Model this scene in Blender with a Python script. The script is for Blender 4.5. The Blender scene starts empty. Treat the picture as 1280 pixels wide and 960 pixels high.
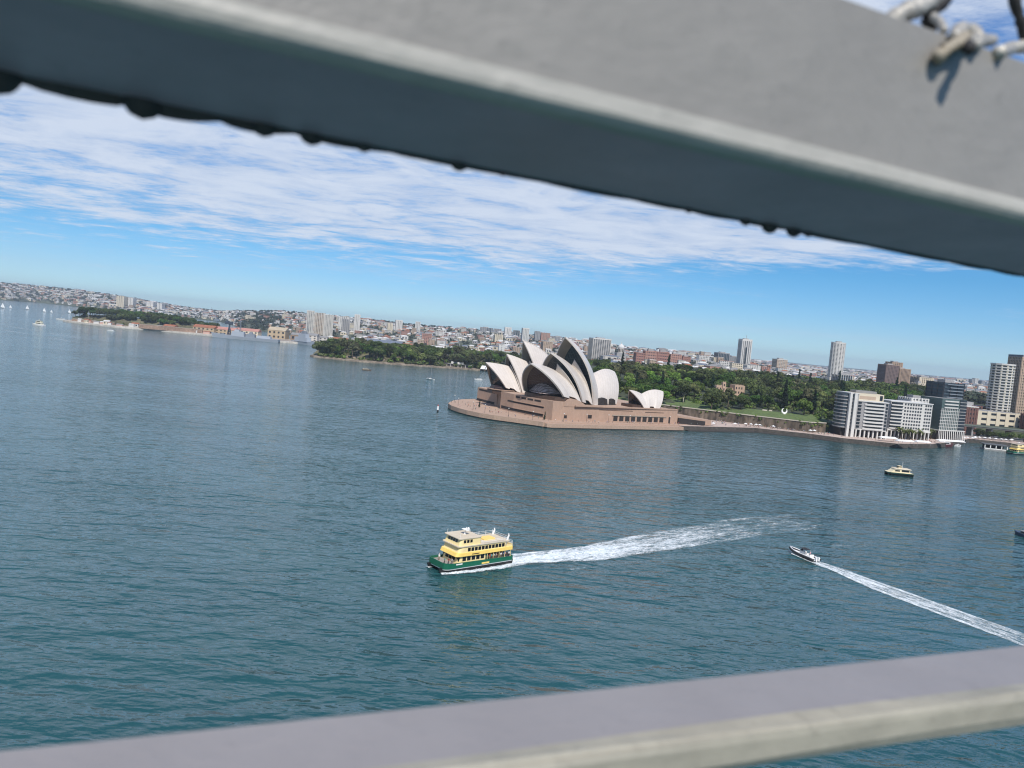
import bpy, bmesh, math, random
from mathutils import Vector, Matrix

SC = bpy.context.scene
COL = SC.collection
R = math.radians
rnd = random.Random(7)

# ------------------------------------------------------------------ camera
CAM_H, FPX, ROLL, PITCH = 62.0, 960.0, R(5.15), R(3.62)
FWD = Vector((0, math.cos(PITCH), -math.sin(PITCH)))
UP0 = Vector((0, math.sin(PITCH), math.cos(PITCH)))
RT = Vector((1, 0, 0)) * math.cos(ROLL) + UP0 * math.sin(ROLL)
UP = Vector((1, 0, 0)) * -math.sin(ROLL) + UP0 * math.cos(ROLL)
EYE = Vector((0, 0, CAM_H))
cam = bpy.data.cameras.new('camera')
cam.sensor_width = 36.0
cam.lens = 36.0 * FPX / 1280.0
cam.clip_start = 0.02
cam.clip_end = 60000
cam.dof.use_dof = True
cam.dof.focus_distance = 420
cam.dof.aperture_fstop = 6.4
camo = bpy.data.objects.new('camera', cam)
COL.objects.link(camo)
m3 = Matrix((RT, UP, -FWD)).transposed()
camo.matrix_world = Matrix.Translation(EYE) @ m3.to_4x4()
SC.camera = camo

# ------------------------------------------------------------------ sun and sky
SUN_EL, SUN_AZ = R(50), R(167)          # azimuth clockwise from +Y
SUN_STR, SKY_STR, EXPOSURE = 3.7, 0.068, 0.46
to_sun = Vector((math.sin(SUN_AZ) * math.cos(SUN_EL), math.cos(SUN_AZ) * math.cos(SUN_EL), math.sin(SUN_EL)))
sl = bpy.data.lights.new('sun', 'SUN')
sl.energy = SUN_STR
sl.angle = R(0.5)
sl.color = (1.0, 0.955, 0.89)
so = bpy.data.objects.new('sun', sl)
so.rotation_euler = (-to_sun).to_track_quat('-Z', 'Y').to_euler()
so.location = (0, -50, 300)
COL.objects.link(so)

SC.view_settings.view_transform = 'Standard'
SC.view_settings.look = 'None'
SC.view_settings.exposure = EXPOSURE
SC.view_settings.gamma = 1
SC.view_settings.use_curve_mapping = False
SC.cycles.use_denoising = True
SC.cycles.filter_width = 1.15
SC.cycles.max_bounces = 6
SC.cycles.diffuse_bounces = 3
SC.cycles.glossy_bounces = 3
SC.cycles.transparent_max_bounces = 12
SC.cycles.volume_bounces = 0
SC.cycles.caustics_reflective = False
SC.cycles.caustics_refractive = False


def link(nt, a, b):
    nt.links.new(a, b)


class NT:
    """short helper round a node tree"""
    def __init__(s, nt):
        s.nt = nt
        nt.nodes.clear()

    def n(s, kind, **kw):
        nd = s.nt.nodes.new(kind)
        ins = kw.pop('ins', {})
        for k, v in kw.items():
            setattr(nd, k, v)
        for k, v in ins.items():
            if hasattr(v, 'links') or isinstance(v, bpy.types.NodeSocket):
                s.nt.links.new(v, nd.inputs[k])
            else:
                nd.inputs[k].default_value = v
        return nd

    def math(s, op, a, b=0.0, c=0.0, clamp=False):
        nd = s.n('ShaderNodeMath', operation=op, use_clamp=clamp)
        for i, v in enumerate((a, b, c)):
            if isinstance(v, bpy.types.NodeSocket):
                s.nt.links.new(v, nd.inputs[i])
            else:
                nd.inputs[i].default_value = v
        return nd.outputs[0]

    def vmath(s, op, a, b=None):
        nd = s.n('ShaderNodeVectorMath', operation=op)
        for i, v in enumerate((a, b)):
            if v is None:
                continue
            if isinstance(v, bpy.types.NodeSocket):
                s.nt.links.new(v, nd.inputs[i])
            else:
                nd.inputs[i].default_value = v
        return nd

    def ramp(s, fac, stops, interp='LINEAR'):
        nd = s.n('ShaderNodeValToRGB')
        cr = nd.color_ramp
        cr.interpolation = interp
        while len(cr.elements) < len(stops):
            cr.elements.new(0.5)
        for e, (p, c) in zip(cr.elements, stops):
            e.position = p
            e.color = c if len(c) == 4 else (*c, 1)
        s.nt.links.new(fac, nd.inputs[0])
        return nd.outputs[0]

    def smooth(s, x, lo, hi):
        nd = s.n('ShaderNodeMapRange', interpolation_type='SMOOTHSTEP')
        s.nt.links.new(x, nd.inputs[0])
        nd.inputs[1].default_value = lo
        nd.inputs[2].default_value = hi
        return nd.outputs[0]

    def mix(s, fac, a, b, blend='MIX'):
        nd = s.n('ShaderNodeMix', data_type='RGBA', blend_type=blend)
        for i, v in ((0, fac), (6, a), (7, b)):
            if isinstance(v, bpy.types.NodeSocket):
                s.nt.links.new(v, nd.inputs[i])
            elif i == 0:
                nd.inputs[0].default_value = v
            else:
                nd.inputs[i].default_value = v if len(v) == 4 else (*v, 1)
        return nd.outputs[2]


def make_world():
    w = bpy.data.worlds.new('World')
    SC.world = w
    w.use_nodes = True
    t = NT(w.node_tree)
    sky = t.n('ShaderNodeTexSky', sky_type='NISHITA', sun_disc=False, sun_elevation=SUN_EL, sun_rotation=SUN_AZ,
              altitude=60, air_density=1.0, dust_density=0.0, ozone_density=3.0)
    co = t.n('ShaderNodeTexCoord')
    nrm = t.vmath('NORMALIZE', co.outputs['Generated'])
    sep = t.n('ShaderNodeSeparateXYZ', ins={0: nrm.outputs[0]})
    z = t.math('MAXIMUM', sep.outputs[2], 0.0)
    up_ = t.n('ShaderNodeCombineXYZ', ins={0: sep.outputs[0], 1: sep.outputs[1], 2: t.math('MAXIMUM', sep.outputs[2], 0.004)})
    link(t.nt, up_.outputs[0], sky.inputs[0])
    zz = t.math('ADD', z, 0.035)
    u = t.math('DIVIDE', sep.outputs[0], zz)
    v = t.math('DIVIDE', sep.outputs[1], zz)
    p = t.n('ShaderNodeCombineXYZ', ins={0: u, 1: v, 2: 0.0}).outputs[0]
    # broad fields of cloud
    mp1 = t.n('ShaderNodeMapping', ins={0: p, 1: (3.1, 1.7, 0), 2: (0, 0, R(-8)), 3: (0.22, 0.30, 1)}).outputs[0]
    n1 = t.n('ShaderNodeTexNoise', ins={'Vector': mp1, 'Scale': 1.0, 'Detail': 3.0, 'Roughness': 0.5, 'Distortion': 0.3}).outputs[0]
    # puffs of the altocumulus sheet
    mp2 = t.n('ShaderNodeMapping', ins={0: p, 1: (0.3, 5.7, 0), 2: (0, 0, R(-12)), 3: (0.85, 1.0, 1)}).outputs[0]
    n2 = t.n('ShaderNodeTexNoise', ins={'Vector': mp2, 'Scale': 1.9, 'Detail': 10.0, 'Roughness': 0.66, 'Distortion': 0.35}).outputs[0]
    mp3 = t.n('ShaderNodeMapping', ins={0: p, 1: (9.3, 2.7, 0), 2: (0, 0, R(-12)), 3: (0.6, 1.1, 1)}).outputs[0]
    n3 = t.n('ShaderNodeTexNoise', ins={'Vector': mp3, 'Scale': 8.0, 'Detail': 7.0, 'Roughness': 0.6, 'Distortion': 0.2}).outputs[0]
    # the sheet starts about five degrees above the horizon and is nearly closed above ten
    edge = t.math('SUBTRACT', sep.outputs[2], t.math('MULTIPLY', sep.outputs[0], 0.035))
    cov = t.smooth(edge, 0.066, 0.128)
    cov2 = t.smooth(edge, 0.19, 0.33)
    base = t.math('ADD', t.math('MULTIPLY', n1, 0.45), t.math('MULTIPLY', n2, 0.60))
    base = t.math('ADD', base, t.math('MULTIPLY', n3, 0.30))
    lvl = t.math('ADD', base, t.math('MULTIPLY', cov, 0.30))
    lvl = t.math('SUBTRACT', lvl, t.math('MULTIPLY', t.math('MAXIMUM', sep.outputs[0], 0.0), 0.19))
    lvl = t.math('SUBTRACT', lvl, t.math('ADD', t.math('MULTIPLY', cov2, 0.04), t.math('MULTIPLY', t.smooth(edge, 0.42, 0.75), 0.16)))
    dens = t.smooth(lvl, 0.73, 0.97)
    # low thin wisps
    wisp = t.math('MULTIPLY', t.smooth(t.math('ADD', n1, t.math('MULTIPLY', n3, 0.55)), 0.80, 1.10), 0.45)
    wisp = t.math('MULTIPLY', wisp, t.smooth(sep.outputs[2], 0.012, 0.05))
    dens = t.math('MAXIMUM', t.math('MULTIPLY', dens, 0.93), wisp)
    shade = t.ramp(n2, [(0.33, (4.9, 6.1, 8.3)), (0.60, (7.2, 8.0, 9.4))])
    tz = t.ramp(z, [(0.0, (.62, 1.0, 1.5)), (.034, (.555, .84, 1.26)), (.107, (.345, .76, 1.13)), (.35, (.46, 1.0, 1.50))])
    tint = t.mix(1.0, sky.outputs[0], tz, 'MULTIPLY')
    col = t.mix(dens, tint, shade)
    bg = t.n('ShaderNodeBackground', ins={0: col, 1: SKY_STR})
    out = t.n('ShaderNodeOutputWorld', ins={0: bg.outputs[0]})


make_world()


# ------------------------------------------------------------------ where a pixel of the 1280 x 960 photograph meets the world
def ray(px, py):
    return FWD + RT * ((px - 640) / FPX) - UP * ((py - 480) / FPX)


def ground(px, py, z=0.0):
    d = ray(px, py)
    return EYE + d * ((z - CAM_H) / d.z)


def at(px, py, Y):
    d = ray(px, py)
    return EYE + d * (Y / d.y)


# ------------------------------------------------------------------ materials
MATS = {}


def mat(name, col, rough=0.7, var=0.12, scale=0.6, metal=0.0, bump=0.0, bscale=None, spec=0.5, var2=0.0, scale2=6.0, rand=0.0, stretch=(1, 1, 1)):
    """Principled surface whose colour wanders a little with object-space noise; rand varies it from object to object"""
    if name in MATS:
        return MATS[name]
    m = bpy.data.materials.new(name)
    m.use_nodes = True
    t = NT(m.node_tree)
    co = t.n('ShaderNodeTexCoord').outputs['Object']
    co = t.n('ShaderNodeMapping', ins={0: co, 3: stretch}).outputs[0]
    n1 = t.n('ShaderNodeTexNoise', ins={'Vector': co, 'Scale': scale, 'Detail': 5.0, 'Roughness': 0.6}).outputs[0]
    lo = tuple(c * (1 - var) for c in col)
    hi = tuple(min(1, c * (1 + var)) for c in col)
    c = t.ramp(n1, [(0.3, lo), (0.7, hi)])
    if var2:
        n2 = t.n('ShaderNodeTexNoise', ins={'Vector': co, 'Scale': scale2, 'Detail': 3.0}).outputs[0]
        g = t.ramp(n2, [(0.35, (1 - var2,) * 3), (0.65, (1 + var2 * 0.5,) * 3)])
        c = t.mix(1.0, c, g, 'MULTIPLY')
    if rand:
        oi = t.n('ShaderNodeObjectInfo').outputs['Random']
        hs = t.n('ShaderNodeHueSaturation', ins={'Color': c, 'Hue': t.math('ADD', 0.5 - rand * 0.06, t.math('MULTIPLY', oi, rand * 0.12)),
                                                 'Value': t.math('ADD', 1 - rand, t.math('MULTIPLY', oi, rand * 2))})
        c = hs.outputs[0]
    kw = {'Base Color': c, 'Roughness': rough, 'Metallic': metal, 'Specular IOR Level': spec}
    pb = t.n('ShaderNodeBsdfPrincipled', ins=kw)
    if bump:
        nb = t.n('ShaderNodeTexNoise', ins={'Vector': co, 'Scale': bscale or scale * 6, 'Detail': 4.0}).outputs[0]
        bp = t.n('ShaderNodeBump', ins={'Height': nb, 'Strength': 1.0, 'Distance': bump})
        link(t.nt, bp.outputs[0], pb.inputs['Normal'])
    t.n('ShaderNodeOutputMaterial', ins={0: pb.outputs[0]})
    MATS[name] = m
    return m


# ------------------------------------------------------------------ mesh helper and object helpers
class MB:
    def __init__(s):
        s.v, s.f, s.m, s.mats, s.uv = [], [], [], [], None

    def mi(s, m):
        if m not in s.mats:
            s.mats.append(m)
        return s.mats.index(m)

    def add(s, vs, fs, m):
        o = len(s.v)
        s.v += [tuple(v) for v in vs]
        k = s.mi(m)
        for f in fs:
            s.f.append(tuple(o + i for i in f))
            s.m.append(k)
        return s

    def box(s, x0, x1, y0, y1, z0, z1, m, T=None):
        vs = [Vector((x, y, z)) for z in (z0, z1) for x, y in ((x0, y0), (x1, y0), (x1, y1), (x0, y1))]
        if T is not None:
            vs = [T @ v for v in vs]
        return s.add(vs, [(3, 2, 1, 0), (4, 5, 6, 7), (0, 1, 5, 4), (1, 2, 6, 5), (2, 3, 7, 6), (3, 0, 4, 7)], m)

    def prism(s, poly, z0, z1, m, mtop=None, topscale=None):
        n = len(poly)
        zt = z1 if callable(z1) else (lambda x, y: z1)
        vs = [(x, y, z0) for x, y in poly]
        if topscale:
            cx = sum(p[0] for p in poly) / n
            cy = sum(p[1] for p in poly) / n
            vs += [(cx + (x - cx) * topscale, cy + (y - cy) * topscale, zt(x, y)) for x, y in poly]
        else:
            vs += [(x, y, zt(x, y)) for x, y in poly]
        s.add(vs, [(i, (i + 1) % n, n + (i + 1) % n, n + i) for i in range(n)] + [tuple(range(n - 1, -1, -1))], m)
        s.add(vs[n:], [tuple(range(n))], mtop or m)
        return s

    def loft(s, rings, m, closed=True, caps=True):
        n = len(rings[0])
        vs = [v for r in rings for v in r]
        fs = []
        for k in range(len(rings) - 1):
            for i in range(n if closed else n - 1):
                j = (i + 1) % n
                fs.append((k * n + i, k * n + j, (k + 1) * n + j, (k + 1) * n + i))
        if caps and closed:
            fs.append(tuple(range(n - 1, -1, -1)))
            fs.append(tuple((len(rings) - 1) * n + i for i in range(n)))
        return s.add(vs, fs, m)

    def tube(s, pts, rad, m, n=7):
        pts = [Vector(p) for p in pts]
        rings = []
        for i, p in enumerate(pts):
            d = (pts[min(i + 1, len(pts) - 1)] - pts[max(i - 1, 0)]).normalized()
            a = d.cross(Vector((0, 0, 1)) if abs(d.z) < 0.9 else Vector((1, 0, 0))).normalized()
            b = d.cross(a)
            r = rad[i] if isinstance(rad, (list, tuple)) else rad
            rings.append([p + a * (r * math.cos(2 * math.pi * k / n)) + b * (r * math.sin(2 * math.pi * k / n)) for k in range(n)])
        return s.loft(rings, m)

    def grid(s, fn, nu, nv, m):
        vs = [fn(i / nu, j / nv) for j in range(nv + 1) for i in range(nu + 1)]
        fs = [(j * (nu + 1) + i, j * (nu + 1) + i + 1, (j + 1) * (nu + 1) + i + 1, (j + 1) * (nu + 1) + i) for j in range(nv) for i in range(nu)]
        return s.add(vs, fs, m)

    def ball(s, c, r, m, nu=10, nv=6, sz=1.0):
        c = Vector(c)
        rings = []
        for j in range(nv + 1):
            th = math.pi * (0.02 + 0.96 * j / nv)
            rings.append([c + Vector((r * math.sin(th) * math.cos(2 * math.pi * i / nu), r * math.sin(th) * math.sin(2 * math.pi * i / nu), -r * sz * math.cos(th))) for i in range(nu)])
        return s.loft(rings, m)

    def mesh(s, name, smooth=False):
        me = bpy.data.meshes.new(name)
        me.from_pydata(s.v, [], s.f)
        for m in s.mats:
            me.materials.append(m)
        me.polygons.foreach_set('material_index', s.m)
        if smooth:
            me.polygons.foreach_set('use_smooth', [True] * len(s.f))
        me.update()
        return me

    def build(s, name, parent=None, smooth=False, loc=None, fix=False):
        me = s.mesh(name, smooth)
        if fix:
            bm = bmesh.new()
            bm.from_mesh(me)
            bmesh.ops.remove_doubles(bm, verts=bm.verts, dist=1e-4)
            bmesh.ops.recalc_face_normals(bm, faces=bm.faces)
            bm.to_mesh(me)
            bm.free()
        o = bpy.data.objects.new(name, me)
        COL.objects.link(o)
        if parent:
            o.parent = parent
        if loc is not None:
            o.location = loc
        return o


def tag(o, label, cat, group=None):
    o['label'] = label
    o['category'] = cat
    if group:
        o['group'] = group
    return o


def structure(o):
    o['kind'] = 'structure'
    return o


def stuff(o):
    o['kind'] = 'stuff'
    return o


def thing(name, label, cat, loc=(0, 0, 0), rz=0.0, group=None):
    o = bpy.data.objects.new(name, None)
    o.empty_display_size = 0.5
    COL.objects.link(o)
    o.location = loc
    o.rotation_euler = (0, 0, rz)
    return tag(o, label, cat, group)


def dup(root, loc, rz=0.0, label=None, group=None, scale=None):
    r = root.copy()
    COL.objects.link(r)
    r.location = loc
    r.rotation_euler = (0, 0, rz)
    if scale is not None:
        r.scale = scale if isinstance(scale, (tuple, list)) else (scale,) * 3
    if label:
        r['label'] = label
    if group:
        r['group'] = group
    for ch in root.children:
        c = ch.copy()
        COL.objects.link(c)
        c.parent = r
        for g in ch.children:
            d = g.copy()
            COL.objects.link(d)
            d.parent = c
    return r


def lerp(a, b, t):
    return a + (b - a) * t


def table(tab, x):
    """linear interpolation in rows (x, a, b, ...)"""
    if x <= tab[0][0]:
        return tab[0][1:]
    for p, q in zip(tab, tab[1:]):
        if x <= q[0]:
            t = (x - p[0]) / (q[0] - p[0])
            return tuple(lerp(a, b, t) for a, b in zip(p[1:], q[1:]))
    return tab[-1][1:]


def offset_poly(poly, d):
    """grow a counter-clockwise convex outline by d"""
    n = len(poly)
    out = []
    for i in range(n):
        p, a, b = Vector(poly[i]), Vector(poly[i - 1]), Vector(poly[(i + 1) % n])
        e1, e2 = (p - a).normalized(), (b - p).normalized()
        n1, n2 = Vector((e1.y, -e1.x)), Vector((e2.y, -e2.x))
        k = n1 + n2
        k = k / max(0.3, k.dot(n1))
        out.append(tuple(p + k * d))
    return out


def rect(cx, cy, w, d, rz=0.0):
    c, s = math.cos(rz), math.sin(rz)
    return [(cx + x * c - y * s, cy + x * s + y * c) for x, y in ((-w / 2, -d / 2), (w / 2, -d / 2), (w / 2, d / 2), (-w / 2, d / 2))]

# ------------------------------------------------------------------ water
def wave_group():
    g = bpy.data.node_groups.new('wave_height', 'ShaderNodeTree')
    g.interface.new_socket('P', in_out='INPUT', socket_type='NodeSocketVector')
    g.interface.new_socket('H', in_out='OUTPUT', socket_type='NodeSocketFloat')
    t = NT(g)
    i = t.n('NodeGroupInput').outputs[0]
    tot = None
    for (sx, sy, rot, sc, det, amp, dist) in ((0.06, 0.14, 10, 1.0, 2.0, 1.75, 0.4), (0.17, 0.36, -8, 1.0, 2.5, 0.85, 0.3), (0.60, 1.1, 14, 1.0, 2.0, 0.20, 0.2)):
        mp = t.n('ShaderNodeMapping', ins={0: i, 2: (0, 0, R(rot)), 3: (sx, sy, 1)}).outputs[0]
        n = t.n('ShaderNodeTexNoise', ins={'Vector': mp, 'Scale': sc, 'Detail': det, 'Roughness': 0.5, 'Distortion': dist}).outputs[0]
        n = t.math('MULTIPLY', n, amp)
        tot = n if tot is None else t.math('ADD', tot, n)
    t.n('NodeGroupOutput', ins={0: tot})
    return g


def water_material():
    m = bpy.data.materials.new('harbour_water')
    m.use_nodes = True
    t = NT(m.node_tree)
    pos = t.n('ShaderNodeNewGeometry').outputs['Position']
    g = wave_group()
    d = 0.22
    hs = []
    for off in ((0, 0, 0), (d, 0, 0), (0, d, 0)):
        nd = t.n('ShaderNodeGroup', node_tree=g)
        link(t.nt, t.vmath('ADD', pos, off).outputs[0], nd.inputs[0])
        hs.append(nd.outputs[0])
    # gusts and slicks: wide streaks where the chop is stronger or calmer
    mp = t.n('ShaderNodeMapping', ins={0: pos, 2: (0, 0, R(-20)), 3: (0.0035, 0.011, 1)}).outputs[0]
    gust = t.n('ShaderNodeTexNoise', ins={'Vector': mp, 'Scale': 1.0, 'Detail': 4.0, 'Roughness': 0.6, 'Distortion': 0.6}).outputs[0]
    amp = t.n('ShaderNodeMapRange', ins={0: gust, 1: 0.3, 2: 0.7, 3: 0.48, 4: 1.32}).outputs[0]
    k = t.math('MULTIPLY', amp, -1.0 / d)
    sx = t.math('MULTIPLY', t.math('SUBTRACT', hs[1], hs[0]), k)
    sy = t.math('MULTIPLY', t.math('SUBTRACT', hs[2], hs[0]), k)
    nrm = t.vmath('NORMALIZE', t.n('ShaderNodeCombineXYZ', ins={0: sx, 1: sy, 2: 1.0}).outputs[0]).outputs[0]
    # body colour of the water: greener where it is churned up, bluer elsewhere
    mp2 = t.n('ShaderNodeMapping', ins={0: pos, 3: (0.012, 0.02, 1)}).outputs[0]
    n2 = t.n('ShaderNodeTexNoise', ins={'Vector': mp2, 'Scale': 1.0, 'Detail': 5.0, 'Roughness': 0.6}).outputs[0]
    col = t.ramp(n2, [(0.3, (0.013, 0.058, 0.064)), (0.7, (0.020, 0.076, 0.080))])
    pb = t.n('ShaderNodeBsdfPrincipled', ins={'Base Color': col, 'Roughness': 0.09, 'IOR': 1.56, 'Specular Tint': (0.74, 0.93, 1.0, 1), 'Normal': nrm})
    t.n('ShaderNodeOutputMaterial', ins={0: pb.outputs[0]})
    return m


WATER = water_material()
b = MB()
b.add([(-16000, -900, 0), (16000, -900, 0), (16000, 14800, 0), (-16000, 14800, 0)], [(0, 1, 2, 3)], WATER)
structure(b.build('water'))

# ------------------------------------------------------------------ far hills, one sheet behind the far shores
# px of the photograph, shore depth, ridge depth, row where roofs meet the sky
HILL = [(-420, 4300, 5400, 322), (-200, 4300, 5400, 336), (0, 4390, 5300, 353), (50, 4800, 5400, 357), (95, 4350, 5100, 362), (150, 3950, 4900, 370),
        (225, 3950, 4800, 383), (270, 3800, 4500, 388), (300, 2700, 3900, 388), (350, 2500, 3800, 388), (400, 2250, 3600, 393), (450, 1950, 3500, 398),
        (520, 1900, 3500, 406), (600, 1900, 3400, 411), (700, 1750, 3200, 421), (780, 1350, 3000, 432), (900, 1250, 3000, 446), (1000, 1200, 3400, 461),
        (1060, 1200, 3600, 466), (1150, 1180, 3600, 474), (1280, 1160, 3600, 484), (1500, 1160, 3200, 500), (1800, 1160, 3200, 530)]


def hill_row(px):
    ys, yr, ysky = table(HILL, px)
    zr = at(px, ysky, yr).z - 8
    return ys, yr, max(zr, 16)


def hill_z(px, Y):
    ys, yr, zr = hill_row(px)
    x, t = None, (Y - ys) / (yr - ys)
    z0 = 3.0 if px < 740 else lerp(3.0, 20.0, min(1, (px - 740) / 120))
    if t <= 0:
        return z0
    if t < 1:
        s = t ** 0.85
        wob = 4.0 * math.sin(px * 0.045 + Y * 0.004) * math.sin(math.pi * t) + 2.5 * math.sin(px * 0.11 - Y * 0.007) * math.sin(math.pi * t)
        return max(2.5, lerp(z0, zr, s) + wob)
    return lerp(zr, min(zr, 26), min(1, (Y - yr) / 3000))


def pxY(px, Y):
    """the X of the column px at depth Y (columns meant along the horizon)"""
    return (px - 640) / FPX * Y * 1.004


GRASSY = mat('hill_scrub', (0.075, 0.085, 0.05), 0.95, 0.35, 0.02, var2=0.3, scale2=0.15)
b = MB()
pxs = list(range(-420, 1741, 15))
ts = [0, 0.001, .06, .12, .18, .25, .32, .4, .48, .56, .64, .72, .8, .88, .94, 1.0]
cols = []
for px in pxs:
    ys, yr, zr = hill_row(px)
    col = []
    for k, tt in enumerate(ts):
        Y = lerp(ys, yr, tt)
        col.append((pxY(px, Y), Y, -2.0 if k == 0 else hill_z(px, Y)))
    for Y in (yr + 500, yr + 1600, yr + 3200, 13800):
        col.append((pxY(px, Y), Y, hill_z(px, Y) - 1))
    col.append((pxY(px, 13900), 13900, -3))
    cols.append(col)
n = len(cols[0])
b.add([v for c in cols for v in c], [(i * n + j, (i + 1) * n + j, (i + 1) * n + j + 1, i * n + j + 1) for i in range(len(cols) - 1) for j in range(n - 1)], GRASSY)
structure(b.build('hills', smooth=True))


# ------------------------------------------------------------------ the air between here and the far shore
def haze():
    m = bpy.data.materials.new('haze_air')
    m.use_nodes = True
    t = NT(m.node_tree)
    pv = t.n('ShaderNodeVolumePrincipled', ins={'Color': (0.76, 0.88, 1.0, 1), 'Density': HAZE, 'Anisotropy': 0.2})
    pv.inputs['Density Attribute'].default_value = ''
    pv.inputs['Temperature Attribute'].default_value = ''
    t.n('ShaderNodeOutputMaterial', ins={'Volume': pv.outputs[0]})
    try:
        m.cycles.homogeneous_volume = True
    except Exception:
        pass
    bb = MB()
    bb.box(-16500, 16500, -1000, 15200, -4.2, 190, m)
    stuff(bb.build('haze'))


HAZE = 0.000066
haze()

# ------------------------------------------------------------------ land near the water
PAVE = mat('promenade_paving', (0.46, 0.36, 0.30), 0.85, 0.10, 0.12, var2=0.12, scale2=1.2)
SEAWALL = mat('sea_wall_stone', (0.075, 0.065, 0.055), 0.9, 0.25, 0.25, var2=0.3, scale2=0.8, bump=0.15)
CITYGROUND = mat('city_ground', (0.16, 0.15, 0.14), 0.9, 0.2, 0.05)
LAWN = mat('lawn_grass', (0.095, 0.135, 0.035), 0.95, 0.25, 0.06, var2=0.3, scale2=0.5)
quay = [(133, 595), (204, 636), (249, 626.5), (268, 616), (310, 610), (351, 633.5), (397, 678), (434, 722), (462, 719), (640, 700), (640, 1200), (220, 1200), (160, 760), (150, 690), (120, 640)]
b = MB()
b.prism(quay, -3, 3.6, SEAWALL, CITYGROUND)
structure(b.build('quay_ground'))
b = MB()
front = quay[:10]
back = [(640, 742), (462, 750), (434, 752), (405, 740), (380, 708), (349, 682), (310, 655), (270, 650), (252, 646), (203, 662), (150, 688), (128, 640)]
pv = [(p.x, p.y) for p in (Vector(q) for q in front)] + back
b.prism(pv, 3.55, 3.64, PAVE)
structure(b.build('promenade'))
# dark landing stage along the water's edge
b = MB()
DARKTIMBER = mat('dark_timber', (0.045, 0.04, 0.036), 0.85, 0.3, 0.8)
edge = [Vector((138, 596.5, 0)), Vector((204, 634.8, 0)), Vector((249, 625.2, 0)), Vector((268, 614.8, 0))]
for p, q in zip(edge, edge[1:]):
    d = (q - p).normalized()
    nn = Vector((d.y, -d.x, 0))
    b.add([p + nn * 3.4 + Vector((0, 0, .9)), q + nn * 3.4 + Vector((0, 0, .9)), q + Vector((0, 0, .9)), p + Vector((0, 0, .9)),
           p + nn * 3.4 + Vector((0, 0, -1)), q + nn * 3.4 + Vector((0, 0, -1)), q + Vector((0, 0, -1)), p + Vector((0, 0, -1))],
          [(0, 1, 2, 3), (4, 5, 1, 0), (5, 6, 2, 1), (7, 4, 0, 3), (7, 6, 5, 4)], DARKTIMBER)
structure(b.build('landing_path'))

# garden hillside behind the old stone wall
WALLPTS = [(118, 700), (152, 683), (202, 660), (227, 650), (252, 641), (268, 648), (300, 690), (350, 740), (420, 790), (520, 800), (640, 800)]


def wall_y(X):
    return table(WALLPTS, X)[0] if X > 118 else lerp(690, 760, min(1, (118 - X) / 100))


def garden_z(X, Y):
    w = wall_y(X)
    t = max(0.0, min(1.0, (Y - w) / 300.0))
    z = 11.5 + 12.0 * t ** 0.8 + 1.3 * math.sin(X * 0.021) * math.sin(Y * 0.017)
    if Y < w + 14:
        z = lerp(11.5, z, max(0, Y - w) / 14)
    return z


b = MB()
xs = [40 + 14 * i for i in range(60)]
rows = []
for X in xs:
    w = wall_y(X)
    ysr = [w + 0.6] + [w + 3 + 1.02 * k * 20 for k in range(0, 30)]
    rows.append([(X, w + 0.6, 2.0)] + [(X, Y, garden_z(X, Y)) for Y in ysr] + [(X, 1330, 8.0)])
n = len(rows[0])
allv = [v for c in rows for v in c]
SHRUBBY = mat('shrubby_ground', (0.045, 0.055, 0.025), 0.95, 0.4, 0.1, var2=0.4, scale2=0.6)
fl_, fs_ = [], []
for i in range(len(rows) - 1):
    for j in range(n - 1):
        f = (i * n + j, (i + 1) * n + j, (i + 1) * n + j + 1, i * n + j + 1)
        x, y = allv[f[0]][0], allv[f[0]][1]
        d = y - wall_y(x)
        lawn = (d < 5 and x < 275) or (d < 42 and 195 < x < 268) or (d < 48 and 138 < x < 176)
        (fl_ if lawn else fs_).append(f)
b.add(allv, fl_, LAWN)
b.add(allv, fs_, SHRUBBY)
structure(b.build('lawn_terrain', smooth=True))

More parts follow.
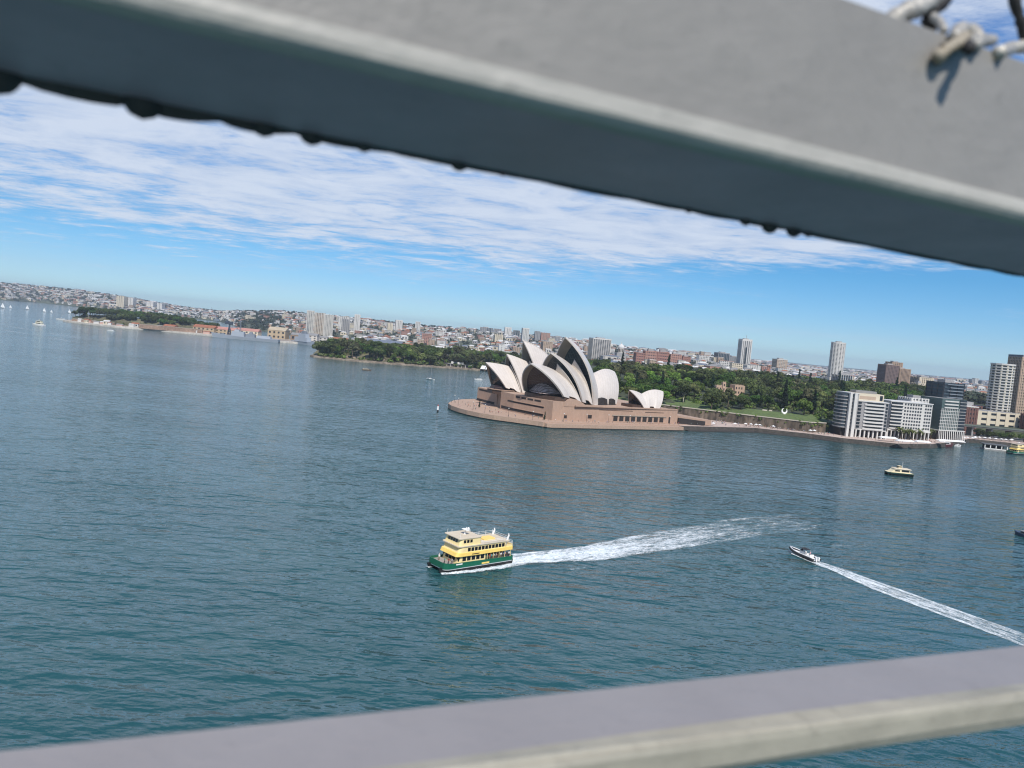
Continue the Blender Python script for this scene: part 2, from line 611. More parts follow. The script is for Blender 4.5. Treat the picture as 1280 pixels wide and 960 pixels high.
OLDSTONE = mat('old_sandstone', (0.105, 0.082, 0.06), 0.95, 0.65, 0.07, var2=0.55, scale2=0.35, bump=0.3, stretch=(1, 1, .35))
COPING = mat('pale_coping', (0.42, 0.38, 0.31), 0.9, 0.15, 0.3)
wt = thing('stone_wall', 'long dark weathered sandstone retaining wall below the garden lawn', 'wall', (150, 680, 3.6))
b, c = MB(), MB()
for p, q in zip(WALLPTS[:6], WALLPTS[1:6]):
    p, q = Vector((*p, 0)) - Vector((150, 680, 0)), Vector((*q, 0)) - Vector((150, 680, 0))
    d = (q - p).normalized()
    nn = Vector((-d.y, d.x, 0))
    L = (q - p).length
    k = max(2, int(L / 6))
    for i in range(k):
        a0, a1 = p + d * (L * i / k), p + d * (L * (i + 1) / k)
        o0, o1 = rnd.uniform(-.35, .1), rnd.uniform(-.35, .1)
        b.add([a0 + nn * o0, a1 + nn * o0, a1 + nn * 1.2, a0 + nn * 1.2] + [v + Vector((0, 0, 8.0)) for v in (a0 + nn * (o0 + .5), a1 + nn * (o0 + .5), a1 + nn * 1.2, a0 + nn * 1.2)],
              [(0, 1, 5, 4), (1, 2, 6, 5), (2, 3, 7, 6), (3, 0, 4, 7), (4, 5, 6, 7)], OLDSTONE)
    c.add([p + nn * -.2 + Vector((0, 0, 8.0)), q + nn * -.2 + Vector((0, 0, 8.0)), q + nn * 1.3 + Vector((0, 0, 8.0)), p + nn * 1.3 + Vector((0, 0, 8.0)),
           p + nn * -.2 + Vector((0, 0, 8.7)), q + nn * -.2 + Vector((0, 0, 8.7)), q + nn * 1.3 + Vector((0, 0, 8.7)), p + nn * 1.3 + Vector((0, 0, 8.7))],
          [(0, 1, 5, 4), (1, 2, 6, 5), (2, 3, 7, 6), (3, 0, 4, 7), (4, 5, 6, 7), (3, 2, 1, 0)], COPING)
b.build('rock_face', wt)
c.build('coping', wt)

# the wooded point across the cove, and the naval island: low land
ROCK = mat('shore_rock', (0.26, 0.21, 0.16), 0.95, 0.35, 0.08, var2=0.4, scale2=0.3)
POINTLAND = mat('point_earth', (0.12, 0.11, 0.06), 0.95, 0.35, 0.03, var2=0.3, scale2=0.2)


def land(name, shore, depth, zedge, ztop, mside, mtop, taper=60):
    """land rising gently from a front shoreline (left to right) to ztop some way behind it"""
    bb = MB()
    k = len(shore)
    A = [(x, y, -3) for x, y in shore]
    Bv = [(x, y, zedge) for x, y in shore]
    Cv = [(x, y + taper * .25, zedge + .6) for x, y in shore]
    D = [(x, y + taper, ztop) for x, y in shore]
    E = [(x, y + depth - taper, ztop) for x, y in shore]
    Fv = [(x, y + depth, -3) for x, y in shore]
    for P, Q, mm in ((A, Bv, mside), (Bv, Cv, mside), (Cv, D, mtop), (D, E, mtop), (E, Fv, mtop)):
        bb.add(P + Q, [(i, i + 1, k + i + 1, k + i) for i in range(k - 1)], mm)
    for i, flip in ((0, False), (k - 1, True)):
        f = [A[i], Bv[i], Cv[i], D[i], E[i], Fv[i]]
        bb.add(f, [tuple(range(6)) if flip else tuple(range(5, -1, -1))], mside)
    return structure(bb.build(name, smooth=False))


POINT_SHORE = [(-322, 1212), (-312, 1196), (-297, 1190), (-246, 1174), (-210, 1180), (-176, 1193), (-140, 1210), (-104, 1228), (-64, 1240), (-28, 1252), (30, 1262), (90, 1262), (160, 1262)]
land('point_land', POINT_SHORE, 240, 2.2, 14, ROCK, POINTLAND)
CONCRETE = mat('wharf_concrete', (0.50, 0.46, 0.40), 0.9, 0.15, 0.05, var2=0.2, scale2=0.3)
ISLAND_SHORE = [(-1056, 1790), (-1035, 1772), (-892, 1700), (-820, 1722), (-719, 1708), (-660, 1690), (-600, 1685), (-518, 1690), (-470, 1715), (-420, 1735), (-330, 1760), (-230, 1800), (-60, 1900), (120, 1900)]
land('island_land', ISLAND_SHORE, 190, 3.4, 5.0, CONCRETE, mat('yard_ground', (0.30, 0.25, 0.20), 0.9, 0.25, 0.03), taper=30)
bb = MB()
kn = [(-1040, 1800), (-1010, 1775), (-900, 1735), (-800, 1745), (-735, 1760), (-715, 1790), (-740, 1850), (-1000, 1870)]
bb.prism(kn, 4.4, 13, POINTLAND)
bb.prism([(x * .99 - 8, y * .998 + 12) for x, y in kn[:6]] + [(-760, 1840), (-980, 1850)], 12.9, 22, POINTLAND, topscale=.7)
structure(bb.build('island_hill'))

# ------------------------------------------------------------------ opera house, in its own frame: x along the quay side, y across
OP = Vector((23.8, 531.5, 0))
OS, OE = Vector((.861, .508, 0)).normalized(), Vector((-.508, .861, 0)).normalized()
ORZ = math.atan2(.508, .861)
GRANITE = mat('pink_granite', (0.40, 0.275, 0.20), 0.85, 0.07, 0.08, var2=0.12, scale2=0.9)
GRANITE2 = mat('pink_granite_wall', (0.385, 0.258, 0.187), 0.85, 0.05, 0.10, var2=0.07, scale2=0.6, stretch=(1, 1, .5))


def tile_mat():
    """cream tiles laid in ribs fanning from the foot (uv.x counts ribs, uv.y runs up them)"""
    m = bpy.data.materials.new('cream_tiles')
    m.use_nodes = True
    t = NT(m.node_tree)
    tc = t.n('ShaderNodeTexCoord')
    s_ = t.n('ShaderNodeSeparateXYZ', ins={0: tc.outputs['UV']})
    fx = t.math('ABSOLUTE', t.math('SUBTRACT', t.math('FRACT', s_.outputs[0]), .5))
    chev = t.math('FRACT', t.math('ADD', t.math('MULTIPLY', s_.outputs[1], 1.0), t.math('MULTIPLY', fx, 1.6)))
    line = t.math('MAXIMUM', t.math('GREATER_THAN', fx, .44), t.math('MULTIPLY', t.math('LESS_THAN', chev, .09), .6))
    n = t.n('ShaderNodeTexNoise', ins={'Vector': tc.outputs['Object'], 'Scale': .16, 'Detail': 5.0, 'Roughness': .6}).outputs[0]
    c = t.ramp(n, [(.3, (.535, .482, .43)), (.7, (.61, .55, .49))])
    c = t.mix(t.math('MULTIPLY', line, .30), c, (.33, .285, .23))
    pb = t.n('ShaderNodeBsdfPrincipled', ins={'Base Color': c, 'Roughness': t.math('ADD', .34, t.math('MULTIPLY', line, .4)), 'Specular IOR Level': .5})
    t.n('ShaderNodeOutputMaterial', ins={0: pb.outputs[0]})
    return m


TILE = tile_mat()
RIBCON = mat('rib_concrete', (0.29, 0.25, 0.20), 0.8, 0.10, 0.3)
BRONZE = mat('bronze_cladding', (0.085, 0.05, 0.035), 0.5, 0.25, 0.5, metal=0.3)
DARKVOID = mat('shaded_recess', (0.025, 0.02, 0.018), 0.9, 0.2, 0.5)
WETSHADE = mat('wet_shadow_stone', (0.03, 0.028, 0.025), 0.7, 0.3, 0.8)  # wet stone, with the shadow at the waterline put into the colour


def glass_mat(name, col, line, scale, rough=0.12, thick=0.12):
    """dark glazing with mullions every 1/scale metres along x+y and transoms in z"""
    m = bpy.data.materials.new(name)
    m.use_nodes = True
    t = NT(m.node_tree)
    co = t.n('ShaderNodeTexCoord').outputs['Object']
    s = t.n('ShaderNodeSeparateXYZ', ins={0: co})
    a = t.math('FRACT', t.math('MULTIPLY', t.math('ADD', s.outputs[0], s.outputs[1]), scale))
    c = t.math('FRACT', t.math('MULTIPLY', s.outputs[2], scale * 0.45))
    ln = t.math('MAXIMUM', t.math('LESS_THAN', a, thick), t.math('LESS_THAN', c, thick * .6))
    n = t.n('ShaderNodeTexNoise', ins={'Vector': co, 'Scale': 0.4, 'Detail': 3.0}).outputs[0]
    base = t.ramp(n, [(0.3, tuple(k * .6 for k in col)), (0.7, tuple(k * 1.4 for k in col))])
    pb = t.n('ShaderNodeBsdfPrincipled', ins={'Base Color': t.mix(ln, base, line), 'Roughness': t.math('ADD', t.math('MULTIPLY', ln, .5), rough), 'Specular IOR Level': .28})
    t.n('ShaderNodeOutputMaterial', ins={0: pb.outputs[0]})
    return m


GLASS_BROWN = glass_mat('bronze_glass', (0.026, 0.015, 0.014), (0.055, 0.036, 0.03), 0.45)
GLASS_TEAL = glass_mat('teal_louvre_glass', (0.030, 0.042, 0.042), (0.06, 0.07, 0.065), 0.6)
GLASS_PALE = glass_mat('sloping_foyer_glass', (0.34, 0.27, 0.25), (0.10, 0.065, 0.05), 0.5, rough=0.25, thick=.2)

# broadwalk round the podium
BW = [(0, 0), (-1.7, 3.6), (-13.2, 19.5), (-22, 31), (-27.5, 43), (-30.5, 57), (-31, 70), (-29.5, 86), (-25, 101), (-18, 112), (-8, 126), (6, 138), (20, 145), (60, 150), (150, 148), (168, 110), (168, 20), (127, 0)]


def bw_world(s, e):
    p = OP + OS * s + OE * e
    return (p.x, p.y)


b = MB()
b.prism([bw_world(*p) for p in BW], .75, 3.9, GRANITE)
structure(b.build('broadwalk_path'))
b = MB()
b.prism([bw_world(s * .996 + .3, e * .996 + .4) for s, e in BW], -3, .75, WETSHADE)
structure(b.build('broadwalk_base_ground'))
# the lower landing strip along the western side
b = MB()
b.prism([bw_world(*p) for p in ((5, -4.5), (2, -2.5), (1.5, -.2), (127, -.2), (127, -4.5))], .7, 3.2, GRANITE)
structure(b.build('landing_pavement'))
b = MB()
b.prism([bw_world(*p) for p in ((5.4, -4.2), (2.3, -2.3), (1.9, -.3), (126.6, -.3), (126.6, -4.2))], -3, .7, WETSHADE)
structure(b.build('landing_base_ground'))

opera = thing('opera_house', 'white sail-shelled opera house on a pink granite podium at the harbour point', 'opera house', OP, ORZ)

# podium: stepped walls
ZP = 14.6
PA = [(14.7, 11.5), (132, 9.5), (132, 97), (17.3, 97), (17.3, 75), (7, 74), (7, 54)]
b = MB()


def podium_top(s, e):
    return 17.6 if s < 31 else ZP


b.prism([(31, 11.2), (132, 9.5), (132, 97), (31, 97)], 3.5, ZP, GRANITE2, GRANITE)
b.prism([(14.7, 11.5), (30.996, 11.22), (30.996, 96.9), (17.3, 96.9), (17.3, 75), (7, 74), (7, 54)], 3.5, 17.6, GRANITE2, GRANITE)
podium_main = b.build('podium', opera)
b = MB()
b.prism([(18.2, 99.2), (18, 134), (40, 140), (120, 132), (120, 97.2), (31.2, 97.2), (31.2, 99.2)], 3.5, 15.3, GRANITE2, GRANITE)
b.prism([(16.9, 97.2), (16.9, 99.1), (31, 99.1), (31, 97.2)], 3.5, 17.9, GRANITE2, GRANITE)
podium_far = b.build('podium', opera)
# parapet strips that catch the light along the podium rim
b = MB()
b.box(33, 131.6, 9.3, 10.2, ZP, ZP + 1.0, GRANITE2)
b.build('parapet', opera)
# mound of granite under the front shell foot
b = MB()
rings = []
for k in range(9):
    t = k / 8
    s = 24 + 22 * t
    h = 3.6 * math.sin(math.pi * min(1, t * 1.05) ** .8) if k < 8 else 0.0
    e0 = 11.26 - .015 * (s - 14) - .05
    rings.append([(s, e0, ZP - .4), (s, e0, 17.2 + h - 2.6 * t), (s, e0 + 12, 17.2 + h - 2.6 * t), (s, e0 + 12, ZP - .4)])
b.loft(rings, GRANITE2)
b.build('plinth', opera)

# long shaded window slots in the granite (north side and the far foyer block)


def along(p, q, t):
    return Vector(p).lerp(Vector(q), t)


def slot(p, q, t0, t1, z0, z1, m=DARKVOID, out=.12, name='window', label=None):
    a, c = along(p, q, t0), along(p, q, t1)
    d = (c - a).normalized()
    nn = Vector((d.y, -d.x))
    if nn.dot(a - Vector((60, 60))) < 0:
        nn = -nn
    bb = MB()
    pts = [a - nn * .3, c - nn * .3, c + nn * out, a + nn * out]
    bb.prism([tuple(x) for x in pts], z0, z1, m)
    o = bb.build(name, (podium_far if a.y > 98 else podium_main) if name == 'window' else opera, fix=True)
    if label:
        o['label'] = label
    return o


N0, N1 = (14.7, 11.5), (7, 54)
for t0, t1 in ((.30, .46), (.50, .64), (.68, .80), (.84, .95)):
    slot(N0, N1, t0, t1, 15.3, 16.6)
slot(N0, N1, .22, 1.0, 11.2, 12.4)
slot((7, 54), (7, 74), 0.0, .45, 11.2, 12.4)
slot(N0, N1, .22, 1.0, 5.0, 7.0)
slot((7, 54), (7, 74), 0.0, .9, 5.0, 7.0)
slot((18.2, 99.2), (18, 134), .12, .92, 12.9, 14.3)
slot((18.2, 99.2), (18, 134), .12, 1.0, 4.0, 5.9)
# sunshade ledges between the slots
for z in (7.0, 12.4):
    slot(N0, N1, .2, 1.0, z + .02, z + .55, GRANITE2, .55, 'ledge')
# western wall openings
W0, W1 = (14.7, 11.5), (132, 9.5)
for s0, s1, z0, z1 in ((25, 27.5, 5.6, 7.8), (46, 49.5, 6.0, 8.6)):
    slot(W0, W1, (s0 - 14.7) / 117.3, (s1 - 14.7) / 117.3, z0, z1)
slot(W0, W1, .46, .90, 4.0, 4.55, GRANITE, .9, 'sill')
slot(W0, W1, .455, .905, 8.6, 9.1, RIBCON, .5, 'lintel')
for k in range(9):
    s0 = 69.5 + k * 5.6
    slot(W0, W1, (s0 - 14.7) / 117.3, (s0 + 3.9 - 14.7) / 117.3, 4.6, 8.5)
slot(W0, W1, (123.5 - 14.7) / 117.3, (125 - 14.7) / 117.3, 4.0, 9.0)
slot(W0, W1, .35, .62, 12.4, 12.8, BRONZE, .1, 'ledge')
slot(W0, W1, .72, .88, 11.9, 12.3, BRONZE, .1, 'ledge')


class Hall:
    def __init__(h, s0, e0, ang):
        h.o = Vector((s0, e0, 0))
        h.a = Vector((math.cos(ang), math.sin(ang), 0))
        h.l = Vector((math.sin(ang), -math.cos(ang), 0))

    def p(h, u, w, z):
        return h.o + h.a * u + h.l * w + Vector((0, 0, z))


def arc(p, q, t, rad, vdir):
    c = q - p
    L = c.length
    ch = c / L
    nn = vdir - ch * vdir.dot(ch)
    nn.normalize()
    sag = L * L / (8 * rad)
    return p.lerp(q, t) + nn * (sag * 4 * t * (1 - t))


def shell(h, apex, rear, f1, f2, rr=60, rrib=50, vk=.55, arch=(.22, .9, 3.2), th=1.3, nu=18, nv=16, mouth=None, mouth_u=.10, mid=None, name='roof_shell'):
    """both halves of one shell; apex, rear = (u, z) on the ridge; f1, f2 = (u, w, z) at the foot"""
    A, Rr = h.p(apex[0], 0, apex[1]), h.p(rear[0], 0, rear[1])
    updir = Vector((0, 0, 1)) + h.a * (0.2 if rear[0] > apex[0] else -0.2)
    halves = []
    bb = MB()
    uvl, ribs = {}, max(4, round((A - Rr).length / 3.2))
    for sgn in (1, -1):
        F1, F2 = h.p(f1[0], sgn * f1[1], f1[2]), h.p(f2[0], sgn * f2[1], f2[2])
        vd = h.l * (sgn * 1.0) + Vector((0, 0, vk))

        def P(i, j):
            u, v = i / nu, j / nv
            top = arc(A, Rr, u, rr, updir)
            bot = F1.lerp(F2, u)
            if arch and arch[0] < u < arch[1]:
                x = (u - arch[0]) / (arch[1] - arch[0])
                bot = bot + (top - bot).normalized() * (arch[2] * min(1, min(x, 1 - x) * 5))
            return arc(bot, top, v, rrib, vd)
        G_ = [[P(i, j) for i in range(nu + 1)] for j in range(nv + 1)]
        halves.append(G_)
        inn = []
        for j in range(nv + 1):
            row = []
            for i in range(nu + 1):
                du = G_[j][min(i + 1, nu)] - G_[j][max(i - 1, 0)]
                dv = G_[min(j + 1, nv)][i] - G_[max(j - 1, 0)][i]
                nn = du.cross(dv).normalized()
                if nn.dot(h.l * sgn + Vector((0, 0, .6))) < 0:
                    nn = -nn
                k = th * (1.0 - .35 * j / nv)
                q = G_[j][i] - nn * k
                row.append(q)
            inn.append(row)
        N = nu + 1
        vs = [v for r in G_ for v in r]
        fs = [(j * N + i, j * N + i + 1, (j + 1) * N + i + 1, (j + 1) * N + i) for j in range(nv) for i in range(nu)]
        if sgn < 0:
            fs = [tuple(reversed(f)) for f in fs]
        bb.add(vs, fs, TILE)
        for j in range(nv + 1):
            for i in range(nu + 1):
                uvl[len(bb.v) - N * (nv + 1) + j * N + i] = (i / nu * ribs, j / nv * 9)
        vs2 = [v for r in inn for v in r]
        bb.add(vs2, [tuple(reversed(f)) for f in fs], RIBCON)
        # rims: mouth, rear, foot
        loop = [(j, 0) for j in range(nv + 1)]
        for lp in (loop, [(j, nu) for j in range(nv + 1)], [(0, i) for i in range(nu + 1)]):
            k = len(lp)
            vs = [G_[j][i] for j, i in lp] + [inn[j][i] for j, i in lp]
            bb.add(vs, [(q, q + 1, k + q + 1, k + q) for q in range(k - 1)], RIBCON if lp is not loop else TILE)
    o = bb.build(name, opera, smooth=False)
    ul = o.data.uv_layers.new(name='UVMap')
    for lp in o.data.loops:
        ul.data[lp.index].uv = uvl.get(lp.vertex_index, (.5, .5))
    for p in o.data.polygons:
        p.use_smooth = p.material_index < 2
    if mouth:
        iu = max(1, int(round(mouth_u * nu)))
        g = MB()
        k = nv + 1
        vs = [halves[0][j][iu].lerp(halves[1][j][iu], .03) for j in range(k)] + [halves[1][j][iu].lerp(halves[0][j][iu], .03) for j in range(k)]
        vs = [v - Vector((0, 0, .9)) for v in vs]
        g.add(vs, [(j, j + 1, k + j + 1, k + j) for j in range(nv)], mouth)
        g.build('glass_wall', opera)
    return halves


def side_cone(h, peak, base1, base2, sgns=(1,), m=TILE):
    """the small ribbed side shell between two big ones"""
    bb = MB()
    for sgn in sgns:
        Pk = h.p(peak[0], sgn * peak[1], peak[2])
        B1, B2 = h.p(base1[0], sgn * base1[1], base1[2]), h.p(base2[0], sgn * base2[1], base2[2])
        vd = h.l * sgn + Vector((0, 0, .4))

        def f(a, c):
            top = B1.lerp(Pk, 1)
            e1 = arc(Pk, B1, c, 60, vd)
            e2 = arc(Pk, B2, c, 60, vd)
            return e1.lerp(e2, a) + vd.normalized() * (1.2 * 4 * a * (1 - a) * c * (1 - c * .5))
        bb.grid(f, 6, 12, m)
    o = bb.build('side_shell', opera, smooth=True)
    md = o.modifiers.new('thick', 'SOLIDIFY')
    md.thickness = .5
    return o


CH = Hall(54.37, 41.44, R(17.85))
# (u, z) and (u, w, z) measured from the hall's own origin
shell(CH, (-56.2, 43.3), (-27, 38.6), (-39, 19.5, 21.3), (-18.2, 19.8, 17.4), mouth=GLASS_BROWN, mouth_u=.2, arch=(.32, .88, 2.8), rr=110, rrib=33, vk=-.05)
shell(CH, (-34.8, 52), (-8, 43.2), (-16.5, 19.9, 17.3), (-1.5, 18.6, 15.0), mouth=GLASS_TEAL, mouth_u=.16, arch=(.35, .88, 3.0), rr=110, rrib=40, vk=.42)
shell(CH, (-19.3, 64.6), (21, 35.6), (-.3, 18.0, 14.8), (7, 18.0, 14.8), mouth=GLASS_TEAL, mouth_u=.2, arch=None, rrib=50, vk=.75)
shell(CH, (51, 39.7), (19.5, 35.9), (33, 17.0, 15.2), (1.2, 18.2, 14.7), mouth=GLASS_BROWN, mouth_u=.12, arch=None, rr=34, rrib=46, vk=.6)
side_cone(CH, (-18.2, 19.3, 17.3), (-28, .5, 38.3), (-30.2, 3, 44.0))
side_cone(CH, (-1.6, 18.2, 15.0), (-9.5, .5, 42.8), (-9.5, 3, 48.0))
# arches at the foot of the south shell
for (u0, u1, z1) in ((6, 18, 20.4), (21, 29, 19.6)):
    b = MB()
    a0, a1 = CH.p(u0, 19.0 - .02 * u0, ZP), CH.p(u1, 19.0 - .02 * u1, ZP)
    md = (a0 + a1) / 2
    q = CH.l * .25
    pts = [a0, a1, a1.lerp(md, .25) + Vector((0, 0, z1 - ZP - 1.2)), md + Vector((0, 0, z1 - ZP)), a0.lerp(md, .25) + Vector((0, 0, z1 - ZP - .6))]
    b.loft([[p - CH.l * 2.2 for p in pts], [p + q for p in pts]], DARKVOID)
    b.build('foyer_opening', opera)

# front foyer of the concert hall: bronze base, pale sloping lens of glass
b = MB()
base = [CH.p(u, w, 0) for u, w in ((-36.5, 19.6), (-42, 14), (-43, 7), (-43.5, 0), (-43, -7), (-42, -13), (-38, -19), (-28, -17), (-28, 17))]
b.prism([(p.x, p.y) for p in reversed(base)], 17.5, 20.6, BRONZE)
b.build('foyer_base', opera)
b = MB()
lens_t, lens_b = [], []
for k in range(13):
    a = -1 + k / 6
    w = 14.5 * a
    d = -43.5 + 5.0 * a * a
    lens_t.append(CH.p(d + 3.0, w, 22.6 + 6.0 * (1 - a * a)))
    lens_b.append(CH.p(d - 0.8, w, 22.3 - .9 * (1 - a * a)))
b.add(lens_t + lens_b, [(i, i + 1, 14 + i, 13 + i) for i in range(12)], GLASS_PALE)
o = b.build('sloping_glass', opera)
md = o.modifiers.new('thick', 'SOLIDIFY')
md.thickness = .3

SH = Hall(55.07, 86.36, R(-1.82))
shell(SH, (-56.6, 39), (-33, 36.6), (-43.5, 13.5, 20.6), (-31, 15.8, 17.4), mouth=GLASS_BROWN, mouth_u=.10, arch=(.25, .7, 1.8), rr=110, rrib=60)
shell(SH, (-38.5, 46.8), (-17, 41), (-29.6, 16, 17.0), (-13, 14.4, 16.4), mouth=GLASS_BROWN, mouth_u=.14, arch=(.3, .8, 2), rr=110, rrib=58)
shell(SH, (-24.9, 58.9), (12, 38), (-11, 14, 16.2), (0, 14, 15.6), mouth=GLASS_TEAL, mouth_u=.2, arch=None, rrib=75)
shell(SH, (34, 38), (8, 37.5), (22, 14.5, 15.5), (-1, 14.4, 15.4), mouth=GLASS_BROWN, arch=None, rr=38)
side_cone(SH, (-31, 15.6, 17.2), (-34, .5, 36.3), (-35.5, 2, 37.9))
side_cone(SH, (-13, 14.2, 16.4), (-17.6, .5, 40.7), (-18.4, 2.4, 42.7))
b = MB()
base = [SH.p(u, w, 0) for u, w in ((-37, 13.5), (-46, 11.5), (-51, 5), (-51, -4), (-46, -11), (-36, -13))]
base = [(p.x, p.y) for p in reversed(base)]
b.prism(base, 15.2, 18.2, BRONZE)
b.build('foyer_base', opera)
b = MB()
b.prism(offset_poly(base, -1.6), 18.4, 21.4, GLASS_BROWN, topscale=.8)
b.build('sloping_glass', opera)
b = MB()
b.prism(offset_poly(base, .9), 18.15, 18.55, GRANITE2)
b.build('terrace', opera)

RS = Hall(93, 24, R(0))
shell(RS, (0, 27.8), (13.5, 25.0), (9, 9.5, 14.6), (12.5, 9.6, 14.6), mouth=GLASS_BROWN, mouth_u=.15, arch=None, th=.8, rr=40, rrib=28)
shell(RS, (35, 27.9), (12.5, 25.0), (24.5, 9.6, 14.0), (10.5, 9.5, 14.6), mouth=GLASS_BROWN, mouth_u=.12, arch=(.34, .74, 2.4), th=.8, rr=26, rrib=28)
b = MB()
b.box(93 - 1, 93 + 28, 17, 31, ZP, ZP + 2.2, BRONZE)
b.build('restaurant_base', opera)

# undercroft and sloping stair at the south end
b = MB()
b.prism([(132.2, 12), (158, 4), (164, 4), (164, 60), (132.2, 60)], 3.95, lambda s, e: 10.4 if s < 150 else 8.2, GRANITE2, GRANITE)
b.build('stair_block', opera)
b = MB()
b.prism([(134, 9.6), (156, 2.4), (156.4, 3.4), (134.3, 11.0)], 4.0, lambda s, e: 8.6 if s < 150 else 7.2, DARKVOID)
b.build('undercroft', opera)

# ------------------------------------------------------------------ bridge parapet close to the camera
FD = Vector((.927, .376, 0)).normalized()
FN = Vector((-FD.y, FD.x, 0))


def fence(t, n, h, slope=0.0):
    return EYE + FD * t + FN * n + Vector((0, 0, h + slope * t))


def paint_mat(name, col, var, speck, rough=.45):
    m = bpy.data.materials.new(name)
    m.use_nodes = True
    t = NT(m.node_tree)
    co = t.n('ShaderNodeTexCoord').outputs['Object']
    n1 = t.n('ShaderNodeTexNoise', ins={'Vector': co, 'Scale': 9.0, 'Detail': 6.0, 'Roughness': .65}).outputs[0]
    n2 = t.n('ShaderNodeTexNoise', ins={'Vector': co, 'Scale': 70.0, 'Detail': 4.0}).outputs[0]
    c = t.ramp(n1, [(.32, tuple(k * (1 - var) for k in col)), (.68, tuple(k * (1 + var) for k in col))])
    c = t.mix(t.math('MULTIPLY', t.smooth(n2, .60, .72), speck), c, tuple(k * .72 for k in col))
    bp = t.n('ShaderNodeBump', ins={'Height': n2, 'Distance': .0012, 'Strength': .6})
    bp2 = t.n('ShaderNodeBump', ins={'Height': n1, 'Distance': .004, 'Strength': .5, 'Normal': bp.outputs[0]})
    pb = t.n('ShaderNodeBsdfPrincipled', ins={'Base Color': c, 'Roughness': rough, 'Normal': bp2.outputs[0]})
    t.n('ShaderNodeOutputMaterial', ins={0: pb.outputs[0]})
    return m


GREYPAINT = paint_mat('bridge_grey_paint', (.245, .230, .208), .09, .35)
SOFFIT_TINT = paint_mat('soffit_light_tint', (.47, .345, .40), .14, .45)  # colour made paler and rosier to offset teal light on the shaded underside
EDGELIT = paint_mat('lit_edge_colour', (.43, .405, .36), .10, .45)  # brightness of the lit lip is put into this paler colour
DRIPPAINT = mat('grimy_drip', (.05, .048, .05), .5, .4, 30)
LOWPAINT = paint_mat('lower_rail_paint', (.235, .222, .225), .06, .2)
LOWEDGELIT = paint_mat('lower_rail_lit_edge', (.30, .28, .225), .18, .5)  # lower lip's lit look is put into the colour too


def sweep(name, profile, t0, t1, m, parent, slope, nt=24, closed=True, wob=0.0, caps=True):
    bb = MB()
    rings = []
    for i in range(nt + 1):
        t = lerp(t0, t1, i / nt)
        rings.append([fence(t, n + wob * math.sin(7.3 * t + k) * .5, h + wob * math.sin(11 * t + 2 * k), slope) - parent.location for k, (n, h) in enumerate(profile)])
    bb.loft(rings, m, closed=closed, caps=caps)
    return bb.build(name, parent, smooth=False, fix=True)


def rounded(n0, h0, r, k=6):
    """quarter round from (n0, h0+r) to (n0+r, h0)"""
    return [(n0 + r - r * math.cos(math.pi / 2 * i / k), h0 + r - r * math.sin(math.pi / 2 * i / k)) for i in range(k + 1)]


SLU = -0.020
NF, HB, HT, NBK = .36, .1163, .217, .531
up = thing('steel_rail', 'wide grey painted steel beam crossing above the harbour view, dark underside', 'railing', fence(0, NF, HB))
face = [(NF, HT), (NF, HB + .016)]
sweep('web_plate', [(NF, HT), (NF, HB + .0145), (NF + .010, HB + .0145), (NF + .010, HT)], -2.2, 5.0, GREYPAINT, up, SLU)
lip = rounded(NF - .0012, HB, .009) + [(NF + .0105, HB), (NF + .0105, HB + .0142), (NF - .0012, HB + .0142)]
o = sweep('lit_edge', lip, -2.2, 5.0, EDGELIT, up, SLU, nt=60, wob=.0004)
sweep('soffit_plate', [(NF + .0225, HB + .005), (NBK, HB + .003), (NBK, HB + .05), (NF + .0225, HB + .05)], -2.2, 5.0, SOFFIT_TINT, up, SLU)
sweep('top_plate', [(NF + .0105, HT - .012), (NBK, HT - .012), (NBK, HT - .002), (NF + .0105, HT - .002)], -2.2, 5.0, GREYPAINT, up, SLU)  # unseen from below; added to keep daylight out of the hollow beam
sweep('unseen_back_plate', [(NBK - .010, HB + .0505), (NBK - .0005, HB + .0505), (NBK - .0005, HT - .0125), (NBK - .010, HT - .0125)], -2.2, 5.0, GREYPAINT, up, SLU)  # unseen as well, added so the inside stays dark
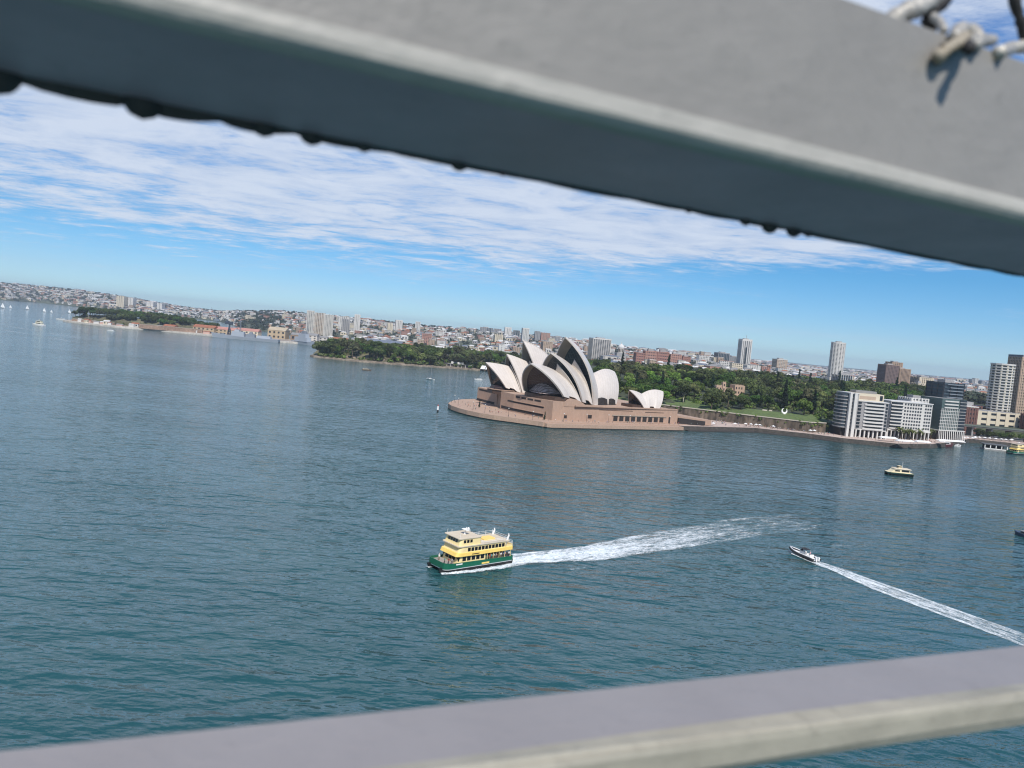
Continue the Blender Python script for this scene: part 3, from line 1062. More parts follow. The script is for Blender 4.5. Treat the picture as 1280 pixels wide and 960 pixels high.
# ragged lip of old paint drips along the far edge
bb = MB()
prof = []
N = 420
lowr = random.Random(5)
vs = []
pa = 0
for i in range(N + 1):
    t = lerp(-.5, 2.2, i / N)
    s = .0050 * abs(math.sin(t * 46 + 1.3 * math.sin(t * 17))) ** .7 + .0016 * abs(math.sin(t * 23.7 + 2)) + lowr.uniform(0, .0006)
    s *= lerp(1.0, .22, min(1, max(0, (t + .05) / .18)))
    for n_, h_ in ((NBK - .010, HB + .004), (NBK - .004, HB + .002 - s), (NBK + .001, HB + .004)):
        vs.append(fence(t, n_, h_, SLU) - up.location)
bb.add(vs, [(3 * i + k, 3 * i + (k + 1) % 3, 3 * i + 3 + (k + 1) % 3, 3 * i + 3 + k) for i in range(N) for k in range(3)], DRIPPAINT)
bb.build('drip_edge', up)
for (t, r) in ((-.22 * NBK, .007), (-.155 * NBK, .003), (-.079 * NBK, .0062), (-.019 * NBK, .002), (.052 * NBK, .0046), (.108 * NBK, .0044), (.172 * NBK, .0034), (.232 * NBK, .0018), (.298 * NBK, .0036),
               (.36 * NBK, .0015), (.452 * NBK, .0014), (.583 * NBK, .0013), (.66 * NBK, .0016), (.765 * NBK, .0020), (.812 * NBK, .0028), (.86 * NBK, .0026), (.89 * NBK, .0018), (1.0 * NBK, .0012)):
    bb = MB()
    r *= 1.0 if t < .16 else 1.6
    c = fence(t, NBK - .006, HB + .003, SLU) - up.location
    rings = []
    for k in range(7):
        f = k / 6
        rr = r * 1.9 * math.sqrt(max(0, 1 - f * f)) + .0002
        rings.append([c + FD * (rr * math.cos(a * math.pi / 5)) + FN * (.6 * rr * math.sin(a * math.pi / 5)) + Vector((0, 0, .002 - f * r * 2.1)) for a in range(10)])
    bb.loft(rings, DRIPPAINT)
    bb.build('paint_drip', up, smooth=True, fix=True)

lo = thing('handrail', 'lower grey painted steel rail with a yellowish edge coloured as lit, crossing below the harbour view', 'railing', fence(0, .40, -.28))
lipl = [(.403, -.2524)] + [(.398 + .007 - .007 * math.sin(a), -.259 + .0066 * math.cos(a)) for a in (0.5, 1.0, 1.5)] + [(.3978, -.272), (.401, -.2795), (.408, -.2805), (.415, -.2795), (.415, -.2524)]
sweep('lit_edge', lipl, -2.0, 5.0, LOWEDGELIT, lo, .0012, nt=90, wob=.0009)
sweep('top_plate', [(.4152, -.2532), (.4755, -.2522), (.4755, -.262), (.4152, -.262)], -2.0, 5.0, LOWPAINT, lo, .0012)

# twisted wire ties of the safety mesh over the beam
WIRE = mat('galvanised_wire', (.36, .34, .30), .5, .3, 60, metal=.25, bump=.002, bscale=160)
RUSTY = mat('dirty_wire', (.27, .235, .18), .8, .4, 50, bump=.002, bscale=120)
BLACKW = mat('blackened_wire', (.02, .018, .017), .7, .3, 50)


def fr(t, h, n=.352):
    return fence(t * n, n, h * n)


def wob_tube(bb, pts, rad, m, seed, amp):
    rr = random.Random(seed)
    P = [Vector(p) for p in pts]
    out, rads = [], []
    for i in range(len(P) - 1):
        for k in range(5):
            out.append(P[i].lerp(P[i + 1], k / 5) + Vector((rr.uniform(-amp, amp), rr.uniform(-amp, amp), rr.uniform(-amp, amp))))
            rads.append(rad * rr.uniform(.8, 1.15))
    out.append(P[-1])
    rads.append(rad * .7)
    bb.tube(out, rads, m, 9)


wt = thing('wire_tie', 'knotted grey and rust stained wire tie gripping the beam rim', 'wire tie', fr(1.19, .575))
bb = MB()
org = wt.location
J = lambda t, h, n=.352: fr(t, h, n) - org
wob_tube(bb, [J(1.133, .533, .3555), J(1.15, .553, .3545), J(1.175, .572, .353), J(1.20, .588, .356)], .0044, RUSTY, 1, .0007)
bb.build('loose_end', wt, smooth=True)
bb = MB()
wob_tube(bb, [J(1.165, .580, .356), J(1.185, .600, .368), J(1.21, .600, .370), J(1.23, .588, .362), J(1.215, .574, .356)], .0042, WIRE, 2, .0006)
bb.build('coil', wt, smooth=True)
bb = MB()
wob_tube(bb, [J(1.185, .573, .354), J(1.21, .582, .358), J(1.24, .590, .366), J(1.265, .596, .372)], .0038, WIRE, 3, .0006)
bb.build('twist', wt, smooth=True)
bb = MB()
wob_tube(bb, [J(1.20, .577, .355), J(1.205, .572, .348), J(1.208, .569, .342), J(1.211, .568, .339)], .0034, BLACKW, 12, .0003)
bb.build('cut_end', wt, smooth=True)
bb = MB()
wob_tube(bb, [J(1.145, .584, .366), J(1.13, .598, .375), J(1.11, .602, .385)], .0026, WIRE, 4, .0004)
bb.build('tail', wt, smooth=True)

wm = thing('wire_strand', 'thick grey mesh strand with its shadow side in black above the beam', 'wire', fr(1.08, .60))
org = wm.location
bb = MB()
wob_tube(bb, [J(1.005, .556, .395), J(1.04, .588, .395), J(1.085, .612, .395), J(1.15, .66, .395), J(1.25, .76, .395)], .0062, WIRE, 5, .0005)
bb.build('strand', wm, smooth=True)
bb = MB()
wob_tube(bb, [J(1.14, .64, .395), J(1.112, .612, .395), J(1.106, .594, .395), J(1.118, .582, .395)], .0050, BLACKW, 6, .0005)
bb.build('shadow_side', wm, smooth=True)  # shadow side of the strand, made as a black tube
wm2 = thing('wire_strand', 'thin black mesh strand running up at the rim beyond the knot', 'wire', fr(1.31, .62))
org = wm2.location
bb = MB()
wob_tube(bb, [J(1.29, .72, .395), J(1.305, .672, .395), J(1.33, .636, .395), J(1.37, .59, .395)], .0036, BLACKW, 8, .0003)
bb.build('strand', wm2, smooth=True)
bb = MB()
wob_tube(bb, [J(1.28, .578, .357), J(1.31, .592, .395), J(1.35, .606, .395), J(1.42, .63, .395)], .0044, WIRE, 9, .0004)
bb.build('cross_wire', wm2, smooth=True)

# ------------------------------------------------------------------ people: one skinned body, three poses
SKINM = mat('skin', (.45, .29, .21), .7, .08, 4)
HAIRM = mat('hair_dark', (.035, .022, .015), .7, .2, 8)
TROU = [mat('cloth_navy', (.03, .035, .06), .9, .2, 6), mat('cloth_charcoal', (.05, .05, .05), .9, .2, 6), mat('cloth_khaki', (.28, .22, .14), .9, .2, 6)]
SHIRT = [mat('cloth_white', (.72, .71, .68), .9, .06, 6), mat('cloth_red', (.42, .05, .04), .9, .1, 6), mat('cloth_blue', (.07, .16, .38), .9, .1, 6), mat('cloth_black', (.03, .03, .032), .9, .1, 6),
         mat('cloth_grey', (.28, .28, .29), .9, .1, 6), mat('cloth_pink', (.60, .30, .32), .9, .1, 6), mat('cloth_teal', (.06, .28, .27), .9, .1, 6)]


def person_mesh(name, pose):
    J_ = {'pel': (0, 0, .95, .13), 'wst': (0, 0, 1.1, .12), 'chs': (0, .01, 1.32, .155), 'nck': (0, 0, 1.50, .055), 'hd0': (0, .02, 1.58, .075), 'hd1': (0, .02, 1.70, .09)}
    E_ = [('pel', 'wst'), ('wst', 'chs'), ('chs', 'nck'), ('nck', 'hd0'), ('hd0', 'hd1')]
    for s, k in ((1, 'r'), (-1, 'l')):
        if pose == 'sit':
            leg = [(.10 * s, .02, .50), (.11 * s, .44, .50), (.11 * s, .46, .10), (.11 * s, .58, .04)]
            dz = -.42
        else:
            st = (.22 if pose == 'walk' else .03) * s
            leg = [(.10 * s, 0, .90), (.11 * s, st * .75 + .03, .50), (.11 * s, st, .09), (.12 * s, st + .13, .035)]
            dz = 0
        sw = (-.18 * s if pose == 'walk' else .03)
        arm = [(.19 * s, 0, 1.42 + dz), (.24 * s, sw * .4 - .03, 1.13 + dz), (.24 * s, sw + (.28 if pose == 'sit' else .08), .88 + dz + (.12 if pose == 'sit' else 0)), (.235 * s, sw + (.36 if pose == 'sit' else .11), .80 + dz + (.16 if pose == 'sit' else 0))]
        for i, (p, r) in enumerate(zip(leg, (.095, .066, .045, .04))):
            J_['l%s%d' % (k, i)] = (*p, r)
            E_.append((('pel' if i == 0 else 'l%s%d' % (k, i - 1)), 'l%s%d' % (k, i)))
        for i, (p, r) in enumerate(zip(arm, (.062, .047, .036, .03))):
            J_['a%s%d' % (k, i)] = (*p, r)
            E_.append((('chs' if i == 0 else 'a%s%d' % (k, i - 1)), 'a%s%d' % (k, i)))
    if pose == 'sit':
        for k in ('pel', 'wst', 'chs', 'nck', 'hd0', 'hd1'):
            x, y, z, r = J_[k]
            J_[k] = (x, y, z - .42, r)
    ks = list(J_)
    me = bpy.data.meshes.new(name)
    me.from_pydata([J_[k][:3] for k in ks], [(ks.index(a), ks.index(b_)) for a, b_ in E_], [])
    o = bpy.data.objects.new(name, me)
    COL.objects.link(o)
    o.modifiers.new('skin', 'SKIN')
    for i, k in enumerate(ks):
        me.skin_vertices[0].data[i].radius = (J_[k][3],) * 2
        me.skin_vertices[0].data[i].use_root = (k == 'pel')
    sd = o.modifiers.new('sub', 'SUBSURF')
    sd.levels = sd.render_levels = 1
    dg = bpy.context.evaluated_depsgraph_get()
    res = bpy.data.meshes.new_from_object(o.evaluated_get(dg))
    bpy.data.objects.remove(o)
    for m in (SHIRT[0], TROU[0], SKINM, HAIRM):
        res.materials.append(m)
    dz = -.42 if pose == 'sit' else 0
    for p in res.polygons:
        c = p.center
        if c.z > 1.66 + dz or (c.z > 1.56 + dz and c.y < -.01):
            k = 3
        elif c.z > 1.49 + dz:
            k = 2
        elif abs(c.x) > .17 and c.z < 1.2 + dz and c.z > .6 + dz:
            k = 2
        elif c.z > .98 + dz:
            k = 0
        elif c.z < .07:
            k = 3
        else:
            k = 1
        p.material_index = k
        p.use_smooth = True
    return res


PEOPLE = {k: person_mesh('person_' + k, k) for k in ('stand', 'walk', 'sit')}
prnd = random.Random(11)


def person(loc, rz, label, group, pose=None):
    o = bpy.data.objects.new('person', PEOPLE[pose or prnd.choice(('stand', 'walk', 'walk'))])
    COL.objects.link(o)
    o.location = loc
    o.rotation_euler = (0, 0, rz)
    k = prnd.uniform(.93, 1.06)
    o.scale = (k, k, k)
    for i, m in ((0, prnd.choice(SHIRT)), (1, prnd.choice(TROU))):
        o.material_slots[i].link = 'OBJECT'
        o.material_slots[i].material = m
    return tag(o, label, 'person', group)


# ------------------------------------------------------------------ the green and cream ferry
GREEN = mat('ferry_green', (.008, .115, .060), .35, .10, .5, spec=.6)
CREAM = mat('ferry_cream', (.82, .655, .32), .45, .05, .5)
YELLOW = mat('ferry_yellow', (.84, .585, .15), .45, .05, .5)
OFFWHITE = mat('ferry_roof', (.56, .48, .36), .7, .08, .5)
WHITEP = mat('white_paint', (.78, .77, .74), .45, .05, .5)
DARKGL = mat('dark_glazing', (.012, .013, .015), .12, .3, .4)
ANTIF = mat('dark_boottop', (.012, .012, .013), .5, .2, .5)
REDP = mat('red_paint', (.45, .05, .03), .5, .1, .5)
DECK = mat('deck_grey', (.30, .27, .24), .85, .12, .8)


def pill(L0, L1, hw, nose, tail, z=0.0, k=5):
    """deck outline, bow at +x: straight sides, rounded nose and tail corners; counter-clockwise"""
    pts = []
    for i in range(k + 1):
        a = -math.pi / 2 + math.pi / 2 * i / k
        pts.append((L1 - nose + nose * math.cos(a), -hw + nose * .55 + nose * .55 * math.sin(a)))
    pts += [(x, -y) for x, y in reversed(pts)]
    q = []
    for i in range(k + 1):
        a = math.pi / 2 + math.pi / 2 * i / k
        q.append((L0 + tail + tail * math.cos(a), hw - tail + tail * math.sin(a)))
    pts += q
    pts += [(x, -y) for x, y in reversed(q)]
    return pts


FB = Vector((-15.2, 194.6, 0))                   # bow
FH = Vector((-.760, -.650, 0)).normalized()      # heading
FL = 22.6
FRZ = math.atan2(FH.y, FH.x)
FO = FB - FH * FL
ferry = thing('ferry', 'green hulled cream and yellow double deck ferry with foam round its bow', 'ferry', FO, FRZ)
HW = 4.1
b = MB()
for sg in (1, -1):                                # twin hulls
    rings = []
    for k in range(13):
        x = FL * k / 12
        f = 1 - max(0, (x - 14) / (FL - 14)) ** 1.8
        hb = max(.10, 1.35 * f)
        c = sg * (HW - 1.45)
        rings.append([(x + (1.2 if k == 12 else 0), c - hb, 1.55), (x + (.6 if k == 12 else 0), c - hb * .8, -.1), (x, c, -.7), (x + (.6 if k == 12 else 0), c + hb * .8, -.1), (x + (1.2 if k == 12 else 0), c + hb, 1.55)])
    b.loft(rings, ANTIF, closed=True)
b.build('float_hull', ferry, fix=True)
b = MB()
hullp = pill(-.2, FL + .2, HW, 2.2, .8)
b.prism(offset_poly(hullp, -.12), 1.05, 1.32, WHITEP)
b.build('boot_stripe', ferry)
b = MB()
b.prism(hullp, 1.32, 2.15, GREEN, DECK)
b.build('hull', ferry)
b = MB()                                          # bulwark
out, inn = hullp, offset_poly(hullp, -.16)
n = len(out)
zt = [2.50 + .60 * max(0, (x - 15) / 8) ** 1.5 for x, y in out]
vs = [(x, y, 2.15) for x, y in out] + [(x, y, z) for (x, y), z in zip(out, zt)] + [(x, y, 2.15) for x, y in inn] + [(x, y, z) for (x, y), z in zip(inn, zt)]
b.add(vs, [q for i in range(n) for j in [(i + 1) % n] for q in ((i, j, n + j, n + i), (n + i, n + j, 3 * n + j, 3 * n + i), (3 * n + i, 3 * n + j, 2 * n + j, 2 * n + i))], GREEN)
b.build('bulwark', ferry)


def house(name, L0, L1, hw, z0, z1, rake, m, nose=1.4, tail=.5, cx=0):
    """deckhouse whose front leans back by rake"""
    bb = MB()
    p = pill(L0, L1, hw, nose, tail)
    q = [(x - rake * max(0, (x - (L1 - 5)) / 5), y * .985) for x, y in p]
    bb.loft([[(x, y, z0) for x, y in p], [(x, y, z1) for x, y in q]], m)
    return bb.build(name, ferry)


def ferry_window(par, x0, x1, side, hw, z0, z1, m=DARKGL, name='window'):
    bb = MB()
    if side in (1, -1):
        y = side * hw
        bb.box(x0, x1, min(y - side * .1, y + side * .04), max(y - side * .1, y + side * .04), z0, z1, m)
    return bb.build(name, par)


def front_window(par, xf, y0, y1, z0, z1, rake, m=DARKGL):
    bb = MB()
    bb.add([(xf + .05, y0, z0), (xf + .05, y1, z0), (xf + .05 - rake, y1, z1), (xf + .05 - rake, y0, z1), (xf - .3, y0, z0), (xf - .3, y1, z0), (xf - .3 - rake, y1, z1), (xf - .3 - rake, y0, z1)],
           [(0, 1, 2, 3), (4, 7, 6, 5), (0, 4, 5, 1), (1, 5, 6, 2), (2, 6, 7, 3), (3, 7, 4, 0)], m)
    return bb.build('window', par)


# main deck
cab1 = house('main_cabin', 9.2, 18.6, HW - .5, 2.15, 4.55, .5, CREAM, nose=1.0)
cab0 = house('engine_casing', 2.0, 9.2, HW - 2.0, 2.15, 4.55, 0, CREAM, nose=.3)
for i in range(5):
    y = -2.95 + 5.9 * i / 4
    front_window(cab1, 18.6 - (abs(y) > 2.6) * .28, y - .5, y + .5, 3.0, 4.2, .15)
for sg in (1, -1):
    for i in range(5):
        ferry_window(cab1, 10.0 + i * 1.5, 11.1 + i * 1.5, sg, HW - .5, 3.0, 4.15)
    for i in range(3):
        ferry_window(cab0, 2.6 + i * 2.1, 4.1 + i * 2.1, sg, HW - 2.0, 2.9, 4.2)
    for i in range(5):
        bb = MB()
        bb.tube([(1.0 + i * 2.0, sg * (HW - .3), 2.15), (1.0 + i * 2.0, sg * (HW - .3), 4.6)], .07, CREAM, 6)
        bb.build('stanchion', ferry)
# yellow skirt band and upper deck
b = MB()
p0 = pill(.2, 19.4, HW - .05, 1.5, .6)
b.loft([[(x, y, 4.5) for x, y in p0], [(x - .35 * max(0, (x - 14) / 5), y * .98, 5.45) for x, y in p0]], YELLOW)
b.build('upper_band', ferry)
cab2 = house('upper_cabin', 2.6, 18.6, HW - .35, 5.45, 7.15, .55, CREAM, nose=1.2)
for i in range(5):
    y = -2.9 + 5.8 * i / 4
    front_window(cab2, 18.32 - (abs(y) > 2.6) * .30, y - .5, y + .5, 5.65, 6.75, .25)
for sg in (1, -1):
    for i in range(11):
        ferry_window(cab2, 3.3 + i * 1.15, 4.2 + i * 1.15, sg, HW - .37, 5.7, 6.75)
    bb = MB()
    bb.box(.5, 2.6, sg * (HW - .45) - .06, sg * (HW - .45) + .06, 5.45, 6.2, CREAM)
    bb.build('bulwark_panel', ferry)
b = MB()
b.box(.42, .55, -HW + .4, HW - .4, 5.45, 6.2, CREAM)
b.build('stern_panel', ferry)
b = MB()
b.prism(pill(1.4, 18.9, HW - .2, 1.4, .6), 7.15, 7.38, OFFWHITE)
b.build('roof', ferry)
b = MB()
b.prism(pill(4.6, 8.6, 1.5, .5, .5), 7.38, 7.75, YELLOW)
b.build('roof_hatch', ferry)
# wheelhouse
cab3 = house('wheelhouse', 11.2, 18.3, 3.5, 7.38, 9.35, .5, CREAM, nose=1.0)
for i in range(6):
    y = -2.7 + 5.4 * i / 5
    front_window(cab3, 18.13 - (abs(y) > 2.6) * .3, y - .42, y + .42, 8.2, 9.1, .22)
for sg in (1, -1):
    for i in range(3):
        ferry_window(cab3, 14.2 + i * 1.05, 14.95 + i * 1.05, sg, 3.48, 8.2, 9.05)
b = MB()
b.prism(pill(11.1, 18.5, 3.6, .9, .5), 9.35, 9.55, OFFWHITE)
b.build('wheelhouse_roof', ferry)
b = MB()
b.tube([(14.2, 0, 9.5), (13.8, 0, 11.6)], [.22, .10], WHITEP)
b.tube([(14.6, 0, 9.5), (14.0, 0, 10.9)], .08, WHITEP)
b.box(13.3, 14.6, -1.1, 1.1, 10.9, 11.05, WHITEP)
b.tube([(14.6, -.9, 11.0), (14.6, .9, 11.0)], .14, WHITEP)
b.ball((13.6, .5, 11.35), .35, WHITEP)
b.build('radar_mast', ferry)
for x, y, h in ((18.0, -2.6, 1.4), (17.6, 2.6, 1.5), (16.4, -2.9, 1.0)):
    b = MB()
    b.tube([(x, y, 9.5), (x, y, 9.5 + h)], .05, WHITEP, 5)
    b.build('aerial', ferry)
for x in (2.6, 5.0, 7.4, 9.6):
    b = MB()
    b.tube([(x, -2.6, 7.38), (x, -2.6, 9.0)], .06, WHITEP, 5)
    b.build('vent_pipe', ferry)
for sg in (1, -1):
    b = MB()
    b.tube([(2.0, sg * 3.1, 7.3), (1.5, sg * 3.1, 8.6), (1.6, sg * 3.1, 9.2)], [.28, .24, .15], WHITEP)
    b.build('funnel', ferry)
for sg in (1, -1):
    b = MB()
    b.box(8.5, 11, sg * HW - .02, sg * HW + .06, 1.5, 1.95, YELLOW)
    b.build('name_board', ferry)
    b = MB()
    b.box(17.4, 19.4, sg * HW - .02, sg * HW + .05, 2.25, 2.6, WHITEP)
    b.build('name_board', ferry)
    b = MB()
    b.box(12.0, 14.4, sg * (HW - .09) - .02, sg * (HW - .09) + .05, 4.75, 5.0, BRONZE)
    b.build('destination_board', ferry)
# thin rails round the roof edge and the open stern deck
for nm, pp_, z0 in (('roof_rail', pill(1.6, 11.0, HW - .45, .6, .5), 7.38), ('deck_rail', pill(.35, 3.0, HW - .25, .4, .5), 6.15)):
    for hgt in (.5, .95):
        b = MB()
        pts = [(x, y, z0 + hgt) for x, y in pp_]
        b.tube(pts + pts[:1], .035, WHITEP, 4)
        b.build(nm, ferry)
    for x, y in pp_[::2]:
        b = MB()
        b.tube([(x, y, z0), (x, y, z0 + .95)], .03, WHITEP, 4)
        b.build('rail_post', ferry)
for i in range(3):
    b = MB()
    b.box(3.2 + i * 2.2, 4.8 + i * 2.2, -HW + .75, -HW + 1.25, 2.15, 2.65, REDP)
    b.build('bench', ferry)


ferry.scale = (1, 1, .9)


def on_ferry(x, y, z):
    return FO + FH * x + Vector((-FH.y, FH.x, 0)) * y + Vector((0, 0, z * .9))


for (x, y, ps, lab) in ((21.3, 1.6, 'stand', 'passengers standing on the open bow of the green ferry'), (20.6, 2.4, 'stand', 0), (20.0, 3.0, 'stand', 0), (19.9, -2.7, 'stand', 0), (20.8, -1.6, 'stand', 0)):
    person(on_ferry(x, y, 2.16), FRZ - 1.57 + prnd.uniform(-1, 1), 'passenger standing on the open bow of the green ferry', 'passengers on the ferry bow', ps)
for x in [.8 + .55 * i for i in range(16)]:
    person(on_ferry(x, HW - prnd.uniform(.45, .9), 2.16), FRZ - 1.57 + prnd.uniform(-2.5, -.6), 'passenger standing along the side deck rail of the green ferry', 'passengers on the ferry side deck', 'stand')
for x, y in ((1.0, -2.0), (.9, 0), (1.3, 1.8), (1.6, -1.0)):
    person(on_ferry(x, y, 5.46), FRZ + 1.57 + prnd.uniform(-1, 1), 'passenger on the open upper stern deck of the green ferry', 'passengers on the upper stern deck', 'stand')


# ------------------------------------------------------------------ foam
def foam_mat(name, dens=1.0, along=.18, across=.9, fall=1.0, seed=0.0, lace=0.0):
    """broken white water: uv.x runs aft 0..1, uv.y across 0..1"""
    m = bpy.data.materials.new(name)
    m.use_nodes = True
    t = NT(m.node_tree)
    uv = t.n('ShaderNodeTexCoord').outputs['UV']
    co = t.n('ShaderNodeTexCoord').outputs['Object']
    s = t.n('ShaderNodeSeparateXYZ', ins={0: uv})
    mp = t.n('ShaderNodeMapping', ins={0: co, 1: (seed, seed * 1.7, 0), 3: (along, across, 1)}).outputs[0]
    n1 = t.n('ShaderNodeTexNoise', ins={'Vector': mp, 'Scale': 1.0, 'Detail': 6.0, 'Roughness': .68, 'Distortion': .9}).outputs[0]
    mp2 = t.n('ShaderNodeMapping', ins={0: co, 3: (along * .25, across * .35, 1)}).outputs[0]
    n2 = t.n('ShaderNodeTexNoise', ins={'Vector': mp2, 'Scale': 1.0, 'Detail': 3.0}).outputs[0]
    ed = t.math('MULTIPLY', t.math('ABSOLUTE', t.math('SUBTRACT', s.outputs[1], .5)), 2.0)
    body = t.math('SUBTRACT', 1.0, t.math('POWER', ed, 2.2))
    body = t.math('ADD', body, t.math('MULTIPLY', t.smooth(ed, .45, .78), t.math('MULTIPLY', t.math('SUBTRACT', 1.0, t.smooth(ed, .85, 1.0)), lace)))
    fade = t.math('POWER', t.math('SUBTRACT', 1.0, s.outputs[0]), fall)
    k = t.math('MULTIPLY', body, fade)
    mp4 = t.n('ShaderNodeMapping', ins={0: co, 1: (seed, 0, 0), 3: (along * 4, across * 2.2, 1)}).outputs[0]
    n3 = t.n('ShaderNodeTexNoise', ins={'Vector': mp4, 'Scale': 1.0, 'Detail': 4.0, 'Roughness': .7, 'Distortion': 1.2}).outputs[0]
    lvl = t.math('ADD', t.math('ADD', t.math('MULTIPLY', n1, .85), t.math('MULTIPLY', n2, .55)), t.math('MULTIPLY', k, .30 * dens))
    lvl = t.math('ADD', lvl, t.math('MULTIPLY', t.math('SUBTRACT', n3, .5), .58))
    a = t.math('MULTIPLY', t.smooth(lvl, .74, 1.26), .94)
    a = t.math('MAXIMUM', a, t.math('MULTIPLY', t.math('MULTIPLY', k, t.smooth(n2, .35, .65)), .30 * min(1.0, dens)))
    a = t.math('MULTIPLY', a, t.smooth(k, .0, .15))
    sh = t.ramp(n3, [(.35, (.42, .52, .55)), (.6, (.84, .86, .86))])
    df = t.n('ShaderNodeBsdfDiffuse', ins={0: sh})
    tr = t.n('ShaderNodeBsdfTransparent')
    mx = t.n('ShaderNodeMixShader', ins={0: a, 1: tr.outputs[0], 2: df.outputs[0]})
    t.n('ShaderNodeOutputMaterial', ins={0: mx.outputs[0]})
    return m


def foam_sheet(name, pts, widths, m, z=.06, lump=.0, nu=60, nv=10, offs=0.0):
    """strip along a line of points with a width at each; local frame at the first point, x aft"""
    P = [Vector((*p, 0)) for p in pts]
    d0 = (P[-1] - P[0]).normalized()
    rz = math.atan2(d0.y, d0.x)
    cum = [0]
    for a, c in zip(P, P[1:]):
        cum.append(cum[-1] + (c - a).length)
    rows = [(c, p.x, p.y, w) for c, p, w in zip(cum, P, widths)]
    rr = random.Random(hash(name) % 1000 if False else len(pts) * 7 + int(widths[0] * 10))
    vs, uvs = [], []
    inv = Matrix.Rotation(-rz, 3, 'Z')
    for i in range(nu + 1):
        s = cum[-1] * i / nu
        x, y, w = table(rows, s)
        x2, y2, _ = table(rows, min(cum[-1], s + 1))
        x1, y1, _ = table(rows, max(0, s - 1))
        d = Vector((x2 - x1, y2 - y1, 0)).normalized()
        nn = Vector((-d.y, d.x, 0))
        for j in range(nv + 1):
            q = Vector((x, y, 0)) + nn * (w * (j / nv - .5)) - P[0]
            q = inv @ q
            q.z = z + lump * rr.random() * (1 - i / nu) * (1 if 0 < j < nv else 0)
            vs.append(q)
            uvs.append((i / nu, j / nv))
    bb = MB()
    bb.add(vs, [(i * (nv + 1) + j, (i + 1) * (nv + 1) + j, (i + 1) * (nv + 1) + j + 1, i * (nv + 1) + j + 1) for i in range(nu) for j in range(nv)], m)
    o = bb.build(name, None, smooth=True)
    o.location = P[0]
    o.rotation_euler = (0, 0, rz)
    ul = o.data.uv_layers.new(name='UVMap')
    for lp in o.data.loops:
        ul.data[lp.index].uv = uvs[lp.vertex_index]
    return stuff(o)


fl = Vector((-FH.y, FH.x, 0))
st = FO
foam_sheet('wake_foam', [tuple((st + FH * 2)[:2]), (26, 222), (58, 250), (97, 283.5), (150, 316)], [8, 14, 19, 23, 27], foam_mat('ferry_wake', 1.75, .16, .6, 1.25, 0, .45), lump=.25)
# spray along the near side and at the bows
a = FB - FH * 1.0 - fl * -3.4
near = -fl if (-fl).y < 0 else fl
foam_sheet('bow_foam', [tuple((FB + near * 3.3 + FH * .8)[:2]), tuple((FB + near * 5.0 - FH * 8)[:2]), tuple((FB + near * 5.2 - FH * 18)[:2]), tuple((FB + near * 4.2 - FH * 32)[:2])], [1.4, 2.6, 3.2, 5.0], foam_mat('bow_wave', 1.7, .3, 1.1, .35, 4), z=.10, lump=.3)
foam_sheet('bow_foam', [tuple((FB - near * 2.8 + FH * 1.0)[:2]), tuple((FB - near * 3.4 - FH * 6)[:2]), tuple((FB - near * 5 - FH * 16)[:2])], [1.6, 2.2, 2.4], foam_mat('bow_wave_far', 1.7, .3, 1.1, .5, 9), z=.10, lump=.3)
foam_sheet('wake_foam', [(20, 206), (60, 231), (100, 253), (135, 268)], [2.0, 3, 3, 3], foam_mat('side_crest', .25, .12, .5, .6, 3), lump=.1)

# ------------------------------------------------------------------ rigid inflatable speedboat
RBW, RST = Vector((95.2, 247.5, 0)), Vector((99.6, 236.3, 0))
rh = (RBW - RST).normalized()
rl = (RBW - RST).length
rib = thing('speedboat', 'black and white inflatable speedboat with a long straight white wake', 'speedboat', RST, math.atan2(rh.y, rh.x))
b = MB()
for sg in (1, -1):
    pts, rad = [], []
    for k in range(11):
        x = rl * k / 10
        y = 1.35 * (1 - max(0, (k - 6) / 4) ** 2)
        pts.append((x, sg * y, .75 + .5 * max(0, (k - 5) / 5) ** 1.5))
        rad.append(.42 if k < 9 else .36)
    b.tube(pts, rad, mat('black_rubber', (.02, .02, .022), .6, .2, 1), 10)
b.build('tube', rib, smooth=True)
b = MB()
for sg in (1, -1):
    b.tube([(rl * k / 10, sg * 1.30 * (1 - max(0, (k - 6) / 4) ** 2), 1.17 + .5 * max(0, (k - 5) / 5) ** 1.5) for k in range(11)], .16, WHITEP, 6)
b.build('tube_cap', rib, smooth=True)
b = MB()
rings = []
for k in range(9):
    x = rl * .97 * k / 8
    w = 1.2 * (1 - max(0, (k - 4) / 4) ** 2) + .05
    rings.append([(x, -w, .7 + .05 * k), (x, 0, .05 + .06 * k), (x, w, .7 + .05 * k)])
b.loft(rings, WHITEP)
b.build('keel', rib, fix=True)
b = MB()
b.box(rl * .42, rl * .58, -.55, .55, .8, 1.9, WHITEP)
console = b.build('console', rib)
b = MB()
b.loft([[(rl * .58, -.6, 1.9), (rl * .58, .6, 1.9), (rl * .56, .6, 1.95), (rl * .56, -.6, 1.95)], [(rl * .52, -.5, 2.5), (rl * .52, .5, 2.5), (rl * .50, .5, 2.5), (rl * .50, -.5, 2.5)]], DARKGL)
b.build('windscreen', console)
b = MB()
for sg in (1, -1):
    b.tube([(rl * .30, sg * 1.1, 1.1), (rl * .34, sg * 1.0, 2.7), (rl * .52, sg * .9, 2.8), (rl * .55, sg * 1.0, 1.2)], .05, WHITEP, 6)
b.build('canopy_frame', rib)
b = MB()
b.box(rl * .32, rl * .54, -1.1, 1.1, 2.75, 2.86, mat('black_canvas', (.02, .02, .022), .9, .2, 2))
b.build('bimini', rib)
for x in (.18, .30):
    b = MB()
    b.box(rl * x, rl * (x + .09), -.8, .8, .8, 1.35, WHITEP)
    b.box(rl * x, rl * (x + .02), -.8, .8, 1.35, 1.75, WHITEP)
    b.build('seat', rib)
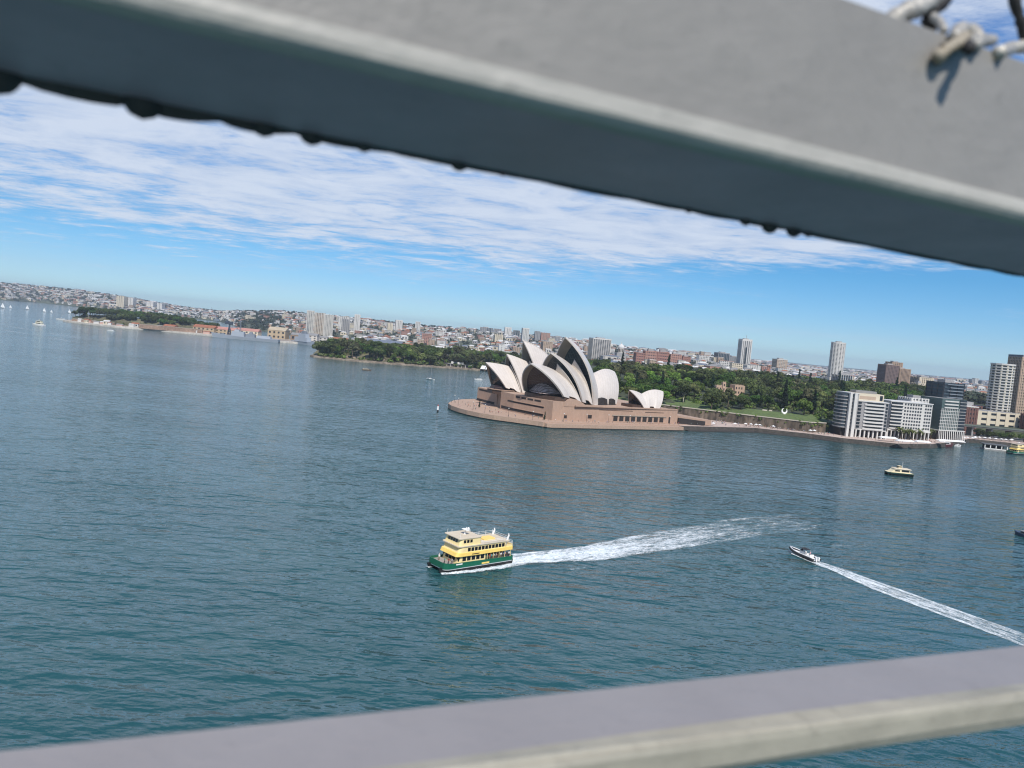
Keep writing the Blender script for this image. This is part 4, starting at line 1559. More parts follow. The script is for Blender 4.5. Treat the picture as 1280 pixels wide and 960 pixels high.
for sg in (1, -1):
    b = MB()
    b.box(-.55, .1, sg * .5 - .22, sg * .5 + .22, .5, 1.7, WHITEP)
    b.box(-.4, -.2, sg * .5 - .1, sg * .5 + .1, -.4, .5, ANTIF)
    b.build('outboard_motor', rib)
for x, y, lab in ((.36, .3, 'driver standing under the black canopy of the speedboat'), (.27, -.35, 'passenger in the open rear of the speedboat')):
    person(RST + rh * (rl * x) + Vector((-rh.y, rh.x, 0)) * y + Vector((0, 0, .82)), math.atan2(rh.y, rh.x) - 1.57, lab, None, 'stand')
foam_sheet('wake_foam', [tuple((RST + rh * 1)[:2]), (103.4, 229), (109.5, 216), (129.5, 180), (142, 157)], [2.2, 5.0, 9.5, 10.5, 12], foam_mat('speedboat_wake', 1.22, .30, 1.1, .30, 6, .75), lump=.15, nu=90)
foam_sheet('wake_foam', [tuple((RST + rh * 5)[:2]), (105.5, 231), (113.5, 216)], [1.3, 1.6, 1.6], foam_mat('speedboat_crest', 1.3, .25, 1.0, .3, 2), lump=.1)
foam_sheet('bow_foam', [tuple((RBW - rh * 3 - Vector((-rh.y, rh.x, 0)) * -1.9)[:2]), tuple((RST - Vector((-rh.y, rh.x, 0)) * -1.7)[:2]), tuple((RST - rh * 6 - Vector((-rh.y, rh.x, 0)) * -1.6)[:2])], [.7, 1.3, 1.3], foam_mat('speedboat_spray', 1.7, .4, 1.2, .3, 1), z=.12, lump=.15)

# ------------------------------------------------------------------ buildings
CONC = mat('pale_concrete', (.50, .47, .42), .85, .08, .06, var2=.06, scale2=.5)
WHITEC = mat('white_render', (.56, .54, .505), .8, .06, .06, var2=.06, scale2=.5)
CREAMC = mat('cream_render', (.56, .49, .37), .8, .07, .06)
TANC = mat('tan_concrete', (.40, .30, .22), .85, .08, .06)
BROWNC = mat('brown_precast', (.165, .115, .105), .85, .1, .08)
BROWNL = mat('tan_precast', (.33, .235, .165), .85, .1, .08)
GREYC = mat('grey_concrete', (.30, .29, .285), .85, .1, .08)
BRICK = mat('dark_red_brick', (.155, .075, .06), .9, .15, .2, var2=.15, scale2=2)
BRICKL = mat('salmon_brick', (.36, .20, .155), .9, .12, .1, var2=.15, scale2=1)
SANDST = mat('golden_sandstone', (.46, .35, .21), .9, .12, .1)
GLASSD = mat('window_glass_dark', (.020, .024, .030), .12, .3, .15)
GLASSB = mat('window_glass_blue', (.045, .062, .078), .10, .3, .1)
GLASSG = mat('window_glass_green', (.07, .10, .095), .12, .3, .1)
ROOFT = mat('terracotta_roof', (.30, .115, .06), .9, .2, .2, var2=.2, scale2=1.5)
ROOFG = mat('grey_roof', (.22, .215, .21), .85, .15, .2)
ROOFW = mat('pale_roof', (.55, .54, .52), .8, .1, .1)
SLATE = mat('slate_blue_roof', (.13, .15, .19), .8, .15, .1)


def ring(poly, off, z0, z1, m, name, root, m2=None):
    bb = MB()
    bb.prism(offset_poly(poly, off), z0, z1, m)
    return bb.build(name, root)


def building(name, label, loc, w, d, h, rz=0.0, floors=6, wall=CONC, glass=GLASSD, band=.48, piers=0, pier_w=.8, pier_mat=None, balcony=None, crown=None, group=None, roof=None,
             cat='building', base=2.0, poly=None, plant=True, out=.06):
    """storeys with window bands on every side, optional piers and balconies; loc is the ground point under the centre"""
    root = thing(name, label, cat, loc, rz, group)
    P = poly or rect(0, 0, w, d)
    b = MB()
    b.prism(P, -base, h, wall, roof or ROOFG)
    body = b.build('wall', root)
    fh = h / floors
    for k in range(floors):
        z = k * fh
        if band:
            ring(P, out, z + fh * .34, z + fh * (.34 + band), glass, 'window', body)
        if balcony:
            ring(P, balcony[0], z + fh * .02, z + fh * balcony[1], balcony[2], 'balcony', root)
    if piers:
        for i in range(len(P)):
            p, q = Vector(P[i]), Vector(P[(i + 1) % len(P)])
            L = (q - p).length
            dd = (q - p).normalized()
            nn = Vector((dd.y, -dd.x))
            k = max(1, int(round(L / piers)))
            for j in range(k + 1):
                c = p + dd * min(max(L * j / k, pier_w * .55), L - pier_w * .55)
                bb = MB()
                bb.prism([tuple(c + dd * a + nn * e) for a, e in ((-pier_w / 2, -.3), (-pier_w / 2, .42), (pier_w / 2, .42), (pier_w / 2, -.3))][::-1], -base, h + .3, pier_mat or wall)
                bb.build('pier', root, fix=True)
    if crown:
        ring(P, crown[0], h + .05, h + crown[1], crown[2], 'crown', root)
    if plant:
        bb = MB()
        bb.prism([(x * .45, y * .45) for x, y in P], h - .2, h + fh * .8 + (crown[1] if crown else 0), GREYC)
        bb.build('plant_room', root)
    return root


def block_at(px, ytop, Y, wpx, dep, zbase):
    """centre ground point, width and height of a block whose top edge is seen at px, ytop"""
    top = at(px, ytop, Y)
    return (top.x, Y + dep / 2, zbase), wpx / FPX * Y, top.z - zbase


HZ = lambda px, Y: hill_z(px, Y) - 1
# --- curved waterside apartments with white pillars
HRZ = R(4)
A0 = Vector((277, 636, 3.6))
apt = thing('apartment_block', 'curved pale waterside apartments with two tall white pillars and striped balconies', 'building', A0, HRZ)
FHT = 3.25


def arcfront(x0, x1, bulge, depth, y0=0, k=8):
    pts = [(x0 + (x1 - x0) * i / k, y0 - bulge * (1 - (2 * i / k - 1) ** 2)) for i in range(k + 1)]
    return pts + [(x1, y0 + depth), (x0, y0 + depth)]


core = arcfront(8.5, 37, 2.6, 22)
b = MB()
b.prism(core, 6.8, 29.6, GREYC, ROOFG)
aptw = b.build('wall', apt)
dk, lt = arcfront(8.6, 16.0, .9, 20, y0=-.5), arcfront(16.2, 32.0, 1.2, 20, y0=-1.9)
for f in range(8):
    z = 7.0 + f * 2.86
    bb = MB()
    bb.prism([(x, y) for x, y in dk], z + .9, z + 2.6, GLASSD)
    bb.build('window', aptw)
    bb = MB()
    bb.prism(offset_poly(dk, .25), z, z + .62, GREYC)
    bb.build('balcony', apt)
    bb = MB()
    bb.prism(lt, z + 1.15, z + 2.6, GLASSD)
    bb.build('window', aptw)
    bb = MB()
    bb.prism(offset_poly(lt, .9), z - .1, z + 1.25, WHITEC)
    bb.build('balcony', apt)
    bb = MB()
    bb.box(33.2, 36.2, -.9, 4, z + .5, z + 2.3, GLASSD)
    bb.build('window', aptw)
b = MB()
b.prism(offset_poly(arcfront(8.2, 37, 2.9, 22), .3), 29.8, 30.5, WHITEC, ROOFW)
b.build('cornice', apt)
b = MB()                                           # set back cream penthouse
b.box(8.5, 35, 5, 20, 30.4, 36.4, CREAMC)
b.build('penthouse', apt)
for x0, x1, z0, z1, mm in ((9.2, 11.4, 31.3, 35.2, GLASSD), (31.5, 34.0, 31.2, 35.4, GLASSD), (14, 28, 31.6, 34.2, TANC)):
    b = MB()
    b.box(x0, x1, 4.9, 5.4, z0, z1, mm)
    b.build('window', aptw)
b = MB()
b.box(12, 30, 8, 18, 36.5, 38.4, ROOFG)
b.build('plant_room', apt)
b = MB()
b.box(1.2, 9.5, -2.2, 20, 6.8, 35.6, GREYC)         # stair tower between the pillars
b.build('wall', apt)
bay = [(.2 + 4.3 * math.cos(a), 7 + 8.2 * math.sin(a)) for a in [2 * math.pi * i / 18 for i in range(18)]]
b = MB()
b.prism(bay, 6.5, 35.2, GLASSB)
b.build('bay', apt)
for f in range(10):
    z = 7 + f * 2.84
    bb = MB()
    bb.prism(offset_poly(bay, .5), z, z + .9, GREYC)
    bb.build('balcony', apt)
    bb = MB()
    bb.box(3.3, 4.6, -2.35, -1.9, z + .5, z + 2.2, GLASSD)
    bb.build('window', aptw)
for x, wd in ((2.0, 2.0), (6.2, 2.6)):
    b = MB()
    b.box(x - wd / 2, x + wd / 2, -4.4, -2.2, 0, 36.4, WHITEC)
    b.build('pillar', apt)
b = MB()
b.box(.8, 10.0, -2.9, 19, 35.62, 36.3, WHITEC)
b.build('cornice', apt)
b = MB()
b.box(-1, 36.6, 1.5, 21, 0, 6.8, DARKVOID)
b.build('arcade_wall', apt)
for i in range(8):
    b = MB()
    x = 10.5 + i * 3.7
    b.box(x - .55, x + .55, -2.2, -.9, 0, 6.4, WHITEC)
    b.build('column', apt)
b = MB()
b.prism(offset_poly(arcfront(8.6, 37, 2.6, 20), .4), 6.3, 7.0, WHITEC)
b.build('arcade_beam', apt)

# --- second white block beside it
B0 = Vector((322, 655, 3.6))
apt2 = thing('apartment_block', 'white waterside block with square punched windows beside the curved apartments', 'building', B0, R(10))
P = arcfront(2, 42, 1.6, 20)
b = MB()
b.prism(P, 8.0, 31.2, WHITEC, ROOFG)
apt2w = b.build('wall', apt2)
for f in range(8):
    z = 8.3 + f * 2.85
    lf = arcfront(2.6, 13, .9, 16, y0=-.9)
    bb = MB()
    bb.prism(offset_poly(lf, .2), z + 1.0, z + 2.55, GLASSD)
    bb.build('window', apt2w)
    bb = MB()
    bb.prism(offset_poly(lf, .7), z - .1, z + .95, WHITEC)
    bb.build('balcony', apt2)
    for i in range(11):
        x = 14.2 + i * 2.5
        if i == 7:
            continue
        y = -1.6 * (1 - (2 * (x - 2) / 40 - 1) ** 2)
        bb = MB()
        bb.box(x, x + 1.5, y - .12, y + 1, z + .8, z + 2.3, GLASSD)
        bb.build('window', apt2w)
b = MB()
b.prism(offset_poly(P, .5), 31.2, 31.9, WHITEC, ROOFW)
b.build('cornice', apt2)
b = MB()
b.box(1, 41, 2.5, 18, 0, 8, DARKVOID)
b.build('arcade_wall', apt2)
b = MB()
b.box(.5, 42, -1.2, 2.4, 6.6, 8.0, WHITEC)
b.build('arcade_beam', apt2)
for i in range(12):
    b = MB()
    x = 1.2 + i * 3.6
    b.box(x - .45, x + .45, -1.0, .3, 0, 6.6, WHITEC)
    b.build('column', apt2)
building('apartment_block', 'taller pale block with a stepped top rising behind the white punched-window block', (360, 689, 3.6), 17, 18, 35.0, R(10), 12, WHITEC, GLASSD, .42, 3.2, 1.3)

# --- glass fronted block with slanting base columns and the black glass tower over it
C0 = Vector((381, 680, 3.6))
apt3 = thing('apartment_block', 'green glass fronted quay block on slanting white columns under the black tower', 'building', C0, R(22))
P = rect(15, 12, 30, 24)
b = MB()
b.prism(P, 8.5, 37, GLASSG, ROOFG)
apt3w = b.build('wall', apt3)
for f in range(10):
    z = 8.6 + f * 2.84
    bb = MB()
    bb.box(-.3, 22, -.35, .5, z, z + .5, WHITEC) if f < 7 else bb.box(3, 20, -.9, .5, z, z + 1.1, WHITEC)
    bb.build('floor_slab', apt3)
    bb = MB()
    bb.box(22.2, 30.4, -.4, 24.2, z + .9, z + 2.5, GLASSD)
    bb.build('window', apt3w)
    bb = MB()
    bb.box(22.2, 30.7, -.7, 24.4, z, z + .6, GREYC)
    bb.build('balcony', apt3)
for i in range(11):
    bb = MB()
    x = .2 + i * 2.15
    bb.box(x, x + .4, -.42, .4, 8.6, 28.4, WHITEC)
    bb.build('mullion', apt3)
for i in range(13):
    bb = MB()
    x = -1 + i * 2.6
    bb.tube([(x - 1.6, -3.8, 0), (x, -.8, 8.5)], .42, WHITEC, 6)
    bb.build('column', apt3)
b = MB()
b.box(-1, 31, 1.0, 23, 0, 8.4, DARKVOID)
b.build('arcade_wall', apt3)
b = MB()
b.box(-1.5, 31.5, -1.4, 24, 8.2, 8.9, WHITEC)
b.build('arcade_beam', apt3)
bk = building('tower_block', 'black glass apartment tower with pale slab lines above the quay block', (402, 716, 3.6), 22, 22, 51.0, R(12), 17, mat('black_facade', (.022, .026, .034), .35, .2, .1), GLASSB, .50, 6.5, .6, mat('black_frame', (.03, .034, .04), .5, .1, .3))
for k in range(5):
    b = MB()
    b.box(-8 + (k % 2) * 3, 9, -12.6, -11.9, 37.5 + k * 2.9, 38.1 + k * 2.9, mat('slab_grey', (.22, .24, .27), .6, .1, .3))
    b.build('floor_slab', bk)

# --- right hand group: brick block, cream tower on a podium, tan tower, elevated road
building('brick_block', 'dark red brick block with a pale parapet behind the elevated road', (471, 795, 3.6), 13, 18, 27, R(8), 6, BRICK, GLASSD, .40, 3.6, 1.7, crown=(.3, 1.2, WHITEC))
building('brick_block', 'long purplish brick building with a dark roof behind the cream podium', (512, 880, 3.6), 62, 24, 26, R(4), 6, BRICK, GLASSD, .40, 3.8, 1.9, roof=SLATE)
building('podium_block', 'low cream stone podium with wide dark openings beneath the cream tower', (519, 838, 3.6), 66, 34, 23, R(8), 4, CREAMC, GLASSD, .40, 11, 4.5, plant=False)
tp = [(11.2 * math.cos(a) * (1.0 if math.cos(a) > 0 else .95), 12 * math.sin(a)) for a in [2 * math.pi * (i + .5) / 12 for i in range(12)]]
building('tower_block', 'cream round-cornered tower with ribbed floors and a flat pale cap', (546.5, 864, 3.6), 24, 22, 74.2, R(6), 24, CREAMC, GLASSD, .52, 7.2, .8, mat('cream_pier', (.60, .55, .44), .8, .05, .1), balcony=(.7, .36, WHITEC), poly=tp, crown=(.9, 1.8, WHITEC), plant=False)
building('tower_block', 'tan concrete tower with a grid of small windows beside the cream tower', (592, 895, 3.6), 26, 24, 86, R(2), 26, TANC, GLASSD, .44, 2.6, 1.2, crown=(.2, 2.5, SLATE), plant=False)
building('brick_block', 'purple brown brick block at the foot of the tan tower', (570, 810, 3.6), 50, 24, 24, R(6), 5, BRICK, GLASSD, .40, 3.5, 1.7)
er = thing('elevated_road', 'dark elevated road on piers crossing behind the quay trees', 'overpass', (455, 760, 3.6), R(-8))
b = MB()
b.box(-36, 190, 0, 16, 8.6, 10.4, mat('dark_concrete', (.10, .10, .10), .9, .15, .1), None)
b.build('deck', er)
b = MB()
b.box(-36, 190, -.4, .0, 9.8, 11.4, mat('green_grey_parapet', (.12, .14, .12), .9, .1, .2))
b.build('parapet', er)
for i in range(12):
    b = MB()
    b.box(-32 + i * 18, -30.4 + i * 18, 2, 14, 0, 8.6, GREYC)
    b.build('pier', er)

# --- skyline towers: px, top row, depth, width px, deep m, floors, wall, glass, piers, pier width, pier material, crown, label
TOWERS = [
    (751, 423, 1900, 24, 30, 18, GREYC, GLASSD, 6, 1.4, CONC, (.3, 3, WHITEC), 'grey apartment tower with a white top between opera sail and dome'),
    (735, 433, 2100, 9, 18, 10, TANC, GLASSD, 5, 2.4, None, None, 'small tan block leaning against the grey apartment tower'),
    (933.5, 424, 2000, 13, 24, 30, GREYC, GLASSD, 5.5, 2.2, WHITEC, (.2, 5, WHITEC), 'tall slim white and grey tower with a mast, highest over the garden'),
    (904, 441, 2100, 15, 26, 12, GLASSB, GLASSD, 5, .7, GREYC, (.3, 2, GREYC), 'blue grey glass block with roof plant next to the slim masted tower'),
    (897, 447, 2060, 10, 20, 9, CREAMC, GLASSD, 5, 1.8, None, None, 'cream block in front of the blue grey glass block'),
    (918, 446, 2150, 14, 22, 11, GREYC, GLASSB, 6, .7, None, None, 'mid grey glass block at the foot of the slim masted tower'),
    (942, 457, 1900, 17, 26, 5, WHITEC, GLASSD, 6, 3.0, None, None, 'low bright white block below the slim masted tower'),
    (977, 449, 2100, 14, 26, 10, WHITEC, GLASSD, 5, 2.6, TANC, (.3, 2, WHITEC), 'white squarish block with pinkish panels alone on the skyline'),
    (1051.5, 428, 1700, 17, 28, 32, WHITEC, GLASSD, 3.6, 1.7, WHITEC, (.5, 3.5, WHITEC), 'tall white ribbed cylinder-like tower standing alone beyond the garden'),
    (1056, 469, 1520, 19, 24, 5, GLASSB, GLASSD, 5, .9, WHITEC, None, 'pale blue glass block in front of the white ribbed tower'),
    (1041, 472, 1560, 13, 24, 4, WHITEC, GLASSD, 6, 2.6, None, None, 'low white block at the foot of the white ribbed tower'),
    (1115, 456, 1300, 17, 24, 22, BROWNC, GLASSD, 2.6, 1.3, BROWNC, (.1, .8, BROWNL), 'dark brown office tower, wider front half of the stepped pair'),
    (1130, 461, 1330, 16, 26, 20, BROWNC, GLASSD, 2.6, 1.3, BROWNL, (.1, .8, BROWNL), 'brown office tower with a tan side, lower half of the stepped pair'),
    (1121, 453, 1340, 15, 18, 22, BROWNL, GLASSD, 4, 2.2, BROWNL, None, 'tan core block rising behind the stepped brown towers'),
    (1157, 472, 1330, 20, 24, 10, TANC, GLASSD, 4, 2.2, CREAMC, None, 'tan stone block between brown towers and black glass tower'),
    (1151, 479, 1300, 9, 20, 6, CREAMC, GLASSD, 4, 2.0, None, None, 'low cream wing attached in front of the tan stone block'),
    (1166, 478, 1360, 10, 20, 8, WHITEC, GLASSD, 4, 1.6, None, None, 'white wing behind the tan stone block'),
    (1217, 474, 3600, 4, 24, 20, GREYC, GLASSD, 6, 2, None, None, 'tiny grey tower far off between black and cream towers'),
    (1221.5, 473, 3700, 5, 24, 20, WHITEC, GLASSD, 6, 2.6, None, None, 'tiny white tower far off between black and cream towers'),
    (1229, 476, 3600, 4, 24, 14, GREYC, GLASSB, 6, 2, None, None, 'tiny bluish block far off beside the tiny white tower'),
    (387, 388, 2250, 9, 26, 22, CONC, GLASSD, 5, 2.2, None, (.2, 3, CONC), 'highest tower of the pale trio above the naval wharf'),
    (399, 391, 2300, 12, 28, 19, TANC, GLASSD, 5, 2.2, CONC, None, 'middle tan tower of the pale trio above the naval wharf'),
    (410, 393, 2250, 11, 28, 20, CONC, GLASSD, 4, 2.0, None, (.2, 2, WHITEC), 'pinkish ribbed tower closing the pale trio above the wharf'),
    (430, 396, 2500, 12, 28, 14, WHITEC, GLASSD, 6, 2.6, None, None, 'wide white block just beyond the pale trio'),
    (432, 399, 2350, 9, 24, 15, GREYC, GLASSD, 5, 2.0, None, None, 'grey block in front of the wide white block'),
    (446, 393, 2400, 7, 24, 20, WHITEC, GLASSD, 5, 2.4, None, (.3, 3, WHITEC), 'slim white tower beyond the pale trio'),
    (498, 400, 2700, 8, 28, 13, WHITEC, GLASSD, 6, 3.0, None, (.2, 3, WHITEC), 'bright white tower on the ridge over the wooded point'),
    (487, 404, 2600, 6, 24, 10, CREAMC, GLASSD, 6, 3.0, None, None, 'short cream tower beside the bright white ridge tower'),
    (522, 402, 2600, 6, 22, 17, WHITEC, GLASSB, 6, 2.0, None, (.2, 2, WHITEC), 'narrow white tower with a blue grey side above the wooded point'),
    (533, 417, 2100, 12, 28, 8, BRICKL, GLASSD, 5, 2.4, None, None, 'salmon pink block above the trees of the wooded point'),
    (150, 370, 4150, 9, 50, 12, CREAMC, GLASSD, 9, 5, None, None, 'broad cream tower on the far shore behind the naval hill'),
    (163, 372, 4200, 6, 45, 10, WHITEC, GLASSD, 9, 5, None, None, 'white tower on the far shore next to the broad cream one'),
    (187, 377, 4250, 8, 50, 8, WHITEC, GLASSD, 9, 5, None, None, 'low white block high on the far shore hillside'),
    (199, 379, 4200, 6, 50, 8, WHITEC, GLASSD, 9, 5, None, None, 'twin low white block on the far shore hillside'),
    (604, 409, 3000, 7, 30, 10, GREYC, GLASSB, 7, 2, None, None, 'blue grey block on the ridge before the far opera sails'),
    (612, 410, 3000, 8, 30, 10, GLASSB, GLASSD, 7, 2, GREYC, None, 'dark glassy block on the ridge before the far opera sails'),
    (622, 411, 3100, 9, 30, 9, GREYC, GLASSD, 7, 2.5, None, None, 'wide grey block on the ridge over the far opera sails'),
    (635, 409, 3000, 8, 30, 13, WHITEC, GLASSD, 7, 3.5, None, (.2, 5, WHITEC), 'white crowned tower on the ridge over the far opera sails'),
    (623, 418, 2500, 10, 26, 9, CREAMC, GLASSD, 6, 3.0, None, None, 'cream block below the ridge over the far opera sails'),
    (646, 413, 2900, 8, 30, 10, GLASSB, GLASSD, 7, 2, GREYC, None, 'slate coloured block between the white towers over the sails'),
    (657, 410, 2500, 8, 26, 18, WHITEC, GLASSG, 5, 2.0, None, (.2, 3, WHITEC), 'tall white tower just above the tip of the far opera sail'),
    (672, 414, 2800, 6, 26, 14, GREYC, GLASSB, 6, 2, None, None, 'narrow grey tower left of the pink one above the sails'),
    (682, 416, 2700, 11, 28, 13, TANC, GLASSD, 5, 2.6, BRICKL, None, 'pinkish tan tower between the two highest opera sails'),
    (696, 421, 2900, 9, 28, 7, GREYC, GLASSB, 6, 2.0, None, None, 'low grey block beside the highest opera sail'),
    (684, 427, 2100, 12, 26, 9, TANC, GLASSD, 5, 2.6, None, None, 'tan block half hidden behind the opera sails'),
    (627, 431, 1850, 7, 20, 8, WHITEC, GLASSD, 5, 3.0, None, None, 'white block low above the trees behind the far sail'),
    (690, 441, 1600, 9, 24, 9, BRICKL, GLASSD, 5, 2.6, CREAMC, None, 'striped salmon block low behind the opera sails'),
]
for (px, yt, Y, wpx, dep, fl_, wall, gl, pr, pw, pm, cr, lab) in TOWERS:
    zb = max(3, HZ(px, Y + dep / 2))
    loc, w, h = block_at(px, yt + (0 if not cr else cr[1] / Y * FPX), Y, wpx, dep, zb)
    poly = None
    if 'cylinder-like' in lab:
        lab = lab.replace('cylinder-like ', 'rounded ')
        poly = [(w / 2 * math.cos(a), w / 2 * math.sin(a)) for a in [2 * math.pi * (i + .5) / 14 for i in range(14)]]
        pr = 5
    big = wpx * Y / FPX / pr < 14
    r = building('tower' if h > 32 else 'city_block', lab, loc, w, dep, max(h, 8), R(rnd.uniform(4, 16)) if Y < 3000 else 0.1, fl_, wall, gl, .48, pr, pw, pm, crown=cr, poly=poly, plant=(Y < 2200))
    if 'mast' in lab and 'highest' in lab:
        b = MB()
        b.tube([(2, 0, h), (2, 0, h + 16)], .5, GREYC, 5)
        b.build('mast', r)
        b = MB()
        b.box(-3.5, 1.0, -dep / 2 - 1.0, -dep / 2 + 1, h * .2, h * .78, GLASSD)
        b.build('dark_bay', r)

# domed church on the skyline
p = at(776, 440, 1950)
ch = thing('domed_church', 'stone church with a white topped dome on the skyline above the garden', 'church', (p.x, 1950, HZ(776, 1950)), R(8))
hh = at(776, 441, 1950).z - HZ(776, 1950)
b = MB()
b.box(-13, 13, -11, 11, -2, hh, GREYC)
b.build('nave', ch)
b = MB()
b.prism([(8 * math.cos(a), 8 * math.sin(a)) for a in [2 * math.pi * i / 12 for i in range(12)]], hh, hh + 13, CONC)
drum = b.build('drum', ch)
for i in range(12):
    a = 2 * math.pi * (i + .5) / 12
    b = MB()
    b.box(-.9, .9, -.3, .3, hh + 2, hh + 10, DARKVOID, Matrix.Translation((7.9 * math.cos(a), 7.9 * math.sin(a), 0)) @ Matrix.Rotation(a + math.pi / 2, 4, 'Z'))
    b.build('window', drum)
b = MB()
b.loft([[(r * math.cos(2 * math.pi * i / 14), r * math.sin(2 * math.pi * i / 14), z) for i in range(14)] for r, z in ((8.6, hh + 13), (8, hh + 16), (6.2, hh + 19), (3.4, hh + 21.4), (1.2, hh + 22.5), (.9, hh + 25), (.3, hh + 27))], ROOFW)
b.build('dome', ch)

# terracotta wharf apartments in a long row beyond the garden
for i, (px, yt, wpx, lab) in enumerate(((801, 441, 12, 'lowest red brick terrace block at the near end of the brick row'), (814, 439, 15, 'red brick terrace block second along the brick row with salmon panels'),
                                        (829, 440, 15, 'red brick terrace block with the tallest gable in the brick row'), (845, 443, 14, 'red brick terrace block with cream bays in the brick row'), (858, 446, 10, 'short red brick block ending the brick row by white roofs'))):
    Y = 1700
    loc, w, h = block_at(px, yt, Y, wpx, 24, max(5, HZ(px, Y)))
    building('brick_terrace', lab, loc, w, 24, h, R(6), 5, BRICKL, GLASSD, .40, 5, 2.4, BRICKL if i % 2 else mat('red_brick_pier', (.27, .13, .10), .9, .1, .2), roof=ROOFT, group='red brick row above the garden trees')

# castle-like sandstone house among the trees
gp = at(911, 489, 800)
gh = thing('sandstone_house', 'castle-like pinkish sandstone house half hidden among the garden trees', 'house', (gp.x, 800, garden_z(gp.x, 800)), R(10))
SANDP = mat('pink_sandstone', (.44, .31, .22), .9, .12, .2, var2=.15, scale2=1)
zh = gp.z - garden_z(gp.x, 800) + 5
for i, (x0, x1, y0, y1, h) in enumerate(((-15, -5, -2, 10, zh), (-5, 5, 0, 12, zh - 2), (5, 16, -3, 9, zh + 2), (-9, -5.5, -3.6, 0, zh + 4))):
    b = MB()
    b.box(x0, x1, y0, y1, -4, h, SANDP)
    for k in range(int((x1 - x0) / 1.6)):
        b.box(x0 + .2 + k * 1.6, x0 + 1.0 + k * 1.6, y0 - .02, y0 + .5, h, h + .9, SANDP)
    gw = b.build('wall', gh)
    for k in range(max(1, int((x1 - x0) / 3))):
        for zz in (h - 4, h - 8.5):
            b = MB()
            b.box(x0 + 1 + k * 3, x0 + 2.2 + k * 3, y0 - .08, y0 + .4, zz, zz + 2.2, GLASSD)
            b.build('window', gw)

# white crescent sculpture and pale benches on the lawn
sp = at(980, 519, 675)
sc = thing('sculpture', 'white crescent ring sculpture standing on the garden lawn', 'sculpture', (sp.x, 675, garden_z(sp.x, 675)), R(10))
b = MB()
rings = []
for k in range(19):
    a = R(-215 + 290 * k / 18 - 30)
    f = math.sin(math.pi * min(1, max(0, k / 18)))
    r_ = .18 + .75 * f
    c = Vector((2.3 * math.cos(a), 0, 2.9 + 2.3 * math.sin(a)))
    rad = Vector((math.cos(a), 0, math.sin(a)))
    rings.append([c + rad * (r_ * math.cos(q)) + Vector((0, 1, 0)) * (.5 * r_ * math.sin(q)) for q in [2 * math.pi * i / 8 for i in range(8)]])
b.loft(rings, WHITEP)
b.build('crescent', sc, smooth=True)
b = MB()
b.box(-.9, .9, -.7, .7, -.5, .5, WHITEP)
b.build('plinth', sc)
for px, py, w, lab in ((956, 511, 4.5, 'longer pale stone slab lying on the lawn beside the crescent'), (963, 513, 3, 'shorter pale stone slab on the lawn nearer the crescent')):
    q = at(px, py, 690)
    t_ = thing('stone_slab', lab, 'stone', (q.x, 690, garden_z(q.x, 690)), R(-10))
    b = MB()
    b.loft([[(-w / 2, -.8, 0), (w / 2, -.8, 0), (w / 2, .8, 0), (-w / 2, .8, 0)], [(-w / 2 + .3, -.6, 1.1), (w / 2 - .2, -.6, .9), (w / 2 - .2, .6, .9), (-w / 2 + .3, .6, 1.1)]], COPING)
    b.build('slab', t_)

# ------------------------------------------------------------------ trees
def leaf_mat(name, dark, light, rand=.34):
    m = bpy.data.materials.new(name)
    m.use_nodes = True
    t = NT(m.node_tree)
    co = t.n('ShaderNodeTexCoord').outputs['Object']
    oi = t.n('ShaderNodeObjectInfo').outputs['Random']
    off = t.n('ShaderNodeCombineXYZ', ins={0: t.math('MULTIPLY', oi, 37.0), 1: 0.0, 2: t.math('MULTIPLY', oi, 11.0)}).outputs[0]
    n = t.n('ShaderNodeTexNoise', ins={'Vector': t.vmath('ADD', co, off).outputs[0], 'Scale': .28, 'Detail': 4.0, 'Roughness': .65}).outputs[0]
    isl = t.n('ShaderNodeNewGeometry').outputs['Random Per Island']
    f = t.math('ADD', t.math('MULTIPLY', n, .75), t.math('MULTIPLY', isl, .35))
    c = t.ramp(f, [(.35, dark), (.78, light)])
    c = t.n('ShaderNodeHueSaturation', ins={'Color': c, 'Hue': t.math('ADD', .5 - rand * .09, t.math('MULTIPLY', oi, rand * .20)), 'Saturation': t.math('ADD', .80, t.math('MULTIPLY', oi, .35)),
                                            'Value': t.math('ADD', 1 - rand * 1.6, t.math('MULTIPLY', t.math('FRACT', t.math('MULTIPLY', oi, 7.13)), rand * 3.2))}).outputs[0]
    df = t.n('ShaderNodeBsdfDiffuse', ins={0: c})
    tl = t.n('ShaderNodeBsdfTranslucent', ins={0: c})
    mx = t.n('ShaderNodeMixShader', ins={0: .22, 1: df.outputs[0], 2: tl.outputs[0]})
    t.n('ShaderNodeOutputMaterial', ins={0: mx.outputs[0]})
    return m


LEAF_FIG = leaf_mat('fig_leaves', (.032, .054, .019), (.125, .162, .052))
LEAF_GUM = leaf_mat('gum_leaves', (.046, .060, .028), (.155, .160, .070))
LEAF_BRIGHT = leaf_mat('bright_leaves', (.060, .100, .025), (.19, .23, .065))
LEAF_PINE = leaf_mat('pine_needles', (.012, .026, .016), (.035, .055, .028), .15)
LEAF_RUST = leaf_mat('russet_leaves', (.075, .052, .022), (.17, .105, .045), .15)
LEAF_PALM = leaf_mat('palm_fronds', (.05, .075, .02), (.16, .17, .06), .15)
BARK = mat('tree_bark', (.10, .075, .05), .95, .25, .5, bump=.05)
BARKW = mat('pale_gum_bark', (.42, .37, .30), .9, .15, .5)


